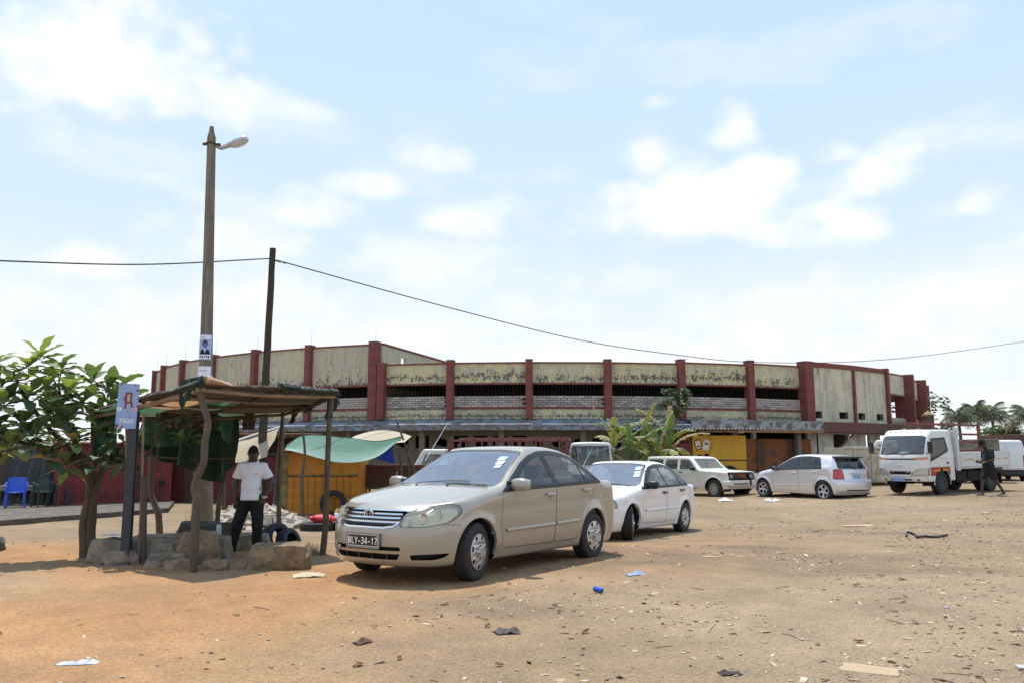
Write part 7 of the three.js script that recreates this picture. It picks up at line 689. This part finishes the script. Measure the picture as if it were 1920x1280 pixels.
// trees made of many small leaves on limbs
function crown(name, label, cat, x, y, z, R, H, n, leaf, mats, k, trunkH, sq = 0.8, group) {
  seed(k); const t = thing(name, label, cat, [x, y, z], 0, group), bk = std([0.6, 0.55, 0.5], 0.95, { map: T.bark }); part('trunk', tube([[0, -0.1, 0], [0.05 * R, trunkH * 0.5, 0], [0, trunkH, 0.03 * R], [0.05, trunkH + H * 0.4, 0]], [0.05 * R + 0.05, 0.015 * R + 0.015], 7, 0.2, 3), bk, t); const lobes = []; for (let i = 0; i < 9; i++) lobes.push([rr(-0.75, 0.75) * R, trunkH + H * rr(0.1, 0.85), rr(-0.6, 0.6) * R, R * rr(0.3, 0.55)]); for (const b of lobes.slice(0, 5)) part('limb', tube([[0, trunkH * 0.9, 0], [b[0] * 0.5, lerp(trunkH, b[1], 0.6), b[2] * 0.5], [b[0], b[1], b[2]]], [0.02 * R + 0.015, 0.01], 5, 0.2, 3), bk, t);
  const gs = mats.map(() => []); for (let i = 0; i < n; i++) { const b = lobes[(rnd() * 9) | 0], a = rnd() * 6.283, e = Math.acos(rr(-1, 1)), r = b[3] * Math.pow(rnd(), 0.4), s = leaf * rr(0.6, 1.3); gs[(rnd() * mats.length) | 0].push(place(sheet((u, v) => [(u - 0.5) * s * 0.55 * Math.sin(Math.PI * (v * 0.9 + 0.05)), 0.1 * s * Math.sin(v * 3), s * v], 2, 2), b[0] + r * Math.sin(e) * Math.cos(a), b[1] + sq * r * Math.cos(e), b[2] + r * Math.sin(e) * Math.sin(a), rr(-0.9, 0.9), rnd() * 6.28, rr(-0.5, 0.5))); } gs.forEach((g, i) => { if (g.length) { const o = part('crown', g, mats[i], t); o.userData.kind = 'stuff'; } }); return t;
}
const far = [leafMat([0.075, 0.12, 0.03], 0.4, 0.8), leafMat([0.05, 0.085, 0.025], 0.3, 0.8), leafMat([0.1, 0.14, 0.035], 0.4, 0.8)];
crown('bushy_tree', 'round light green tree below the distant palms', 'tree', 46.6, 0, -78, 2.6, 3.0, 2600, 0.42, [far[2], far[0]], 21, 1.2); crown('bushy_tree', 'darker bushy tree right of the round green tree', 'tree', 51.5, 0, -82, 3.4, 2.2, 2200, 0.45, [far[1], far[0]], 22, 0.9); crown('bushy_tree', 'sparse tree rising past the right end of the arena', 'tree', 35.8, 0, -72, 2.2, 4.6, 900, 0.4, [far[0], far[1]], 23, 2.2); crown('ledge_shrub', 'leafy shrub growing on the arena ledge above the banana plants', 'shrub', 10.2, 3.3, -51.6, 1.0, 2.0, 420, 0.34, [leafMat([0.12, 0.16, 0.06], 0.35, 0.35), far[1]], 24, 0.3); crown('far_bush', 'pale green bush seen over the dark stall at the left', 'bush', -20.5, -0.3, -36, 2.0, 1.4, 1600, 0.28, [leafMat([0.2, 0.24, 0.09], 0.4, 0.8), far[2]], 25, 0.7); crown('far_bush', 'pale bush at the left edge behind the black plastic stall', 'bush', -23.6, -0.3, -38, 2.2, 1.7, 1500, 0.28, [leafMat([0.2, 0.24, 0.09], 0.4, 0.8), far[2]], 26, 0.8);
// weeds on the ledge of the arena
[[-8.6, -53.3, 0.7, 31], [-6.4, -52.9, 0.5, 32], [-4.8, -52.6, 0.45, 33], [5.0, -51.8, 0.5, 34], [-10.2, -53.8, 0.6, 35], [29.5, -62.0, 0.6, 36], [31.5, -64.0, 0.7, 37], [14.9, -53.5, 0.3, 38]].forEach(([x, z, h, k], i) => tuft(['dry weeds on the ledge left of the double pier', 'weeds on the ledge right of the double pier', 'low weeds on the blue ledge near the leaning pole', 'yellow weeds on the blue ledge above the gold saloon', 'brown weeds on the ledge behind the shelter roof', 'weeds on the red ledge near the arena end', 'weeds at the far right end of the red ledge', 'small weeds on the grey ledge above the yellow kiosk'][i], x, 3.15, z, 70, h, 0.6, k, i % 2 ? M.grass : leafMat([0.2, 0.15, 0.07], 0.3, 0.8)));
// coconut palms
{
  const frond = (len, k) => { const gs = [], pts = [], sp = (v) => V(0, len * (0.62 * v - 0.72 * v * v), len * (v - 0.18 * v * v)); for (let i = 0; i <= 6; i++) { const p = sp(i / 6); pts.push([p.x, p.y, p.z]); } gs.push(tube(pts, [0.05, 0.015], 5, 0, 2)); for (let i = 0; i < 17; i++) { const v = 0.12 + 0.86 * i / 17, p = sp(v), l = len * 0.27 * Math.sin(Math.PI * (0.2 + 0.72 * v)); for (const s of [-1, 1]) gs.push(sheet((u, w) => [p.x + s * l * w * 0.8, p.y - l * w * w * (0.75 + 0.2 * hsh(i, k)), p.z + l * w * 0.55 + (u - 0.5) * 0.075 * len * 0.5 * (1 - w * 0.7)], 1, 3)); } return merge(gs); };
  const F = [frond(2.6, 1), frond(2.2, 2)], pmats = [leafMat([0.075, 0.1, 0.04], 0.3, 0.6), leafMat([0.11, 0.125, 0.05], 0.3, 0.6), leafMat([0.15, 0.11, 0.06], 0.2, 0.8)]; seed(900);
  [[46.2, -85, 4.9, 'coconut palm above the tipper truck bed'], [51.0, -90, 5.6, 'taller coconut palm left of the round green tree'], [53.2, -91, 5.3, 'coconut palm just behind the round green tree'], [46.9, -74.5, 4.6, 'coconut palm cut by the right edge of the view']].forEach(([x, z, h, l]) => { const t = thing('coconut_palm', l, 'palm tree', [x, 0, z], 0, 'coconut palms in the distance'); part('trunk', tube([[0, -0.2, 0], [0.1, h * 0.5, 0], [0.0, h, 0]], [0.2, 0.13], 8, 0.1), M.pole, t); for (let i = 0; i < 22; i++) { const o = part('frond', F[i % 2], pmats[i > 18 ? 2 : i % 2], t); o.position.set(0, h, 0); o.rotation.set(0, i * 2.4 + rr(-0.2, 0.2), 0); o.rotateX(lerp(-0.95, 0.6, i / 22)); o.scale.setScalar(rr(0.85, 1.1)); } for (let i = 0; i < 4; i++) part('coconut', new THREE.SphereGeometry(0.14, 10, 8).translate(0.2 * Math.cos(i * 1.6), h - 0.15, 0.2 * Math.sin(i * 1.6)), M.olive, t); });
}
// ---------------------------------------------------------------- people: bones with radii joined into one surface
function bones(list, k = 0.05) { return (x, y, z) => { let d = 1e9; for (const b of list) { const bx = b[4] - b[0], by = b[5] - b[1], bz = b[6] - b[2], px = x - b[0], py = y - b[1], pz = z - b[2], l = bx * bx + by * by + bz * bz, t = l > 0 ? clamp((px * bx + py * by + pz * bz) / l) : 0, q = Math.hypot(px - bx * t, py - by * t, pz - bz * t) - lerp(b[3], b[7], t); d = d > 1e8 ? q : smin(d, q, k); } return d; }; }
const bone = (a, ra, b, rb) => [a[0], a[1], a[2], ra, b[0], b[1], b[2], rb];
const joinGeo = (l) => merge(l.map((g) => g.index ? g.toNonIndexed() : g));
function headField(c, face, k = 1) { // face: unit vector the face looks along (horizontal), tilt down
  const [fx, fy, fz] = face, rx = fz, rz = -fx; return (X, Y, Z) => { const dx = (X - c[0]) / k, dy = (Y - c[1]) / k, dz = (Z - c[2]) / k, f = dx * fx + dy * fy + dz * fz, s = dx * rx + dz * rz, uy = dy - f * fy * 0.9; const q = Math.abs(s); let d = (Math.hypot(f / 0.098, uy / 0.118, s / 0.079) - 1) * 0.085; const jaw = (Math.hypot((f - 0.022) / 0.07, (uy + 0.07) / 0.058, s / 0.06) - 1) * 0.06; d = smin(d, jaw, 0.03); d = smin(d, Math.hypot((f - 0.099) / 1.0, (uy + 0.022) / 1.3, s / 0.85) - 0.016, 0.02); d = smin(d, Math.hypot(f - 0.093, (uy - 0.004) / 1.4, s) - 0.01, 0.02); d = smin(d, Math.hypot((f - 0.085), (uy + 0.064) * 1.3, s / 2.2) - 0.012, 0.015); d = smax(d, -(Math.hypot(f - 0.098, (uy - 0.012) * 1.1, q - 0.032) - 0.014), 0.014); d = smin(d, Math.hypot(f - 0.078, (uy - 0.012), q - 0.032) - 0.011, 0.006); d = smin(d, Math.hypot((f + 0.005) / 1.5, uy / 2.2, (q - 0.084) / 0.6) - 0.014, 0.008); return d * k; };
}
function handBones(w, dir, nrm, curl, k = 1) { // wrist, direction of fingers, palm normal: five fingers
  const D = V(...dir).normalize(), N = V(...nrm).normalize(), S = D.clone().cross(N).normalize(), W = V(...w), at = (d, s, n) => W.clone().addScaledVector(D, d * k).addScaledVector(S, s * k).addScaledVector(N, n * k), a3 = (v) => [v.x, v.y, v.z], L = []; L.push(bone(a3(at(0, 0, 0)), 0.024 * k, a3(at(0.05, 0.012, 0)), 0.026 * k), bone(a3(at(0.03, -0.014, 0)), 0.022 * k, a3(at(0.075, -0.02, 0)), 0.018 * k), bone(a3(at(0.04, 0.018, 0)), 0.02 * k, a3(at(0.078, 0.024, 0)), 0.016 * k)); [[-0.03, 0.058], [-0.011, 0.072], [0.009, 0.077], [0.028, 0.07]].forEach(([s, l]) => { const b = at(0.08, s, 0), m = at(0.08 + l * 0.5 * Math.cos(curl), s, l * 0.5 * Math.sin(curl)), e = at(0.08 + l * (0.5 * Math.cos(curl) + 0.5 * Math.cos(curl * 2)), s, l * (0.5 * Math.sin(curl) + 0.5 * Math.sin(curl * 2))); L.push(bone(a3(b), 0.0095 * k, a3(m), 0.0088 * k), bone(a3(m), 0.0088 * k, a3(e), 0.0072 * k)); }); L.push(bone(a3(at(0.018, 0.022, 0.006)), 0.014 * k, a3(at(0.05, 0.05, 0.018)), 0.0105 * k), bone(a3(at(0.05, 0.05, 0.018)), 0.0105 * k, a3(at(0.082, 0.052, 0.03)), 0.0085 * k)); return L; }
const boundsOf = (L, p = 0.08) => { const lo = [1e9, 1e9, 1e9], hi = [-1e9, -1e9, -1e9]; for (const b of L) for (const o of [0, 4]) for (let i = 0; i < 3; i++) { lo[i] = Math.min(lo[i], b[o + i] - b[o + 3] - p); hi[i] = Math.max(hi[i], b[o + i] + b[o + 3] + p); } return [lo, hi]; };
const bodyOf = (L, k, cell, clip) => { const f0 = bones(L, k), f = clip ? (x, y, z) => Math.max(f0(x, y, z), clip(x, y, z)) : f0, [lo, hi] = boundsOf(L, 0.04); return netGeo(nets(f, lo, hi, cell)); };
const folds = (f, a = 0.006) => (x, y, z) => f(x, y, z) + a * (Math.sin(y * 34 + x * 22 + z * 9) * 0.5 + Math.sin(y * 17 - x * 31 + z * 24) * 0.5);
const clothOf = (L, k, cell, clip, a) => { const g = folds(bones(L, k), a), f = clip ? (x, y, z) => smax(g(x, y, z), clip(x, y, z), 0.012) : g, [lo, hi] = boundsOf(L, 0.04); return netGeo(nets(f, lo, hi, cell)); };
const skin = phys([0.05, 0.028, 0.019], 0.5, { sheen: 0.2 }), skin2 = phys([0.062, 0.034, 0.024], 0.5), hairM = std([0.008, 0.007, 0.007], 0.95, { bumpMap: T.grain, bumpScale: 0.004 });
// the man in the shelter: x to the right of the picture, z towards the camera
{
  const t = thing('person', 'standing person in white polo shirt and black trousers under the shelter', 'person', [-3.73, -0.05, -11.9], 0.08);
  const hipL = [-0.085, 0.86, 0], hipR = [0.085, 0.86, 0], kneeL = [-0.19, 0.46, 0.04], ankL = [-0.275, 0.08, -0.02], kneeR = [0.12, 0.45, 0.03], ankR = [0.11, 0.08, 0.0], shL = [-0.185, 1.36, 0], shR = [0.19, 1.36, 0], elL = [-0.255, 1.08, -0.03], wrL = [-0.225, 0.84, 0.05], elR = [0.305, 1.09, -0.05], wrR = [0.205, 0.87, 0.1], neck = [0, 1.40, 0], head = [0.01, 1.56, 0.02];
  const arms = [bone(shL, 0.05, elL, 0.042), bone(elL, 0.042, wrL, 0.028), bone(shR, 0.05, elR, 0.043), bone(elR, 0.043, wrR, 0.029)], trunk = [bone([-0.1, 1.32, 0], 0.07, [0.1, 1.32, 0], 0.07), bone([0, 1.27, 0], 0.09, [0, 0.98, 0.01], 0.095), bone([-0.06, 0.9, 0], 0.095, [0.06, 0.9, 0], 0.095), bone(neck, 0.058, [0.008, 1.5, 0.015], 0.056)], legs = [bone(hipL, 0.09, kneeL, 0.06), bone(kneeL, 0.058, ankL, 0.038), bone(hipR, 0.09, kneeR, 0.06), bone(kneeR, 0.058, ankR, 0.038)];
  const hands = [...[]]; const hl = handBones(wrL, [0.1, -1, 0.25], [0.4, 0, -1], 0.4), hr = handBones(wrR, [-0.45, -1, 0.15], [-0.3, 0, -1], 0.55), hf = headField(head, [0.1, -0.03, 0.99]);
  part('body', joinGeo([bodyOf([...arms, ...trunk, ...legs], 0.05, 0.02), netGeo(nets(bones(hl, 0.008), ...boundsOf(hl, 0.02), 0.006)), netGeo(nets(bones(hr, 0.008), ...boundsOf(hr, 0.02), 0.006)), netGeo(nets(hf, [head[0] - 0.14, head[1] - 0.16, head[2] - 0.15], [head[0] + 0.14, head[1] + 0.16, head[2] + 0.15], 0.008))]), skin, t);
  part('hair', netGeo(nets((x, y, z) => smax(hf(x, y, z) - 0.006, -(y - head[1] - 0.045 + 0.55 * (z - head[2])), 0.008), [head[0] - 0.14, head[1] - 0.16, head[2] - 0.15], [head[0] + 0.14, head[1] + 0.17, head[2] + 0.15], 0.01)), hairM, t);
  const eye = std([0.35, 0.33, 0.3], 0.3); for (const s of [-1, 1]) part('eye', new THREE.SphereGeometry(0.009, 10, 8).translate(head[0] + 0.008 + s * 0.032, head[1] + 0.012, head[2] + 0.083), eye, t);
  const sh = [bone([-0.12, 1.345, 0], 0.082, [0.12, 1.345, 0], 0.082), bone([-0.075, 1.25, 0.005], 0.112, [0.075, 1.25, 0.005], 0.112), bone([-0.06, 1.05, 0.02], 0.118, [0.06, 1.05, 0.02], 0.118), bone([-0.06, 0.86, 0.01], 0.132, [0.06, 0.86, 0.01], 0.132), bone([0, 1.32, 0.01], 0.105, [0, 0.9, 0.02], 0.13), bone([-0.17, 1.35, 0], 0.068, [-0.235, 1.19, -0.015], 0.07), bone([0.175, 1.35, 0], 0.068, [0.25, 1.19, -0.02], 0.07)], cutL = V(-0.065, -0.27, -0.03).normalize(), cutR = V(0.1, -0.26, -0.04).normalize(); const mW = std([0.74, 0.75, 0.79], 0.85, { bumpMap: T.grain, bumpScale: 0.002 });
  part('shirt', clothOf(sh, 0.05, 0.014, (x, y, z) => Math.max(0.845 - y - 0.03 * Math.abs(x), x < -0.14 ? (x + 0.235) * cutL.x + (y - 1.175) * cutL.y + z * cutL.z : x > 0.14 ? (x - 0.25) * cutR.x + (y - 1.175) * cutR.y + z * cutR.z : -1, y - 1.44), 0.006), mW, t); part('collar', netGeo(nets((x, y, z) => { const r = Math.hypot(x, z * 0.95) - 0.078 - 0.25 * (1.47 - y); return smax(Math.abs(r) - 0.008, Math.max(1.39 - y + (z > 0 ? 0.5 * Math.max(0, z - 0.03) : 0), y - 1.47 + (z > 0 ? 0.7 * z : 0), z > 0 ? 0.035 + 0.2 * (1.44 - y) * 0 - Math.abs(x) * 1.4 : -1), 0.006); }, [-0.16, 1.34, -0.16], [0.16, 1.52, 0.16], 0.01)), mW, t);
  part('shirt_print', sheet((u, v) => { const x = 0.045 + u * 0.075, y = 1.235 + v * 0.028; return [x, y, 0.128 - 0.6 * x * x]; }, 4, 2), printed(canvasTex(128, 48, (c, w, h) => { c.fillStyle = '#dfe0e6'; c.fillRect(0, 0, w, h); c.strokeStyle = '#6c6f78'; c.lineWidth = 5; c.beginPath(); c.moveTo(16, 34); c.bezierCurveTo(24, 2, 44, 8, 34, 26); c.bezierCurveTo(54, 44, 58, 12, 66, 30); c.bezierCurveTo(80, 6, 76, 44, 92, 26); c.lineTo(112, 28); c.stroke(); }), 0.8), t);
  part('trousers', clothOf([bone([-0.075, 0.87, 0.005], 0.122, [0.075, 0.87, 0.005], 0.122), bone([hipL[0] - 0.005, 0.8, 0], 0.105, kneeL, 0.082), bone(kneeL, 0.08, [ankL[0], 0.07, ankL[2]], 0.07), bone([hipR[0] + 0.005, 0.8, 0], 0.105, kneeR, 0.082), bone(kneeR, 0.08, [ankR[0], 0.07, ankR[2]], 0.07)], 0.04, 0.016, (x, y) => Math.max(y - 0.915, 0.055 - y), 0.006), std([0.005, 0.005, 0.006], 0.85), t);
  for (const a of [ankL, ankR]) part('shoe', bodyOf([bone([a[0], 0.045, a[2] - 0.04], 0.042, [a[0] - 0.02, 0.04, a[2] + 0.15], 0.036), bone([a[0], 0.07, a[2]], 0.045, [a[0] - 0.01, 0.05, a[2] + 0.06], 0.045)], 0.03, 0.014, (x, y) => 0.005 - y), std([0.012, 0.012, 0.012], 0.4), t); part('watch', [new THREE.TorusGeometry(0.034, 0.012, 8, 20).rotateX(1.5).translate(wrR[0] + 0.01, wrR[1] + 0.02, wrR[2] - 0.01), new THREE.CylinderGeometry(0.02, 0.02, 0.014, 14).rotateX(1.57).translate(wrR[0] + 0.018, wrR[1] + 0.02, wrR[2] + 0.03)], M.chrome, t); t.scale.setScalar(0.92);
}
// the person walking on the right: own x points the way they walk (left in the picture), z towards the camera
{
  const t = thing('person', 'person in dark clothes and flip-flops walking past the tipper truck', 'person', [14.25, 0.15, -24.75], Math.PI + 0.1); const Z = -1;   // turned round, so the near side is -z
  const hip = [0, 0.88, 0], kF = [0.17, 0.5, 0.06], aF = [0.22, 0.1, 0.08], kB = [-0.10, 0.5, -0.07], aB = [-0.34, 0.13, -0.09], sh = [0.0, 1.33, 0], head = [0.13, 1.53, 0];
  const sN = [0.0, 1.33, 0.16 * Z], eN = [0.0, 1.06, 0.21 * Z], wN = [0.24, 0.96, 0.12 * Z], sO = [0.0, 1.33, -0.16 * Z], eO = [-0.02, 1.06, -0.22 * Z], wO = [0.22, 0.98, -0.08 * Z];
  const base = [bone([0, 1.28, -0.09], 0.08, [0, 1.28, 0.09], 0.08), bone([0, 1.2, 0], 0.095, [0, 0.95, 0], 0.095), bone([0, 0.9, -0.06], 0.09, [0, 0.9, 0.06], 0.09), bone([0.02, 1.36, 0], 0.055, [0.10, 1.47, 0], 0.05), bone([0, 0.86, 0.08], 0.085, kF, 0.058), bone(kF, 0.055, aF, 0.034), bone([0, 0.86, -0.08], 0.085, kB, 0.058), bone(kB, 0.056, aB, 0.034), bone(sN, 0.046, eN, 0.038), bone(eN, 0.038, wN, 0.026), bone(sO, 0.046, eO, 0.038), bone(eO, 0.038, wO, 0.026), bone([aF[0] - 0.04, 0.04, aF[2]], 0.032, [aF[0] + 0.15, 0.03, aF[2]], 0.025), bone([aB[0] - 0.04, 0.075, aB[2]], 0.03, [aB[0] + 0.14, 0.035, aB[2]], 0.025)];
  const hn = handBones(wN, [1, 0.05, -0.3 * Z], [0, 1, 0], 0.7), ho = handBones(wO, [1, 0.05, 0.3 * Z], [0, 1, 0], 0.7), hf = headField(head, [0.88, -0.47, 0]);
  part('body', joinGeo([bodyOf(base, 0.045, 0.022), netGeo(nets(bones(hn, 0.008), ...boundsOf(hn, 0.02), 0.008)), netGeo(nets(bones(ho, 0.008), ...boundsOf(ho, 0.02), 0.008)), netGeo(nets(hf, [head[0] - 0.16, head[1] - 0.18, -0.15], [head[0] + 0.16, head[1] + 0.18, 0.15], 0.009))]), skin2, t); part('hair', netGeo(nets((x, y, z) => smax(hf(x, y, z) - 0.012, -(y - head[1] - 0.02 + 0.7 * (x - head[0])), 0.01), [head[0] - 0.18, head[1] - 0.18, -0.15], [head[0] + 0.16, head[1] + 0.18, 0.15], 0.012)), hairM, t);
  part('shirt', clothOf([bone([0, 1.28, -0.1], 0.11, [0, 1.28, 0.1], 0.11), bone([0, 1.22, 0], 0.135, [-0.01, 0.92, 0], 0.14), bone(sN, 0.066, [0, 1.14, 0.195 * Z], 0.068), bone(sO, 0.066, [0, 1.14, -0.195 * Z], 0.068)], 0.05, 0.018, (x, y) => 0.83 - y, 0.005), std([0.016, 0.018, 0.021], 0.85), t); part('shirt_print', bodyOf([bone([0.12, 1.2, -0.02], 0.03, [0.125, 1.08, 0.0], 0.035)], 0.02, 0.014), std([0.05, 0.09, 0.28], 0.7), t);
  part('shorts', clothOf([bone([0, 0.88, -0.07], 0.12, [0, 0.88, 0.07], 0.12), bone([0.01, 0.84, 0.085], 0.11, [0.14, 0.52, 0.07], 0.1), bone([0, 0.84, -0.085], 0.11, [-0.09, 0.5, -0.07], 0.1)], 0.04, 0.018, (x, y) => Math.max(0.47 - y, y - 0.93), 0.006), std([0.01, 0.01, 0.011], 0.85), t);
  for (const [a, tl] of [[aF, 0], [aB, 0.25]]) { const o = part('flip_flop', bevel(0.27, 0.022, 0.1, 0.01, 0, 0, 0), std([0.3, 0.24, 0.22], 0.8), t); o.position.set(a[0] + 0.05, 0.012 + tl * 0.1, a[2]); o.rotation.z = -tl * 0.4; } part('phone', bevel(0.14, 0.012, 0.07, 0.004, wN[0] + 0.11, wN[1] + 0.03, 0.02), M.trim, t);
}
// ---------------------------------------------------------------- litter and loose ground cover
{
  const put = (name, label, cat, g, m, x, z, turn = 0, y = 0) => single(name, label, cat, g, m, [x, groundY(x, z) + y, z], turn);
  const crumple = (w, d, h, k, n = 12) => sheet((u, v) => [(u - 0.5) * w * (0.85 + 0.3 * vn(v * 3 + k, 1)), Math.max(0.004, h * (fbm(u * 3.5 + k, v * 3.5 + k * 2, 3) - 0.25) * 2 * Math.pow(Math.sin(clamp(u, 0.03, 0.97) * 3.14) * Math.sin(clamp(v, 0.03, 0.97) * 3.14), 0.4)), (v - 0.5) * d * (0.85 + 0.3 * vn(u * 3 + k, 5))], n, n, 0.002);
  put('drink_can', 'crushed blue drink can lying in front of the gold saloon', 'can', new THREE.LatheGeometry([[0, 0], [0.026, 0], [0.033, 0.01], [0.033, 0.11], [0.027, 0.122], [0.02, 0.118], [0, 0.118]].map(([a, b]) => new THREE.Vector2(a * 0.85, b * 0.85)), 20).rotateZ(1.5).rotateY(-1.1), phys([0.03, 0.09, 0.42], 0.3, { metalness: 0.5 }), 0.9, -8.43, 0.3, 0.03);
  put('plastic_bottle', 'crushed clear blue plastic bottle on the bare ground', 'bottle', [crumple(0.24, 0.1, 0.06, 3)], phys([0.4, 0.52, 0.75], 0.2, { transmission: 0.3, thickness: 0 }), 1.41, -9.66, 0.4);
  put('foil_packet', 'silvery blue foil packet on the orange sand at lower left', 'packet', crumple(0.24, 0.1, 0.03, 9), std([0.5, 0.52, 0.6], 0.3, { metalness: 0.5 }), -2.88, -5.68, 0.25);
  put('cloth_rag', 'dark grey rag lying in the foreground dirt', 'rag', crumple(0.2, 0.13, 0.06, 13), std([0.1, 0.085, 0.075], 0.95), -0.04, -6.63, 0.3); put('cloth_rag', 'small brown rag left of the dark grey rag', 'rag', crumple(0.13, 0.09, 0.035, 15), std([0.11, 0.06, 0.04], 0.95), -1.1, -6.25, 0.9); put('cloth_rag', 'pale cream cloth in front of the gold saloon bumper', 'rag', crumple(0.34, 0.3, 0.05, 17), std([0.5, 0.42, 0.3], 0.95), -2.32, -9.62, 0.2);
  put('webbing_strap', 'looped black strap lying on the open ground', 'strap', tube([[-0.36, 0.02, -0.05], [-0.3, 0.09, -0.12], [-0.2, 0.05, -0.05], [-0.26, 0.03, 0.1], [-0.05, 0.03, 0.02], [0.1, 0.02, 0.08], [0.25, 0.03, 0.0], [0.4, 0.04, -0.06]], 0.022, 7, 0.2), M.trim, 7.25, -14.6, 0.1);
  put('cardboard_sheet', 'pale cardboard sheet lying far out on the dirt', 'cardboard', crumple(0.62, 0.24, 0.03, 21), std([0.5, 0.33, 0.26], 0.95), 7.3, -17.6, 0.1); put('cardboard_sheet', 'flattened cardboard in the lower right foreground', 'cardboard', crumple(0.34, 0.2, 0.012, 23), std([0.4, 0.29, 0.18], 0.95), 2.3, -5.5, -0.5); put('cardboard_sheet', 'dark burnt cardboard piece at the bottom edge', 'cardboard', crumple(0.14, 0.08, 0.03, 25), std([0.05, 0.04, 0.032], 0.95), 1.38, -5.42, 0.1); put('cardboard_sheet', 'thin pinkish board near the white saloon shadow', 'cardboard', crumple(0.3, 0.08, 0.02, 27), std([0.5, 0.28, 0.2], 0.95), 2.75, -11.5, 0.05); put('painted_board', 'white and blue painted board at the lower right corner', 'board', [bevel(0.34, 0.012, 0.09, 0.004, 0.1, 0.012, 0), bevel(0.06, 0.014, 0.09, 0.004, -0.1, 0.013, 0)], std([0.4, 0.38, 0.36], 0.8), 3.42, -5.55, -0.25);
  put('plastic_bag', 'white plastic scrap by the front wheel of the silver hatchback', 'plastic bag', crumple(0.5, 0.3, 0.12, 31), std([0.6, 0.6, 0.68], 0.5), 8.2, -26.3, 0.2); put('plastic_bag', 'white plastic scrap in front of the stripped off-roader', 'plastic bag', crumple(0.45, 0.3, 0.16, 33), std([0.62, 0.58, 0.55], 0.5), 7.0, -27.4, 0.2);
  // unnumbered chips, pebbles and twigs, thicker on the right where rubbish is trodden in
  const scatter = (name, label, cat, geo, m, n, k, pick, size, tones) => { seed(k); const o = new THREE.InstancedMesh(geo, m, n); o.name = numbered(name); o.userData = { kind: 'stuff', label, category: cat }; const d = new THREE.Object3D(), c = new THREE.Color(); let i = 0; while (i < n) { const [x, z] = pick(); if (!(x > -9 && x < 17)) continue; const s = size(); d.position.set(x, groundY(x, z) + s * 0.03, z); d.rotation.set(rr(-0.25, 0.25), rnd() * 6.283, rr(-0.25, 0.25)); d.scale.set(s * rr(0.7, 1.5), s * rr(0.6, 1.2), s * rr(0.5, 1.1)); d.updateMatrix(); o.setMatrixAt(i, d.matrix); const q = tones[(rnd() * tones.length) | 0], b = rr(0.75, 1.2); c.setRGB(q[0] * b, q[1] * b, q[2] * b); o.setColorAt(i, c); i++; } scene.add(o); return o; };
  const area = (p) => () => { for (;;) { const z = -3.2 - 24 * Math.pow(rnd(), 1.7), x = rr(-9, 17), sandy = sstep(2.5, -2, x + (z + 9) * 0.5); const clump = fbm(x * 0.8 + 30, z * 0.8 + 30, 3); if (rnd() < lerp(1, p, sandy) * sstep(0.3, 0.7, clump)) return [x, z]; } };
  const chip = rockGeo(1, 0.13, 0.75, 4, 0.2, 0.3, 2).translate(0, 0.01, 0), peb = rockGeo(1, 0.4, 0.9, 6, 0.6, 0.2, 3), twig = tube([[-0.5, 0.02, 0], [-0.1, 0.05, 0.06], [0.5, 0.02, 0]], 0.025, 5, 0.4, 2), leaf2 = sheet((u, v) => [(u - 0.5) * 0.5 * Math.sin(Math.PI * (v * 0.94 + 0.03)), 0.06 + 0.12 * Math.pow(u * 2 - 1, 2) + 0.08 * v, v - 0.5], 4, 5), wm = () => std([1, 1, 1], 0.95, {});
  scatter('dirt_chips', 'flat chips of wood and stone trodden into the dirt', 'debris', chip, wm(), 11000, 71, area(0.06), () => 0.012 + 0.05 * Math.pow(rnd(), 3), [[0.42, 0.32, 0.22], [0.38, 0.29, 0.2], [0.33, 0.235, 0.16], [0.5, 0.41, 0.3], [0.2, 0.135, 0.09]]);
  scatter('pebbles', 'small pebbles strewn over the dirt', 'pebbles', peb, wm(), 12000, 72, area(0.12), () => 0.006 + 0.026 * Math.pow(rnd(), 3), [[0.42, 0.32, 0.22], [0.3, 0.22, 0.15], [0.5, 0.42, 0.32]]);
  scatter('twigs', 'thin dark twigs strewn over the dirt', 'twigs', twig, wm(), 900, 73, area(0.25), () => 0.05 + 0.14 * Math.pow(rnd(), 2), [[0.12, 0.08, 0.05], [0.2, 0.13, 0.08], [0.07, 0.05, 0.035]]);
  scatter('dead_leaves', 'curled dry leaves strewn over the dirt', 'leaves', leaf2, wm(), 700, 74, area(0.2), () => 0.035 + 0.06 * rnd(), [[0.22, 0.135, 0.075], [0.3, 0.2, 0.115], [0.17, 0.1, 0.06], [0.38, 0.27, 0.165]]);
  scatter('paper_scraps', 'small pale paper scraps strewn over the dirt', 'paper', leaf2, wm(), 170, 75, area(0.6), () => 0.05 + 0.07 * rnd(), [[0.6, 0.58, 0.54], [0.55, 0.45, 0.36], [0.5, 0.52, 0.56]]);
}
scene.traverse((o) => { if (o.isMesh) { o.castShadow = true; o.receiveShadow = true; } });
scene.updateMatrixWorld(true);
renderer.render(scene, camera);
